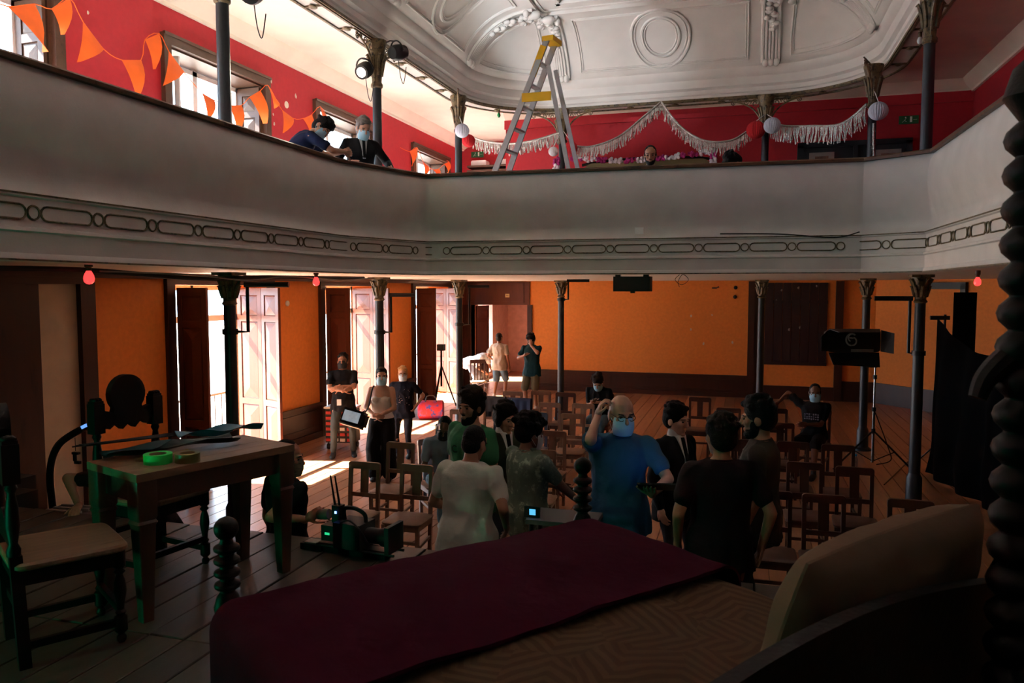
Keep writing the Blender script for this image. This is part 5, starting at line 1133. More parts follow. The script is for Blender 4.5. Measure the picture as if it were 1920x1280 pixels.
MB().box(-0.12, 0.02, -0.05, 0.05, 1.6, 1.72).build('head', M_black, t); MB().tube(bezier([(0.02, 0, 0.9), (0.2, -0.05, 0.4), (0.25, -0.05, 0.18), (0.05, -0.05, 0.1)], 6), 0.008, 6).build('cord', M_cable, t)
t = thing('water_bottle', 'clear water bottle with blue cap by column foot', 'bottle', (1.72, 13.0, 0)); MB().lathe([(0.03, 0), (0.033, 0.02), (0.033, 0.15), (0.014, 0.19), (0.014, 0.2)], 14).build('bottle', glass('bottle_plastic', (0.8, 0.85, 0.9), 0.2), t); MB().lathe([(0.018, 0.195), (0.018, 0.225)], 12).build('cap', mat('blue_cap', '#1fa0d0', 0.5), t)
o = MB().tube([(0.0, 0, 0.010), (0.62, 1.72, 0.010)], 0.009, 6).build('wooden_pole', M_rail, None, (1.97, 11.98, 0)); tag(o, 'thin wooden pole lying on floor beside column', 'pole')

# ---- black cloth hung between two stands
P_ = [V((2.78, 12.95)), V((3.0, 11.6)), V((3.25, 10.4)), V((3.5, 9.2))]
M_cloth = mat('black_cloth', '#060607', 0.95, 0, 0.2, 5, 0.2, 20, spec=0.05)
b = MB(); n, m_ = 48, 20; vs = []; fs = []
for i in range(n + 1):
    u = i / n; q = u * (len(P_) - 1); k = min(len(P_) - 2, int(q)); p = P_[k].lerp(P_[k + 1], q - k); top_z = 2.36 - 0.42 * math.sin(PI * min(1, u / 0.8)) if u < 0.8 else 2.36
    for j in range(m_ + 1):
        v = j / m_; wv_ = 0.07 * math.sin(u * 34 + 1.2 * math.sin(v * 3)) * (0.3 + 0.7 * v) + 0.05 * mnoise.noise(V((u * 6, v * 3, 1)))
        vs.append((p.x + wv_ - 0.1 * v, p.y + wv_ * 0.2, top_z * (1 - v) + 0.02 * v))
N_ = len(vs); vs += [(x + 0.006, y, z) for x, y, z in vs]
for i in range(n):
    for j in range(m_): a = i * (m_ + 1) + j; fs += [(a, a + 1, a + m_ + 2, a + m_ + 1), (N_ + a + m_ + 1, N_ + a + m_ + 2, N_ + a + 1, N_ + a)]
o = b.add(vs, fs).build('black_drape', M_cloth, smooth=60); tag(o, 'large black cloth draped between stands beside column', 'drape')
for x, y, lab in ((2.84, 13.02, 'left'), (3.55, 9.2, 'right')):
    t = thing('drape_stand', 'black stand holding %s end of the black cloth' % ('far' if lab == 'left' else 'near'), 'stand', (x + 0.06, y, 0))
    MB().tube([(0, 0, 0.05), (0, 0, 2.42)], 0.018, 8).build('pole', M_black, t); MB().box(-0.2, 0.06, -0.03, 0.03, 2.34, 2.4).build('clamp', M_black, t)
    for a in ((-0.5, 1.5, 2.4) if lab == 'left' else (-2.2, -1.0, 0.3)): MB().tube([(0, 0, 0.5), (0.45 * math.cos(a), 0.45 * math.sin(a), 0.02)], 0.012, 6).build('leg', M_black, t)
t = thing('black_flag_panel', 'tall narrow black flag panel beside the black cloth', 'flag', (3.3, 13.6, 0)); MB().box(-0.16, 0.16, -0.01, 0.01, 1.3, 2.75).build('panel', M_cloth, t); MB().tube([(0, 0.03, 0), (0, 0.03, 2.75)], 0.015, 8).build('pole', M_black, t); MB().box(-0.25, 0.25, -0.2, 0.2, 0, 0.02).build('base', M_black, t)
dr = bpy.data.objects.new('door_7', None); COL.objects.link(dr); dr.location = (4.25, 19.43, 0); dr['kind'] = 'structure'; dr['label'] = 'black framed doorway on angled orange wall'; dr.rotation_euler = (0, 0, math.atan2(-2.5, 2.1))
for x0, x1, z0, z1 in ((-0.62, -0.5, 0, 2.92), (0.5, 0.62, 0, 2.92), (-0.62, 0.62, 2.8, 2.95)): MB().box(x0, x1, -0.09, 0.0, z0, z1).build('frame', M_black, dr)

# ---- equipment by the shuttered doorway
t = thing('gooseneck_lamp', 'black gooseneck lamp with lit blue display beside cream reveal', 'lamp', (-5.9, 5.35, 0))
MB().lathe([(0.15, 0), (0.15, 0.02), (0.05, 0.04), (0.03, 0.06)], 16).build('base', M_black, t)
MB().tube([(0, 0, 0.05)] + [tuple(p) for p in bezier([(0, 0, 0.8), (-0.02, 0, 1.15), (0.02, 0.04, 1.38), (0.14, 0.1, 1.5), (0.34, 0.16, 1.6)], 6)], 0.032, 10).build('neck', M_black, t)
MB().bar((0.2, 0.12, 1.53), (0.38, 0.17, 1.62), 0.05, 0.03).build('head', M_black, t); MB().bar((0.245, 0.108, 1.565), (0.29, 0.12, 1.588), 0.03, 0.028).build('display', emis('blue_display', '#6aa0ff', 0.9), t)
t2 = MB().tube([(0, 0, 0), (0, 0, -0.12)], 0.003, 5).box(-0.03, 0.04, -0.015, 0.015, -0.15, -0.13).box(-0.02, 0.0, -0.012, 0.012, -0.21, -0.14).box(-0.01, 0.05, -0.012, 0.012, -0.235, -0.21).build('hanging_clamp', M_black, t, (0.17, 0.1, 1.47))
t = thing('equipment_case', 'open grey equipment case by the shuttered doorway', 'case', (-5.35, 5.0, 0)); MB().box(-0.25, 0.25, -0.2, 0.2, 0, 0.92).build('body', M_blackm, t); MB().box(-0.24, 0.24, -0.19, 0.19, 0.92, 0.95).build('tray', mat('grey_tray', '#7b7577', 0.4, 0.4), t)
for k in range(4): MB().bar((-0.2, -0.12 + k * 0.08, 0.96), (0.15, -0.1 + k * 0.08, 0.965), 0.02, 0.02).build('tube_light', M_alu, t)
t = thing('yellow_bag', 'crumpled yellow and black bag behind the equipment case', 'bag', (-5.2, 5.45, 0)); 
for k, c in enumerate(((-0.2, 0, 0.95), (0.08, 0.03, 1.0), (0.22, 0, 0.93))): MB().ell(c, (0.16, 0.1, 0.09 + 0.02 * k), Matrix.Rotation(0.4 * k - 0.4, 4, 'Y')).build('flap', mat('yellow_fabric', '#c79a1e', 0.7) if k != 1 else M_blackm, t)
MB().box(-0.3, 0.3, -0.15, 0.15, 0, 0.9).build('body', M_blackm, t)
for x, y, s_, lab in ((-6.5, 5.25, 0.3, 'large'), (-5.95, 4.85, 0.22, 'small')):
    t = thing('flight_case', lab + ' black flight case with metal edges beside stage', 'case', (x, y, 0)); MB().box(-s_, s_, -0.2, 0.2, 0, 1.1).build('body', M_blackm, t)
    for sx in (-s_, s_): MB().box(sx - 0.015, sx + 0.015, -0.215, -0.19, 0, 1.12).build('edge_trim', M_alu, t)
    MB().box(-s_, s_, -0.215, -0.19, 1.09, 1.12).build('edge_trim', M_alu, t)
# ---- bags and cases in the hall
t = thing('duffel_bag', 'red and blue patterned duffel bag on floor by doorway', 'bag', (-6.45, 15.4, 0), R(20))
M_duf = worn('duffel_pattern', '#b01f2a', '#2a3f8c', 0.6, 0.52, 7, 0.1, 0.1); MB().loft([((-0.28, 0, 0.2), (0, 0.12, 0), (0, 0, 0.16)), ((-0.25, 0, 0.2), (0, 0.18, 0), (0, 0, 0.2)), ((0.25, 0, 0.2), (0, 0.18, 0), (0, 0, 0.2)), ((0.28, 0, 0.2), (0, 0.12, 0), (0, 0, 0.16))], 18, 3).build('body', M_duf, t)
MB().tube(bezier([(-0.12, -0.1, 0.37), (-0.08, -0.06, 0.5), (0.08, -0.06, 0.5), (0.12, -0.1, 0.37)], 6), 0.012, 6).build('handle', M_blackm, t)
t = thing('drawer_trolley', 'black trolley with small red drawers behind man in black tee', 'trolley', (-6.75, 12.1, 0), R(10))
MB().box(-0.26, 0.26, -0.16, 0.16, 0.12, 0.72).build('body', M_blackm, t); MB().box(-0.28, 0.28, -0.18, 0.18, 0.72, 0.75).build('top', M_alu, t)
for r_ in range(6):
    for c in range(4): MB().box(-0.24 + c * 0.125, -0.15 + c * 0.125, -0.19, -0.16, 0.15 + r_ * 0.095, 0.2 + r_ * 0.095).build('drawer', mat('red_drawer', '#b5201c', 0.5) if (c in (0, 3) or r_ % 2) else M_whitewood, t)
for sx in (-0.22, 0.22):
    for sy in (-0.12, 0.12): MB().lathe([(0.05, -0.02), (0.05, 0.02)], 12, Matrix.Rotation(R(90), 4, 'Y'), (sx, sy, 0.05)).build('wheel', M_blackm, t); MB().box(sx - 0.01, sx + 0.01, sy - 0.01, sy + 0.01, 0.05, 0.12).build('caster', M_black, t)
def draped(x, y, m, lab, w_=0.2, drop=0.34):
    b = MB(); n, k_ = 16, 18; vs = []; fs = []
    for i in range(n + 1):
        u = -w_ + 2 * w_ * i / n
        for j in range(k_ + 1):
            s_ = (j / k_ - 0.42) * 2 * drop; f_ = 0.012 * math.sin(i * 1.3) * min(1, abs(s_) * 5)
            if abs(s_) < 0.04: yy, zz = s_, 0.972 + 0.008 * math.cos(s_ * 30)
            else: yy, zz = math.copysign(0.045 + f_ + 0.03 * abs(s_), s_), 0.972 - (abs(s_) - 0.04)
            vs.append((u, yy, zz))
    N_ = len(vs); vs += [(x_, y_ * 1.0 + (0.006 if y_ > 0 else -0.006), z_ + 0.006) for x_, y_, z_ in vs]
    for i in range(n):
        for j in range(k_): a = i * (k_ + 1) + j; fs += [(a, a + 1, a + k_ + 2, a + k_ + 1), (N_ + a + k_ + 1, N_ + a + k_ + 2, N_ + a + 1, N_ + a)]
    o = b.add(vs, fs).build('jacket', m, None, (x, y + 0.02, 0), smooth=60); return tag(o, lab, 'jacket')
o = draped(-3.57, 12.32, mat('navy_jacket', '#1b2b4e', 0.7, 0, 0.1, 5), 'navy blue jacket with white piping over a chair back')
MB().tube(bezier([(-0.13, -0.05, 0.97), (-0.12, -0.07, 0.9), (-0.07, -0.075, 0.82), (-0.09, -0.08, 0.7)], 5), 0.008, 6).build('piping', M_whitewood, o)
draped(-4.04, 12.4, mat('grey_garment', '#35363c', 0.8), 'grey garment draped over a brown chair back')
t = thing('tripod', 'black tripod stand in shade before open dark shutter', 'tripod', (-6.85, 17.0, 0))
MB().tube([(0, 0, 0.5), (0, 0, 1.35)], 0.025, 8).build('column', M_black, t); MB().box(-0.08, 0.08, -0.08, 0.08, 1.35, 1.5).build('head', M_blackm, t)
for a in (0.4, 2.5, 4.6): MB().tube([(0, 0, 1.0), (0.35 * math.cos(a), 0.35 * math.sin(a), 0.02)], 0.018, 8).build('leg', M_black, t)

# ================================================================== PEOPLE
JOBS = []          # (owner dict, key, MB, voxel, smooth iterations)
PEOPLE = []
def rotm(yaw=0, pitch=0, roll=0): return Matrix.Rotation(yaw, 3, 'Z') @ Matrix.Rotation(-pitch, 3, 'X') @ Matrix.Rotation(roll, 3, 'Y')
def ik(a, c, l1, l2, pole):
    d = c - a; L_ = d.length; m = (l1 + l2) * 0.995
    if L_ > m: c = a + d * (m / L_); d = c - a; L_ = m
    L_ = max(L_, abs(l1 - l2) + 0.02); x = (l1 * l1 - l2 * l2 + L_ * L_) / (2 * L_); h = math.sqrt(max(0, l1 * l1 - x * x)); dn = d.normalized()
    p = pole - dn * pole.dot(dn); p.normalize(); return a + dn * x + p * h, c
def hand(mb, wrist, d, pn, thumb, curl, k=1.0, point=False):
    """palm and five bent fingers; d along the hand, pn palm normal, thumb = side vector sign"""
    d = d.normalized(); pn = (pn - d * pn.dot(d)).normalized(); sx = d.cross(pn) * thumb
    Mx = Matrix((sx, pn, d)).transposed()
    mb.ell(wrist + d * 0.045 * k, (0.04 * k, 0.017 * k, 0.052 * k), Mx); mb.caps(wrist - d * 0.02 * k, wrist + d * 0.03 * k, 0.026 * k, 0.026 * k, 10)
    for q, (off, ln, bx) in enumerate(((0.031, 0.92, 0.082), (0.0105, 1.0, 0.09), (-0.0105, 0.94, 0.087), (-0.031, 0.76, 0.078))):
        p = wrist + d * bx * k + sx * off * k; dr_ = (d + sx * off * 1.5).normalized(); c = curl * (0.12 if (point and q == 0) else 1.0)
        for sg, (l, r) in enumerate(((0.042, 0.0095), (0.027, 0.0088), (0.021, 0.0078))):
            ca = c * (0.7 if sg == 0 else 1.0); dr_ = (dr_ * math.cos(ca) + pn * math.sin(ca)).normalized() if sg == 0 else (dr_ * math.cos(ca) + (pn - dr_ * pn.dot(dr_)).normalized() * math.sin(ca) if abs(pn.dot(dr_)) < 0.98 else (dr_ * math.cos(ca) - d * math.sin(ca))).normalized()
            e = p + dr_ * l * ln * k; mb.caps(p, e, r * k, r * 0.92 * k, 8); p = e
    p = wrist + d * 0.028 * k + sx * 0.03 * k; td = (d * 0.62 + sx * 0.72 + pn * 0.35).normalized()
    for l, r in ((0.042, 0.012), (0.03, 0.0105), (0.022, 0.009)):
        e = p + td * l * k; mb.caps(p, e, r * k, r * 0.92 * k, 8); p = e; td = (td * 0.85 + d * 0.45 + pn * 0.15 * curl).normalized()
def cloth_mat(name, col, bump=0.25, var=0.1): return mat(name, col, 0.85, 0, var, 5, bump, 22, spec=0.2)
SKIN = {'fair': mat('skin_fair', '#b98a72', 0.5, 0, 0.05, 9), 'tan': mat('skin_tan', '#a06f54', 0.5, 0, 0.05, 9), 'brown': mat('skin_brown', '#7d5340', 0.5, 0, 0.05, 9)}
HAIRM = {'black': mat('hair_black', '#0c0908', 0.7, 0, 0.4, 40, 0.6, 90, spec=0.2), 'brown': mat('hair_brown', '#20140d', 0.7, 0, 0.4, 40, 0.6, 90, spec=0.2), 'grey': mat('hair_grey', '#5b544e', 0.55, 0, 0.3, 40, 0.5, 90), 'blonde': mat('hair_blonde', '#b8864c', 0.5, 0, 0.3, 40, 0.6, 90)}
M_mask = mat('surgical_mask', '#a6d3e8', 0.75, 0, 0.04, 9); M_maskb = mat('black_mask', '#141414', 0.8); M_masks = worn('striped_mask', '#6d6a55', '#2c2c26', 0.8, 0.5, 18, 0.1, 0.0, stretch=(1, 1, 6)); M_maskw = mat('pale_mask', '#b9cdd8', 0.75)
M_eye = mat('eye_dark', '#17100d', 0.3); M_lip = mat('lip', '#7d4a42', 0.5); M_shoe = mat('dark_shoe', '#1a1716', 0.6); M_shoew = mat('white_shoe', '#c9c4bc', 0.6)

def person(label, loc, face, H=1.75, pelvis=(0, 0, 0.93), lean=0.0, side=0.0, twist=0.0, head=(0, 0, 0), LW=None, RW=None, LE=None, RE=None, LF=None, RF=None, LK=None, RK=None, build=1.06, skin='tan', hair=('short', 'black'), mask=None, beard=None,
           top=('tee', None), bottom=('long', None), shoes=None, LH=None, RH=None, curl=(0.45, 0.45), point=(False, False), vox=0.016, hvox=0.0075, female=False, extra=None, glasses=False, bone=1.0):
    k = H / 1.75; rz = math.atan2(-face[0], face[1]); P = {'label': label, 'loc': loc, 'rz': rz, 'k': k, 'parts': [], 'extra': extra}
    T = rotm(twist, lean, side); U = T @ V((0, 0, 1)); F = T @ V((0, 1, 0)); Rt = T @ V((1, 0, 0)); pv = V(pelvis)
    at = lambda z, x=0.0, y=0.0: pv + U * z + Rt * x + F * y
    w_ = build
    rings = [(-0.12, 0.13, 0.10, 0), (-0.05, 0.162, 0.118, 0), (0.02, 0.163, 0.118, 0), (0.12, 0.14 if not female else 0.128, 0.10, 0.005), (0.24, 0.15 if not female else 0.135, 0.108, 0.01), (0.35, 0.168 if not female else 0.148, 0.115, 0.01), (0.43, 0.165 if not female else 0.145, 0.10, 0.0), (0.485, 0.12, 0.075, -0.005), (0.52, 0.06, 0.055, -0.005)]
    def tors(b, g, z0, z1, flare=0.0, extra_w=1.0):
        zs = [r for r in rings if z0 - 1e-6 <= r[0] <= z1 + 1e-6]; out = []
        for z, rx, ry, fy in zs:
            up = V((0, 0, 1)).lerp(U, min(1, max(0, (z + 0.1) / 0.2))).normalized(); fw = F; g2 = g + flare * max(0, (0.2 - z))
            out.append((at(z, 0, fy), Rt * (rx * w_ * extra_w + g2), F * (ry * (0.5 + 0.5 * w_) * extra_w + g2 * 0.9)))
        b.loft(out, 20, 2.2)
    sL, sR = at(0.45, -0.178 * (0.6 + 0.4 * w_)), at(0.45, 0.178 * (0.6 + 0.4 * w_))
    if female: sL, sR = at(0.45, -0.158), at(0.45, 0.158)
    LWt = V(LW) if LW else at(-0.06, -0.25, 0.08); RWt = V(RW) if RW else at(-0.06, 0.25, 0.08)
    eL, wL = ik(sL, LWt, 0.285, 0.25, V(LE) if LE else (-F * 0.8 - Rt * 0.5 - U * 0.2)); eR, wR = ik(sR, RWt, 0.285, 0.25, V(RE) if RE else (-F * 0.8 + Rt * 0.5 - U * 0.2))
    hL, hR = pv + V((-0.09, 0, -0.03)), pv + V((0.09, 0, -0.03))
    aL = V(LF) if LF else V((-0.11, 0.0, 0.085)); aR = V(RF) if RF else V((0.11, 0.0, 0.085))
    kL, aL = ik(hL, aL, 0.43, 0.42, V(LK) if LK else V((-0.15, 1, 0.1))); kR, aR = ik(hR, aR, 0.43, 0.42, V(RK) if RK else V((0.15, 1, 0.1)))
    b = MB(); tors(b, 0, -0.2, 0.53)
    Hm = T @ rotm(*head); hU = Hm @ V((0, 0, 1)); hF = Hm @ V((0, 1, 0)); nb = at(0.50, 0, -0.01); hc = nb + U * 0.035 + hU * 0.128 + hF * 0.02
    b.caps(nb - U * 0.03, hc - hU * 0.04 - hF * 0.02, 0.056 * (0.5 + 0.5 * w_), 0.05, 12)
    for s, e, wr in ((sL, eL, wL), (sR, eR, wR)):
        b.caps(s, e, 0.05 * (0.4 + 0.6 * w_), 0.04, 12); b.caps(e, wr, 0.041, 0.027, 12)
    for h, kn, an in ((hL, kL, aL), (hR, kR, aR)): b.caps(h, kn, 0.088 * (0.4 + 0.6 * w_), 0.056, 12); b.caps(kn, an, 0.056, 0.036, 12); b.caps(kn.lerp(an, 0.25) - (kn - h).cross(V((1, 0, 0))) * 0, an.lerp(kn, 0.5), 0.056, 0.045, 10)
    if female:
        for s in (-1, 1): b.ell(at(0.31, s * 0.07, 0.10), (0.06, 0.055, 0.055))
    JOBS.append((P, 'body', b, vox, 5))
    hb_ = MB(); HM = Hm; HS = 1.09; sr = lambda r: tuple(v * HS for v in r); lp = lambda x, y, z: hc + HM @ V((x * HS, y * HS, z * HS))
    E = lambda c, r: hb_.ell(lp(*c), sr(r), HM)
    E((0, -0.012, 0.03), (0.074, 0.092, 0.088)); E((0, 0.02, -0.03), (0.060, 0.068, 0.09)); E((0, 0.034, -0.082), (0.046, 0.046, 0.036)); E((0, 0.075, 0.02), (0.047, 0.016, 0.013))
    hb_.caps(lp(0, 0.086, 0.012), lp(0, 0.106, -0.03), 0.009, 0.0145, 8); E((-0.012, 0.09, -0.034), (0.009, 0.01, 0.008)); E((0.012, 0.09, -0.034), (0.009, 0.01, 0.008))
    for s in (-1, 1): E((s * 0.074, -0.008, -0.012), (0.011, 0.024, 0.034)); E((s * 0.036, 0.06, -0.02), (0.024, 0.024, 0.026))
    E((0, 0.07, -0.103), (0.022, 0.02, 0.017)); E((0, 0.083, -0.064), (0.022, 0.01, 0.008)); E((0, 0.081, -0.075), (0.02, 0.01, 0.008)); hb_.caps(lp(0, -0.02, -0.05), nb, 0.05, 0.05, 12)
    JOBS.append((P, 'head', hb_, hvox, 2))
    fl = MB()
    for s in (-1, 1): fl.ell(lp(s * 0.031, 0.079, 0.0), sr((0.0125, 0.008, 0.0065)), HM, 8, 6); fl.bar(lp(s * 0.018, 0.09, 0.021), lp(s * 0.05, 0.078, 0.023), 0.008, 0.007)
    P['eyes'] = fl
    fa = lambda a, c: (c - a).normalized()
    hd = MB()
    dL = V(LH[0]).normalized() if LH else fa(eL, wL); dR = V(RH[0]).normalized() if RH else fa(eR, wR)
    nL = V(LH[1]) if LH else Rt; nR = V(RH[1]) if RH else -Rt
    hand(hd, wL, dL, nL, 1, curl[0], bone, point[0]); hand(hd, wR, dR, nR, -1, curl[1], bone, point[1])
    JOBS.append((P, 'hands', hd, 0.0058, 1)); P['wr'] = (wL, wR, dL, dR)
    P['skin'] = SKIN[skin]
    # hair
    if hair:
        st, hcn = hair; q = MB(); HE = lambda c, r: q.ell(lp(*c), sr(r), HM); rnd = random.Random(len(label))
        if st == 'bald':
            HE((0, -0.048, -0.012), (0.0735, 0.062, 0.058))
        elif st == 'buzz': HE((0, -0.021, 0.038), (0.0775, 0.092, 0.086)); HE((0, -0.045, -0.015), (0.072, 0.062, 0.07))
        else:
            g = {'short': 0.0, 'full': 0.008, 'curly': 0.018, 'tied': 0.0, 'long': 0.008, 'messy': 0.012}[st]
            HE((0, -0.022, 0.043), (0.082 + g, 0.093 + g, 0.086 + g)); HE((0, -0.046, 0.0), (0.077 + g, 0.066 + g, 0.088)); HE((0, 0.03, 0.092), (0.06 + g, 0.05, 0.03 + g))
            if st != 'tied':
                for n_ in range(34 if st in ('curly', 'messy') else 22):
                    a = rnd.uniform(0, 2 * PI); e = rnd.uniform(0.15, 1.4); r_ = rnd.uniform(0.016, 0.028) + g * 0.5; c = (math.cos(a) * math.cos(e) * (0.076 + g), -0.02 + math.sin(a) * math.cos(e) * (0.088 + g), 0.045 + math.sin(e) * (0.084 + g))
                    if c[1] > 0.05 and c[2] < 0.085: continue
                    HE(c, (r_, r_ * 1.2, r_ * 0.8))
            if st == 'messy':
                for n_ in range(6): q.caps(lp(rnd.uniform(-0.05, 0.05), rnd.uniform(-0.02, 0.06), 0.11), lp(rnd.uniform(-0.07, 0.07), rnd.uniform(0.0, 0.09), 0.14 + 0.02 * rnd.random()), 0.018, 0.006, 8)
            if st == 'tied': HE((0, -0.115, 0.03), (0.035, 0.035, 0.035))
            if st == 'long':
                for s in (-1, 1): HE((s * 0.066, -0.01, -0.01), (0.022, 0.05, 0.07))
        if st != 'bald':
            for s in (-1, 1): HE((s * 0.068, 0.012, 0.01), (0.011, 0.018, 0.03))
        JOBS.append((P, 'hair', q, hvox * 1.1, 1)); P['hairm'] = HAIRM[hcn]
    if beard:
        q = MB(); q.ell(lp(0, 0.03, -0.085), sr((0.056, 0.056, 0.05)), HM); q.ell(lp(0, 0.066, -0.102), sr((0.034, 0.03, 0.032)), HM)
        for s in (-1, 1): q.ell(lp(s * 0.052, 0.018, -0.05), sr((0.013, 0.03, 0.045)), HM)
        q.ell(lp(0, 0.087, -0.05), (0.026, 0.008, 0.007), HM); JOBS.append((P, 'beard', q, hvox, 1)); P['beardm'] = HAIRM[beard]
    if mask:
        q = MB(); n, m_ = 18, 10; vs = []
        for lay in (1.0, 0.93):
            for j in range(m_ + 1):
                t = j / m_; z = -0.118 + 0.108 * t; bul = 1 + 0.16 * math.sin(PI * min(1, t * 1.05)) + (0.012 * math.sin(t * 18) if lay == 1 else 0)
                for i in range(n + 1):
                    a = R(-78 + 156 * i / n); taper = 0.86 + 0.14 * math.sin(PI * t)
                    vs.append(lp(0.073 * math.sin(a) * lay * taper, 0.016 + 0.080 * math.cos(a) ** 0.8 * bul * lay, z + 0.012 * math.cos(a) * t))
        N_ = (n + 1) * (m_ + 1); fs = []
        for j in range(m_):
            for i in range(n): a = j * (n + 1) + i; fs += [(a, a + 1, a + n + 2, a + n + 1), (N_ + a + n + 1, N_ + a + n + 2, N_ + a + 1, N_ + a)]
        for i in range(n): a = i; c = m_ * (n + 1) + i; fs += [(a + 1, a, N_ + a, N_ + a + 1), (c, c + 1, N_ + c + 1, N_ + c)]
        q.add(vs, fs)
        for s in (-1, 1):
            q.tube([lp(s * 0.069, 0.03, -0.03), lp(s * 0.08, -0.01, 0.005), lp(s * 0.08, -0.03, -0.015), lp(s * 0.078, -0.015, -0.04), lp(s * 0.068, 0.028, -0.085)], 0.0022, 5)
        P['parts'].append(('mask', q, mask))
    if glasses:
        q = MB()
        for s in (-1, 1): q.tube([lp(s * 0.033 + 0.024 * math.cos(a), 0.098 - 0.006 * abs(math.cos(a)), 0.0 + 0.017 * math.sin(a)) for a in [2 * PI * n_ / 16 for n_ in range(16)]], 0.0025, 5, closed=True); q.tube([lp(s * 0.057, 0.09, 0.004), lp(s * 0.076, 0.0, 0.008)], 0.0022, 5)
        q.tube([lp(-0.009, 0.1, 0.003), lp(0.009, 0.1, 0.003)], 0.0025, 5); P['parts'].append(('glasses', q, M_black))
    # clothes
    st, tm = top
    if tm:
        q = MB(); g = 0.016
        hem = -0.12; sit = pv.z < 0.8
        tors(q, g, -0.06 if sit else (hem - 0.1) if st != 'cami' else 0.01, 0.525 if st != 'cami' else 0.36, 0.05 if st in ('tee', 'shirt') else 0.02)
        if st in ('tee', 'shirt', 'jacket') and not sit:
            q.loft([(at(-0.21 if st == 'jacket' else -0.17), Rt * (0.165 * w_ + g + 0.025), F * (0.125 + g + 0.012)), (at(-0.10), Rt * (0.165 * w_ + g + 0.02), F * (0.122 + g + 0.008)), (at(0.02), Rt * (0.163 * w_ + g + 0.012), F * (0.118 + g))], 20, 2.2)
        if st != 'cami':
            for s, e, wr in ((sL, eL, wL), (sR, eR, wR)):
                if st == 'jacket': q.caps(s, e, 0.064, 0.054, 12); q.caps(e, wr.lerp(e, 0.02), 0.053, 0.04, 12); q.caps(at(0.46, 0.07 if s is sR else -0.07, -0.005), s, 0.064, 0.06, 12)
                else: q.caps(s, s.lerp(e, 0.64), 0.060 * (0.4 + 0.6 * w_), 0.062, 12); q.caps(at(0.46, 0.07 if s is sR else -0.07, -0.005), s, 0.06, 0.056, 12)
        else:
            for s in (-1, 1): q.caps(at(0.34, s * 0.085, 0.09), at(0.485, s * 0.09, 0.0), 0.009, 0.008, 8); q.caps(at(0.485, s * 0.09, 0.0), at(0.33, s * 0.08, -0.11), 0.008, 0.008, 8)
            for s in (-1, 1): q.ell(at(0.31, s * 0.07, 0.105), (0.065, 0.06, 0.06))
        nm_ = {'tee': 'tee_shirt', 'shirt': 'shirt', 'jacket': 'suit_jacket', 'cami': 'camisole'}[st]
        JOBS.append((P, nm_, q, max(0.011, vox * 0.8), 4)); P[nm_ + '_m'] = tm
        if st == 'jacket':
            c = MB(); c.add([at(0.53, -0.055, 0.085), at(0.53, 0.055, 0.085), at(0.27, 0.014, 0.172), at(0.27, -0.014, 0.172), at(0.53, -0.05, 0.03), at(0.53, 0.05, 0.03), at(0.27, 0.012, 0.10), at(0.27, -0.012, 0.10)], [(0, 1, 2, 3), (7, 6, 5, 4), (0, 4, 5, 1), (1, 5, 6, 2), (2, 6, 7, 3), (3, 7, 4, 0)]); c.caps(at(0.505, 0, 0.0), at(0.545, 0, 0.005), 0.066, 0.062, 14); P['parts'].append(('shirt_front', c, cloth_mat('white_shirt_cloth', '#c9c6c4')))
            c = MB(); c.add([at(0.515, -0.018, 0.10), at(0.515, 0.018, 0.10), at(0.28, 0.018, 0.180), at(0.28, -0.018, 0.180), at(0.515, -0.018, 0.06), at(0.515, 0.018, 0.06), at(0.28, 0.02, 0.12), at(0.28, -0.02, 0.12)], [(0, 1, 2, 3), (7, 6, 5, 4), (0, 4, 5, 1), (1, 5, 6, 2), (2, 6, 7, 3), (3, 7, 4, 0)]); P['parts'].append(('necktie', c, cloth_mat('black_tie', '#0c0b0c')))
        if st in ('tee', 'shirt'):
            P['parts'].append(('collar', MB().tube([at(0.512 + 0.008 * -math.sin(a), 0.068 * math.cos(a), 0.062 * math.sin(a) - 0.0) for a in [2 * PI * n_ / 20 for n_ in range(20)]], 0.009, 6, closed=True), tm))
        if st == 'shirt':
            for s in (-1, 1):
                c = MB(); c.add([at(0.54, s * 0.07, -0.02), at(0.535, s * 0.06, 0.06), at(0.49, s * 0.09, 0.08), at(0.485, s * 0.12, -0.01), at(0.545, s * 0.075, -0.02), at(0.54, s * 0.065, 0.065), at(0.495, s * 0.095, 0.088), at(0.49, s * 0.125, -0.01)], [(0, 1, 2, 3), (7, 6, 5, 4), (0, 4, 5, 1), (1, 5, 6, 2), (2, 6, 7, 3), (3, 7, 4, 0)])
                P['parts'].append(('shirt_collar', c, tm))
    bt, bmt = bottom
    if bmt:
        q = MB(); out = []
        for z, rx, ry in ((-0.14 if pv.z > 0.8 else -0.105, 0.12, 0.10), (-0.06, 0.168 * w_, 0.128), (0.02, 0.168 * w_, 0.126), (0.07, 0.158 * w_, 0.117)): out.append((pv + V((0, 0, z)).lerp(U * z, 0.5), Rt * rx, F * ry))
        q.loft(out, 20, 2.3)
        wd = {'long': (0.095, 0.072, 0.062, 0.052), 'wide': (0.11, 0.105, 0.11, 0.12), 'shorts': (0.1, 0.09, 0.09, 0.09)}[bt]
        for h, kn, an in ((hL, kL, aL), (hR, kR, aR)):
            if bt == 'shorts': q.caps(h, h.lerp(kn, 0.93), wd[0], wd[1], 12)
            else: q.caps(h, kn, wd[0], wd[1], 12); q.caps(kn, an.lerp(kn, 0.08), wd[2], wd[3], 12)
        nm_ = {'long': 'trousers', 'wide': 'wide_trousers', 'shorts': 'shorts'}[bt]
        JOBS.append((P, nm_, q, max(0.013, vox * 0.9), 4)); P[nm_ + '_m'] = bmt
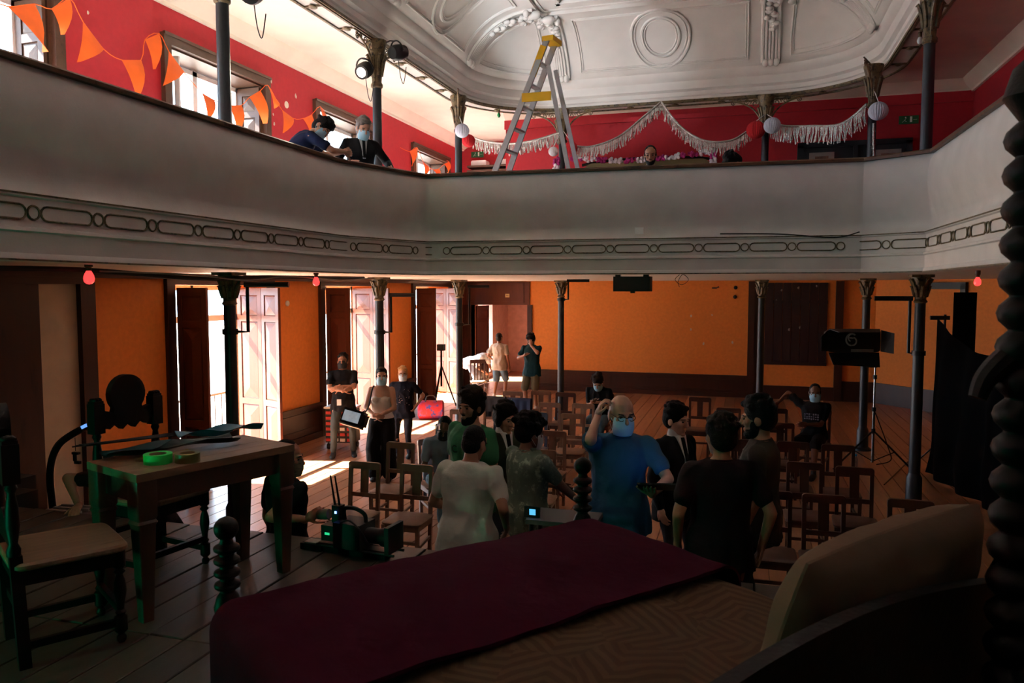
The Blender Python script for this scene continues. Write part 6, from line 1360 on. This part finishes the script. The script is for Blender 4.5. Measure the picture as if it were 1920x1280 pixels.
    for an, kn in ((aL, kL), (aR, kR)):
        q = MB(); td = V((an.x * 0.6, 1, 0)); td.normalize(); z0 = an.z - 0.085; c = V((an.x, an.y, z0)); sd_ = V((td.y, -td.x, 0))
        q.loft([(c - td * 0.075 + V((0, 0, 0.0)), sd_ * 0.01, V((0, 0, 0.005))), (c - td * 0.07 + V((0, 0, 0.035)), sd_ * 0.034, V((0, 0, 0.035))), (c + V((0, 0, 0.045)), sd_ * 0.042, V((0, 0, 0.045))), (c + td * 0.07 + V((0, 0, 0.036)), sd_ * 0.044, V((0, 0, 0.036))), (c + td * 0.14 + V((0, 0, 0.028)), sd_ * 0.046, V((0, 0, 0.028))), (c + td * 0.185 + V((0, 0, 0.02)), sd_ * 0.026, V((0, 0, 0.018)))], 16, 2.4)
        q.caps(c + V((0, 0, 0.05)), an + V((0, 0, 0.03)), 0.042, 0.04, 10)
        P['parts'].append(('shoe', q, shoes or M_shoe))
    P['at'] = at; P['lp'] = lp; P['F'] = F; P['Rt'] = Rt; P['U'] = U; P['j'] = dict(sL=sL, sR=sR, eL=eL, eR=eR, wL=wL, wR=wR, dL=dL, dR=dR, hc=hc)
    PEOPLE.append(P); return P
def seat_pose(z=0.57, fy=0.42, sp=0.12): return dict(pelvis=(0, 0, z), LF=(-sp, fy, 0.085), RF=(sp, fy, 0.085), LK=(-0.1, 0.6, 1), RK=(0.1, 0.6, 1))
C = cloth_mat
black_tee = C('black_tee', '#121113'); jeans = C('dark_jeans', '#2b3036'); blackt = C('black_trousers', '#0e0e10'); navyt = C('navy_tee', '#16203f'); suitm = C('black_suit', '#0f1013', 0.15)
# --- gallery, left
person('person in navy tee and blue mask leaning forearms on gallery rail', (-5.13, 8.02, ZG), (0.72, 0.69), 1.78, pelvis=(0, -0.1, 0.925), lean=R(45), head=(R(-38), R(10), 0), LW=(0.04, 0.62, 1.12), RW=(0.13, 0.64, 1.11), LE=(-0.8, 0.1, -0.6), RE=(0.8, 0.1, -0.6), skin='fair', hair=('full', 'black'), mask=M_mask, top=('tee', navyt), bottom=('long', jeans), curl=(0.8, 0.8))
person('person in black suit and tie with blue mask at gallery rail', (-4.95, 9.42, ZG), (0.72, -0.69), 1.8, lean=R(9), head=(R(5), R(20), 0), LW=(-0.33, 0.25, 1.08), RW=(0.22, 0.30, 1.09), skin='fair', hair=('short', 'grey'), mask=M_mask, top=('jacket', suitm), bottom=('long', suitm), curl=(0.7, 0.7))
# --- gallery, back
person('person with short dark hair and white shirt seated behind gallery parapet', (-1.29, 11.0, ZG), (0.1, -1), 1.75, **seat_pose(0.70), head=(0, R(12), 0), skin='tan', hair=('buzz', 'black'), beard='black', top=('tee', C('white_tee', '#b5b0ac')), bottom=('long', jeans))
person('person with black hair bent low behind gallery parapet', (0.06, 11.3, ZG), (-0.8, -0.4), 1.7, **seat_pose(0.70), lean=R(18), head=(0, R(40), 0), skin='fair', hair=('curly', 'black'), top=('tee', black_tee), bottom=('long', jeans))
for x, y, lab in ((-1.29, 11.02, 'person in white shirt'), (0.06, 11.32, 'person bent low')):
    t = thing('stool', 'plain wooden stool under %s on gallery' % lab, 'stool', (x, y, ZG)); MB().lathe([(0.15, 0.53), (0.16, 0.54), (0.16, 0.56), (0.15, 0.57)], 20).build('seat', M_trim, t)
    for a in range(4): MB().tube([(0.16 * math.cos(a * PI / 2 + 0.8), 0.16 * math.sin(a * PI / 2 + 0.8), 0), (0.11 * math.cos(a * PI / 2 + 0.8), 0.11 * math.sin(a * PI / 2 + 0.8), 0.53)], 0.017, 8).build('leg', M_trim, t)
# --- hall, left by the doors
P1 = person('person in black tee and black mask with folded arms by sunlit shutter', (-6.4, 11.5, 0), (0.45, -0.9), 1.76, head=(R(-6), R(-6), 0), LW=(0.06, 0.23, 1.20), RW=(-0.02, 0.27, 1.13), LE=(-1, 0.1, -0.25), RE=(1, 0.1, -0.3), LH=((0.8, 0.15, -0.4), (0, -1, 0)), RH=((-0.9, -0.1, 0.3), (0, -1, 0)), LF=(-0.16, 0.0, 0.085), RF=(0.17, 0.05, 0.085), build=1.08, hair=('short', 'black'), mask=M_maskb, top=('tee', black_tee), bottom=('long', C('grey_jeans', '#3d4342')))
P2 = person('person in white camisole and wide black trousers carrying a monitor bag', (-5.06, 10.22, 0), (0.25, -0.97), 1.69, head=(R(14), R(4), 0), LW=(-0.03, 0.24, 1.03), RW=(0.05, 0.25, 1.02), LE=(-1, -0.4, -0.4), RE=(1, -0.4, -0.4), LH=((1, 0.1, -0.05), (0, -1, 0)), RH=((-1, 0.1, -0.05), (0, -1, 0)), female=True, skin='fair', hair=('tied', 'black'), mask=M_mask, top=('cami', C('white_camisole', '#cfc9c4', 0.15)), bottom=('wide', C('wide_black_trousers', '#0c0c0d')), curl=(0.8, 0.8))
P3 = person('person with short blond hair, glasses and dotted navy tee, hand on hip', (-5.4, 11.7, 0), (0.2, -0.98), 1.54, head=(R(10), R(2), 0), LW=(-0.25, 0.03, 0.98), RW=(0.3, 0.06, 0.98), LE=(-1, -0.5, 0.1), build=1.12, skin='fair', hair=('short', 'blonde'), mask=M_maskw, glasses=True, top=('tee', C('dark_navy_tee', '#151722')), bottom=('long', C('charcoal_trousers', '#2c2c33')))
# --- back doorway
person('person in white shirt bending over the old chair at back doorway', (-6.92, 19.33, 0), (1, -0.1), 1.76, pelvis=(0, -0.05, 0.86), lean=R(70), head=(R(-8), R(-30), 0), LW=(-0.1, 0.52, 0.66), RW=(0.12, 0.42, 0.62), skin='tan', hair=('buzz', 'grey'), beard='black', top=('shirt', C('bright_white_shirt', '#d6d8da')), bottom=('long', C('pale_trousers', '#8b95a0')))
person('person in pale beige tee and denim shorts walking to back doorway', (-5.95, 18.7, 0), (0.15, 1), 1.72, LW=(-0.22, 0.12, 0.98), RW=(0.27, 0.05, 0.82), LF=(-0.1, -0.1, 0.085), RF=(0.1, 0.12, 0.085), skin='tan', hair=('buzz', 'brown'), top=('tee', C('beige_tee', '#b3a290')), bottom=('shorts', C('denim_shorts', '#5d7383')), shoes=M_shoew)
P6 = person('person in teal tee and khaki shorts looking at a phone', (-4.68, 17.2, 0), (-0.12, -1), 1.83, head=(R(6), R(32), 0), RW=(0.05, 0.3, 1.24), LW=(-0.06, 0.2, 1.46), RE=(0.9, -0.3, -0.6), LE=(-0.9, 0.1, -0.8), LH=((0.2, 0.0, 1), (0, -1, 0)), RH=((-0.6, 0.7, 0.2), (-0.2, 0.2, 1)), skin='tan', hair=('full', 'black'), beard='black', top=('tee', C('teal_tee', '#133339')), bottom=('shorts', C('khaki_shorts', '#5f5743')), shoes=M_shoew, curl=(0.7, 0.3))
# --- seated in the rows
P7 = person('person in black tee and blue mask seated with a phone', (-2.38, 13.32, 0), (-0.1, -1), 1.78, **seat_pose(0.575), lean=R(12), head=(R(6), R(28), 0), RW=(0.03, 0.36, 0.88), LW=(-0.08, 0.34, 0.86), skin='fair', hair=('full', 'brown'), mask=M_mask, top=('tee', black_tee), bottom=('long', C('blue_jeans', '#4a6b80')), RH=((-0.5, 0.8, 0.1), (0, 0.2, 1)), LH=((0.8, 0.5, -0.1), (0, 0.2, 1)))
person('person in grey tee and black mask seated with arm on knee', (-3.52, 8.62, 0), (0.68, -0.73), 1.74, **seat_pose(0.575), lean=R(20), head=(R(-25), R(12), 0), RW=(0.17, 0.42, 0.62), LW=(-0.1, 0.42, 0.62), skin='brown', hair=('buzz', 'black'), mask=M_maskb, top=('tee', C('grey_tee', '#717b88')), bottom=('long', C('washed_jeans', '#64808c')), RH=((0, 0.5, -0.8), (0, -1, -0.3)), shoes=M_shoew)
P17 = person('person in printed black tee and blue mask seated with arm on chair', (1.06, 12.5, 0), (-0.35, -0.94), 1.76, **seat_pose(0.575), lean=R(2), head=(R(18), R(6), 0), RW=(0.50, 0.16, 1.05), LW=(0.02, 0.30, 0.78), RE=(0.5, -0.5, 0.7), skin='brown', hair=('buzz', 'black'), mask=M_mask, top=('tee', black_tee), bottom=('shorts', blackt))
# --- group in front of the stage
za = 0.26
P9 = person('person in green tee with messy hair and beard, looking aside', (-2.1, 5.86, za), (-0.5, -0.86), 1.75, build=1.25, head=(R(10), R(2), 0), skin='tan', hair=('messy', 'brown'), beard='black', top=('tee', C('green_tee', '#3b7550')), bottom=('long', jeans), hvox=0.006)
person('person with long dark fringe in green jacket beside green tee', (-2.12, 6.75, 0), (0.75, -0.66), 1.79, head=(R(10), R(14), 0), skin='fair', hair=('long', 'black'), top=('jacket', C('olive_jacket', '#343a2a')), bottom=('long', jeans), hvox=0.0065)
P11 = person('person in pale grey tee seen from behind at stage edge', (-1.80, 4.93, za), (0.12, 1), 1.63, build=1.28, head=(R(-6), R(16), 0), LW=(-0.22, 0.24, 1.02), RW=(0.27, 0.10, 0.98), lean=R(6), skin='tan', hair=('buzz', 'black'), top=('tee', C('pale_grey_tee', '#b9b7ac', 0.35)), bottom=('long', jeans), hvox=0.006, vox=0.014)
M_pat = worn('leaf_print_cloth', '#5a6656', '#96a08a', 0.85, 0.54, 17, 0.1, 0.15)
person('person in leaf-print shirt and white mask seen from behind', (-1.54, 5.52, za), (0.62, 0.78), 1.62, build=1.2, head=(R(-14), R(10), 0), LW=(-0.1, 0.36, 1.08), RW=(0.22, 0.38, 1.0), skin='brown', hair=('curly', 'black'), mask=mat('white_mask', '#b8b8b4', 0.8), top=('shirt', M_pat), bottom=('long', jeans), hvox=0.006, vox=0.014)
P13 = person('balding person in blue tee and blue mask holding a tablet', (-0.84, 5.48, za), (0.12, -0.99), 1.82, build=1.15, head=(R(22), R(8), 0), RW=(0.145, 0.06, 1.58), LW=(-0.22, 0.36, 1.13), RE=(0.25, 0.7, -1), LE=(-1, -0.3, -0.6), RH=((-0.25, 0.1, 1), (-1, -0.1, 0)), LH=((0.1, 0.9, 0.44), (0, -0.44, 0.9)), skin='fair', hair=('bald', 'grey'), beard=None, mask=M_mask, glasses=True, top=('tee', C('blue_tee', '#2f5b7d', 0.35)), bottom=('long', C('black_jeans', '#141416')), curl=(0.08, 0.9), hvox=0.006, vox=0.014)
person('person in dark suit with white collar turned to the right', (-0.58, 7.0, 0), (0.8, -0.6), 1.80, head=(R(8), R(6), 0), skin='fair', hair=('full', 'black'), top=('jacket', suitm), bottom=('long', suitm), hvox=0.0065)
person('person in dark maroon tee seen from behind', (-0.12, 5.02, za), (-0.3, 0.95), 1.77, build=1.15, head=(R(12), R(4), 0), LW=(-0.26, 0.04, 0.9), RW=(0.26, -0.02, 0.9), skin='tan', hair=('full', 'brown'), top=('tee', C('maroon_tee', '#1e1014')), bottom=('long', jeans), hvox=0.006, vox=0.014)
person('bearded person in grey-brown tee standing in profile', (0.13, 5.62, za), (-0.98, 0.12), 1.81, build=1.12, head=(R(0), R(6), 0), skin='tan', hair=('full', 'black'), beard='black', top=('tee', C('grey_brown_tee', '#3b342d')), bottom=('long', jeans), hvox=0.006, vox=0.014)
# --- by the stage edge, left
P18 = person('person in black tee and striped mask at stage edge, pointing', (-3.2, 4.88, 0), (0.42, 0.9), 1.73, head=(R(-48), R(6), 0), RW=(0.33, -0.04, 1.2),  RH=((0.75, 0.35, 0.5), (-0.4, 0.9, 0)), RE=(0.3, -0.8, -0.8), skin='tan', hair=('buzz', 'black'), mask=M_masks, top=('tee', black_tee), bottom=('long', jeans), curl=(0.6, 1.1), point=(False, True), hvox=0.006, vox=0.014)
P19 = person('person in dark tee crouching over stage edge with hand planted', (-4.6, 5.06, 0), (-0.05, -1), 1.78, pelvis=(0, -0.05, 0.9), lean=R(34), head=(R(-10), R(30), 0), RW=(0.25, 0.42, 1.12), LW=(-0.15, 0.4, 1.16), RE=(1, 0.4, 0.5), RH=((-0.5, 0.8, -0.15), (0, -0.1, -1)), skin='tan', hair=('buzz', 'black'), top=('tee', C('dark_brown_tee', '#1c1416')), bottom=('long', blackt), hvox=0.007)

# --- run all surface jobs in one evaluation, then assemble each person
tmp = []
for P, key, b, vx, it in JOBS:
    me = bpy.data.meshes.new('tmp'); me.from_pydata(b.v, [], b.f); o = bpy.data.objects.new('tmp', me); COL.objects.link(o)
    r_ = o.modifiers.new('r', 'REMESH'); r_.mode = 'VOXEL'; r_.voxel_size = vx; s_ = o.modifiers.new('s', 'SMOOTH'); s_.iterations = it; s_.factor = 0.5; tmp.append(o)
dg = bpy.context.evaluated_depsgraph_get()
for (P, key, b, vx, it), o in zip(JOBS, tmp):
    e = o.evaluated_get(dg).data; nv = len(e.vertices); co = [0.0] * (nv * 3); e.vertices.foreach_get('co', co); P['_' + key] = ([tuple(co[i * 3:i * 3 + 3]) for i in range(nv)], [tuple(p.vertices) for p in e.polygons])
for o in tmp:
    me = o.data; bpy.data.objects.remove(o); bpy.data.meshes.remove(me)
def text_mesh(s, size):
    cu = bpy.data.curves.new('txt', 'FONT'); cu.body = s; cu.size = size; cu.extrude = 0.002; cu.align_x = 'CENTER'; o = bpy.data.objects.new('txt', cu); COL.objects.link(o)
    me = bpy.data.meshes.new_from_object(o.evaluated_get(bpy.context.evaluated_depsgraph_get())); v = [tuple(q.co) for q in me.vertices]; f = [tuple(p.vertices) for p in me.polygons]
    bpy.data.objects.remove(o); bpy.data.curves.remove(cu); bpy.data.meshes.remove(me); return v, f
for P in PEOPLE:
    k = P['k']; b = MB(); sc = lambda L_: [(x * k, y * k, z * k) for x, y, z in L_]
    for key in ('_body', '_head', '_hands'): b.add(sc(P[key][0]), P[key][1])
    b.cur = 1; b.add(sc(P['eyes'].v), P['eyes'].f)
    o = b.build('person', [P['skin'], M_eye], None, P['loc'], P['rz'], smooth=75); tag(o, P['label'], 'person', 'people in the hall'); P['obj'] = o
    def sub(nm, v, f, m):
        me = MB().add(sc(v), f).mesh(nm, m, 75)
        if nm in ('tee_shirt', 'shirt', 'suit_jacket', 'trousers', 'wide_trousers', 'shorts'):
            am = 0.014 if nm in ('tee_shirt', 'shirt') else 0.010; sd = len(P['label']) * 1.7; off = []
            for vt in me.vertices:
                c = vt.co; q1 = mnoise.noise(V((c.x * 7 + c.z * 3 + sd, c.y * 7, c.z * 4.5 - c.x * 5))); q2 = mnoise.noise(V((c.x * 15 + sd, c.y * 15, c.z * 6 + c.x * 8)))
                off.append(vt.normal * (am * (0.45 - abs(q1) * 1.8) + am * 0.35 * q2))
            for vt, d_ in zip(me.vertices, off): vt.co += d_
            me.update()
        return link(nm, me, o)
    if '_hair' in P: sub('hair', *P['_hair'], P['hairm'])
    if '_beard' in P: sub('beard', *P['_beard'], P['beardm'])
    for nm in ('tee_shirt', 'shirt', 'suit_jacket', 'camisole', 'trousers', 'wide_trousers', 'shorts'):
        if '_' + nm in P: sub(nm, *P['_' + nm], P[nm + '_m'])
    for nm, q, m in P['parts']: sub(nm, q.v, q.f, m)
def chest_print(P, z, y, v, f, m, nm='print', x=0.0):
    k = P['k']; vs = [P['at'](z + p[1], x + -p[0], y + p[2]) * k for p in v]
    MB().add(vs, f).build(nm, m, P['obj'], smooth=0)
v, f = text_mesh('CA', 0.085); chest_print(P9, 0.30, 0.142, v, f, mat('tee_print_dark', '#0f1a12', 0.8), x=0.02)
q = MB(); rnd = random.Random(5)
for r_ in range(3):
    for c in range(7): q.box(-0.11 + c * 0.032, -0.11 + c * 0.032 + 0.02, r_ * 0.035 + rnd.uniform(0, 0.008), r_ * 0.035 + 0.024 + rnd.uniform(-0.006, 0.004), 0, 0.003)
chest_print(P17, 0.26, 0.142, q.v, q.f, mat('tee_print_pale', '#8d8a9c', 0.8))
q = MB()
for c in range(46): a, z = rnd.uniform(-0.14, 0.14), rnd.uniform(-0.12, 0.18); q.box(a, a + 0.009, z, z + 0.009, -0.02 - abs(a) * 0.25, 0.004 - abs(a) * 0.25)
chest_print(P3, 0.2, 0.145, q.v, q.f, mat('dot_print', '#b9a0a0', 0.8), 'dots')
# small held or worn things
def held(P, name, lab, cat, mb, m, off=(0, 0, 0), which='wL'):
    k = P['k']; p = (P['j'][which] + V(off)) * k; p.rotate(Euler((0, 0, P['rz']))); o = mb.build(name, m, None, V(P['loc']) + p, P['rz']); return tag(o, lab, cat)
def lay_on_palm(P, which, o, along=0.085, lift=0.026, n_=(0, 0, 1), sx_=0.0):
    """seat a flat thing on the open palm: its y along the hand, its z along the palm normal"""
    d = P['j'][which.replace('w', 'd')].normalized(); n = V(n_); n = (n - d * n.dot(d)).normalized(); x = d.cross(n); k = P['k']; Rz = Matrix.Rotation(P['rz'], 3, 'Z')
    o.rotation_mode = 'QUATERNION'; o.rotation_quaternion = (Rz @ Matrix((x, d, n)).transposed()).to_quaternion(); o.location = V(P['loc']) + Rz @ ((P['j'][which] + d * along + n * lift + x * sx_) * k)
for P, lab in ((P6, 'dark phone held by person in teal tee'), (P7, 'phone held by seated person in black tee')):
    o = MB().box(-0.036, 0.036, -0.07, 0.07, -0.004, 0.004).build('phone', M_blackm); tag(o, lab, 'phone'); lay_on_palm(P, 'wR', o, 0.09, 0.024, (-0.2, 0.2, 1) if P is P6 else (0, 0.2, 1))
tb = thing('tablet', 'black tablet with lit screen held by person in blue tee', 'tablet', (0, 0, 0)); lay_on_palm(P13, 'wL', tb, 0.10, 0.028, (0, -0.44, 0.9), -0.05)
MB().box(-0.13, 0.13, -0.09, 0.09, -0.005, 0.005).build('case', M_blackm, tb); MB().box(-0.115, 0.115, -0.078, 0.078, 0.005, 0.0065).build('screen', emis('tablet_screen', '#5aa8ff', 1.6), tb)
# monitor bag hanging from a strap
bg_ = thing('monitor_bag', 'silver-edged monitor bag with lit screen hanging at hip', 'bag', (-5.26, 9.77, 0.86)); bg_.rotation_euler = (R(-18), R(14), R(8))
MB().box(-0.2, 0.1, -0.11, 0.11, 0.0, 0.22).build('body', M_blackm, bg_); MB().box(-0.19, 0.08, -0.125, -0.11, 0.02, 0.2).build('screen_frame', M_black, bg_); MB().box(-0.175, 0.065, -0.128, -0.125, 0.035, 0.185).build('screen', mat('monitor_screen', '#b9cddb', 0.25, 0, 0.5, 6, emit=0.25), bg_)
MB().box(-0.2, 0.1, -0.13, 0.11, -0.02, 0.0).build('tray', M_alu, bg_); MB().box(0.1, 0.14, -0.08, 0.08, 0.02, 0.18).build('battery', M_blackm, bg_)
k = P2['k']; pts = []
for q in (P2['at'](0.2, 0.17, 0.17), P2['at'](0.33, 0.14, 0.15), P2['at'](0.44, 0.125, 0.11), P2['at'](0.505, 0.12, 0.0), P2['at'](0.43, 0.13, -0.115), P2['at'](0.2, 0.215, -0.12), P2['at'](0.1, 0.31, -0.02)):
    p = q * k; p.rotate(Euler((0, 0, P2['rz']))); pts.append(V(P2['loc']) + p)
st_ = MB().tube(bezier([bg_.matrix_basis @ V((0.08, 0.0, 0.225))] + pts + [bg_.matrix_basis @ V((-0.18, 0.06, 0.225))], 5), 0.011, 6).build('shoulder_strap', M_blackm); tag(st_, 'black shoulder strap of monitor bag over bare shoulder', 'strap')
k = P1['k']; o = held(P1, 'badge', 'white badge clipped to belt of person with folded arms', 'badge', MB().box(-0.035, 0.035, -0.004, 0.004, -0.05, 0.05), M_whitewood, (0, 0, 0), 'wR'); p = V((0.06, 0.175, 0.93)) * k; p.rotate(Euler((0, 0, P1['rz']))); o.location = V(P1['loc']) + p
# ---- green work lamp at the side of the stage
t = thing('green_work_lamp_offscreen', 'green-gelled work lamp on short stand at stage side', 'lamp', (-4.2, 1.2, ZST - 0.35))
MB().tube([(0, 0, 0.35), (0, 0, 0.75)], 0.015, 8).build('pole', M_black, t); MB().lathe([(0.18, 0.35), (0.18, 0.37), (0.03, 0.39)], 14).build('base', M_black, t); MB().box(-0.14, 0.05, -0.1, 0.1, 0.72, 0.92).build('housing', M_black, t); MB().box(0.05, 0.056, -0.085, 0.085, 0.735, 0.905).build('gel', emis('green_gel_glow', '#18e060', 1.5), t)
l = bpy.data.lights.new('green_work_beam_offscreen', 'AREA'); l.energy = 16; l.color = (0.0, 1.0, 0.45); l.size = 0.16; lo = bpy.data.objects.new('green_work_beam_offscreen', l); COL.objects.link(lo); lo.parent = t; lo.location = (0.065, 0, 0.82); lo.rotation_euler = V((0.75, 1, 0.03)).to_track_quat('-Z', 'Y').to_euler()

# ================================================================== SMALL DETAILS
M_carved.node_tree.nodes['Principled BSDF'].inputs['Roughness'].default_value = 0.5
M_carved.node_tree.nodes['Principled BSDF'].inputs['Specular IOR Level'].default_value = 0.2
# chipped paint on the walls
chip = mat('bare_plaster_chip', '#cfc0b2', 0.9)
def chips(wall, pts, axis):
    for k, (u, z, s) in enumerate(pts):
        rnd = random.Random(k); poly = [(math.cos(2 * PI * q / 8) * s * rnd.uniform(0.5, 1.0), math.sin(2 * PI * q / 8) * s * 1.6 * rnd.uniform(0.5, 1.0)) for q in range(8)]
        Mx = (Matrix.Translation((XL, u, z)) @ Matrix.Rotation(R(90), 4, 'Z') if axis == 'x' else Matrix.Translation((u, YB, z))) @ Matrix.Rotation(R(90), 4, 'X')
        MB().prism(poly, -0.002, 0.003, Mx).build('paint_chip', chip, wall)
chips(wlg, [(7.75, 6.15, 0.02), (11.55, 6.3, 0.045), (12.3, 6.22, 0.035), (11.62, 5.6, 0.03), (11.6, 5.75, 0.02)], 'x')
chips(bpy.data.objects['wall_back'], [(-1.33, 2.1, 0.03), (-1.33, 1.74, 0.03), (-0.8, 2.13, 0.02), (-1.0, 1.38, 0.035), (-0.27, 1.42, 0.035)], 'y')
# bare lamp holders on the beam and a hanging plug
for x, y, c, lab in ((-4.78, 15.62, '2f9a5a', 'green lamp bulb under the beam left of the ladder'), (1.86, 15.35, '7f98a8', 'bluish lamp bulb under the beam at the right corner'), (2.06, 13.0, 'cfd4d8', 'white lamp bulb under beam above the right parapet')):
    x, y, nx, ny = at_s(RING, s_of(x, y)); t = thing('lamp_holder', lab, 'bulb', (x - nx * 0.17, y - ny * 0.17, 6.6)); MB().lathe([(0.03, 0), (0.03, -0.06), (0.024, -0.07)], 10).build('socket', M_gilt, t)
    MB().lathe([(0.015, -0.065), (0.035, -0.1), (0.04, -0.13), (0.025, -0.165), (0.003, -0.175)], 12).build('bulb', mat('bulb_' + c, '#' + c, 0.3), t)
t = thing('hanging_plug', 'black plug hanging on a cord from right gallery ceiling', 'plug', (2.75, 8.6, 5.72))
MB().tube([(0, 0, 0.04), (0.01, 0, 0.5), (0, 0, ZC - 5.72)], 0.006, 6).build('cord', M_cable, t); MB().lathe([(0.012, 0.06), (0.03, 0.02), (0.035, -0.04), (0.02, -0.07)], 12).build('body', M_blackm, t)
# pieces that belong to a part, not to the whole thing
SUB = {'lens': 'housing', 'led': 'transmitter', 'door_symbol': 'plate', 'running_figure': 'plate', 'arrow': 'plate', 'image': 'mount', 'swirl_emblem': 'lamp_face', 'lamp_tube': 'lamp_face', 'cap': 'bottle', 'edge_trim': 'body', 'drawer': 'body', 'crest_ring': 'carved_crest', 'collar': 'tee_shirt', 'shirt_collar': 'shirt', 'necktie': 'suit_jacket', 'shirt_front': 'suit_jacket', 'print': 'tee_shirt', 'dots': 'tee_shirt', 'label_plate': 'base_plate', 'hanging_clamp': 'neck', 'gel': 'housing', 'post_block': 'back_post_none'}
base = lambda n: n.split('.')[0]
for o in list(COL.objects):
    if o.parent is None or o.parent.parent is not None: continue
    key = base(o.name); want = [SUB[key]] if key in SUB else (['screen_frame', 'case'] if key == 'screen' else [])
    for c in o.parent.children:
        if base(c.name) in want and c is not o and c.location.length < 1e-6: o.parent = c; break
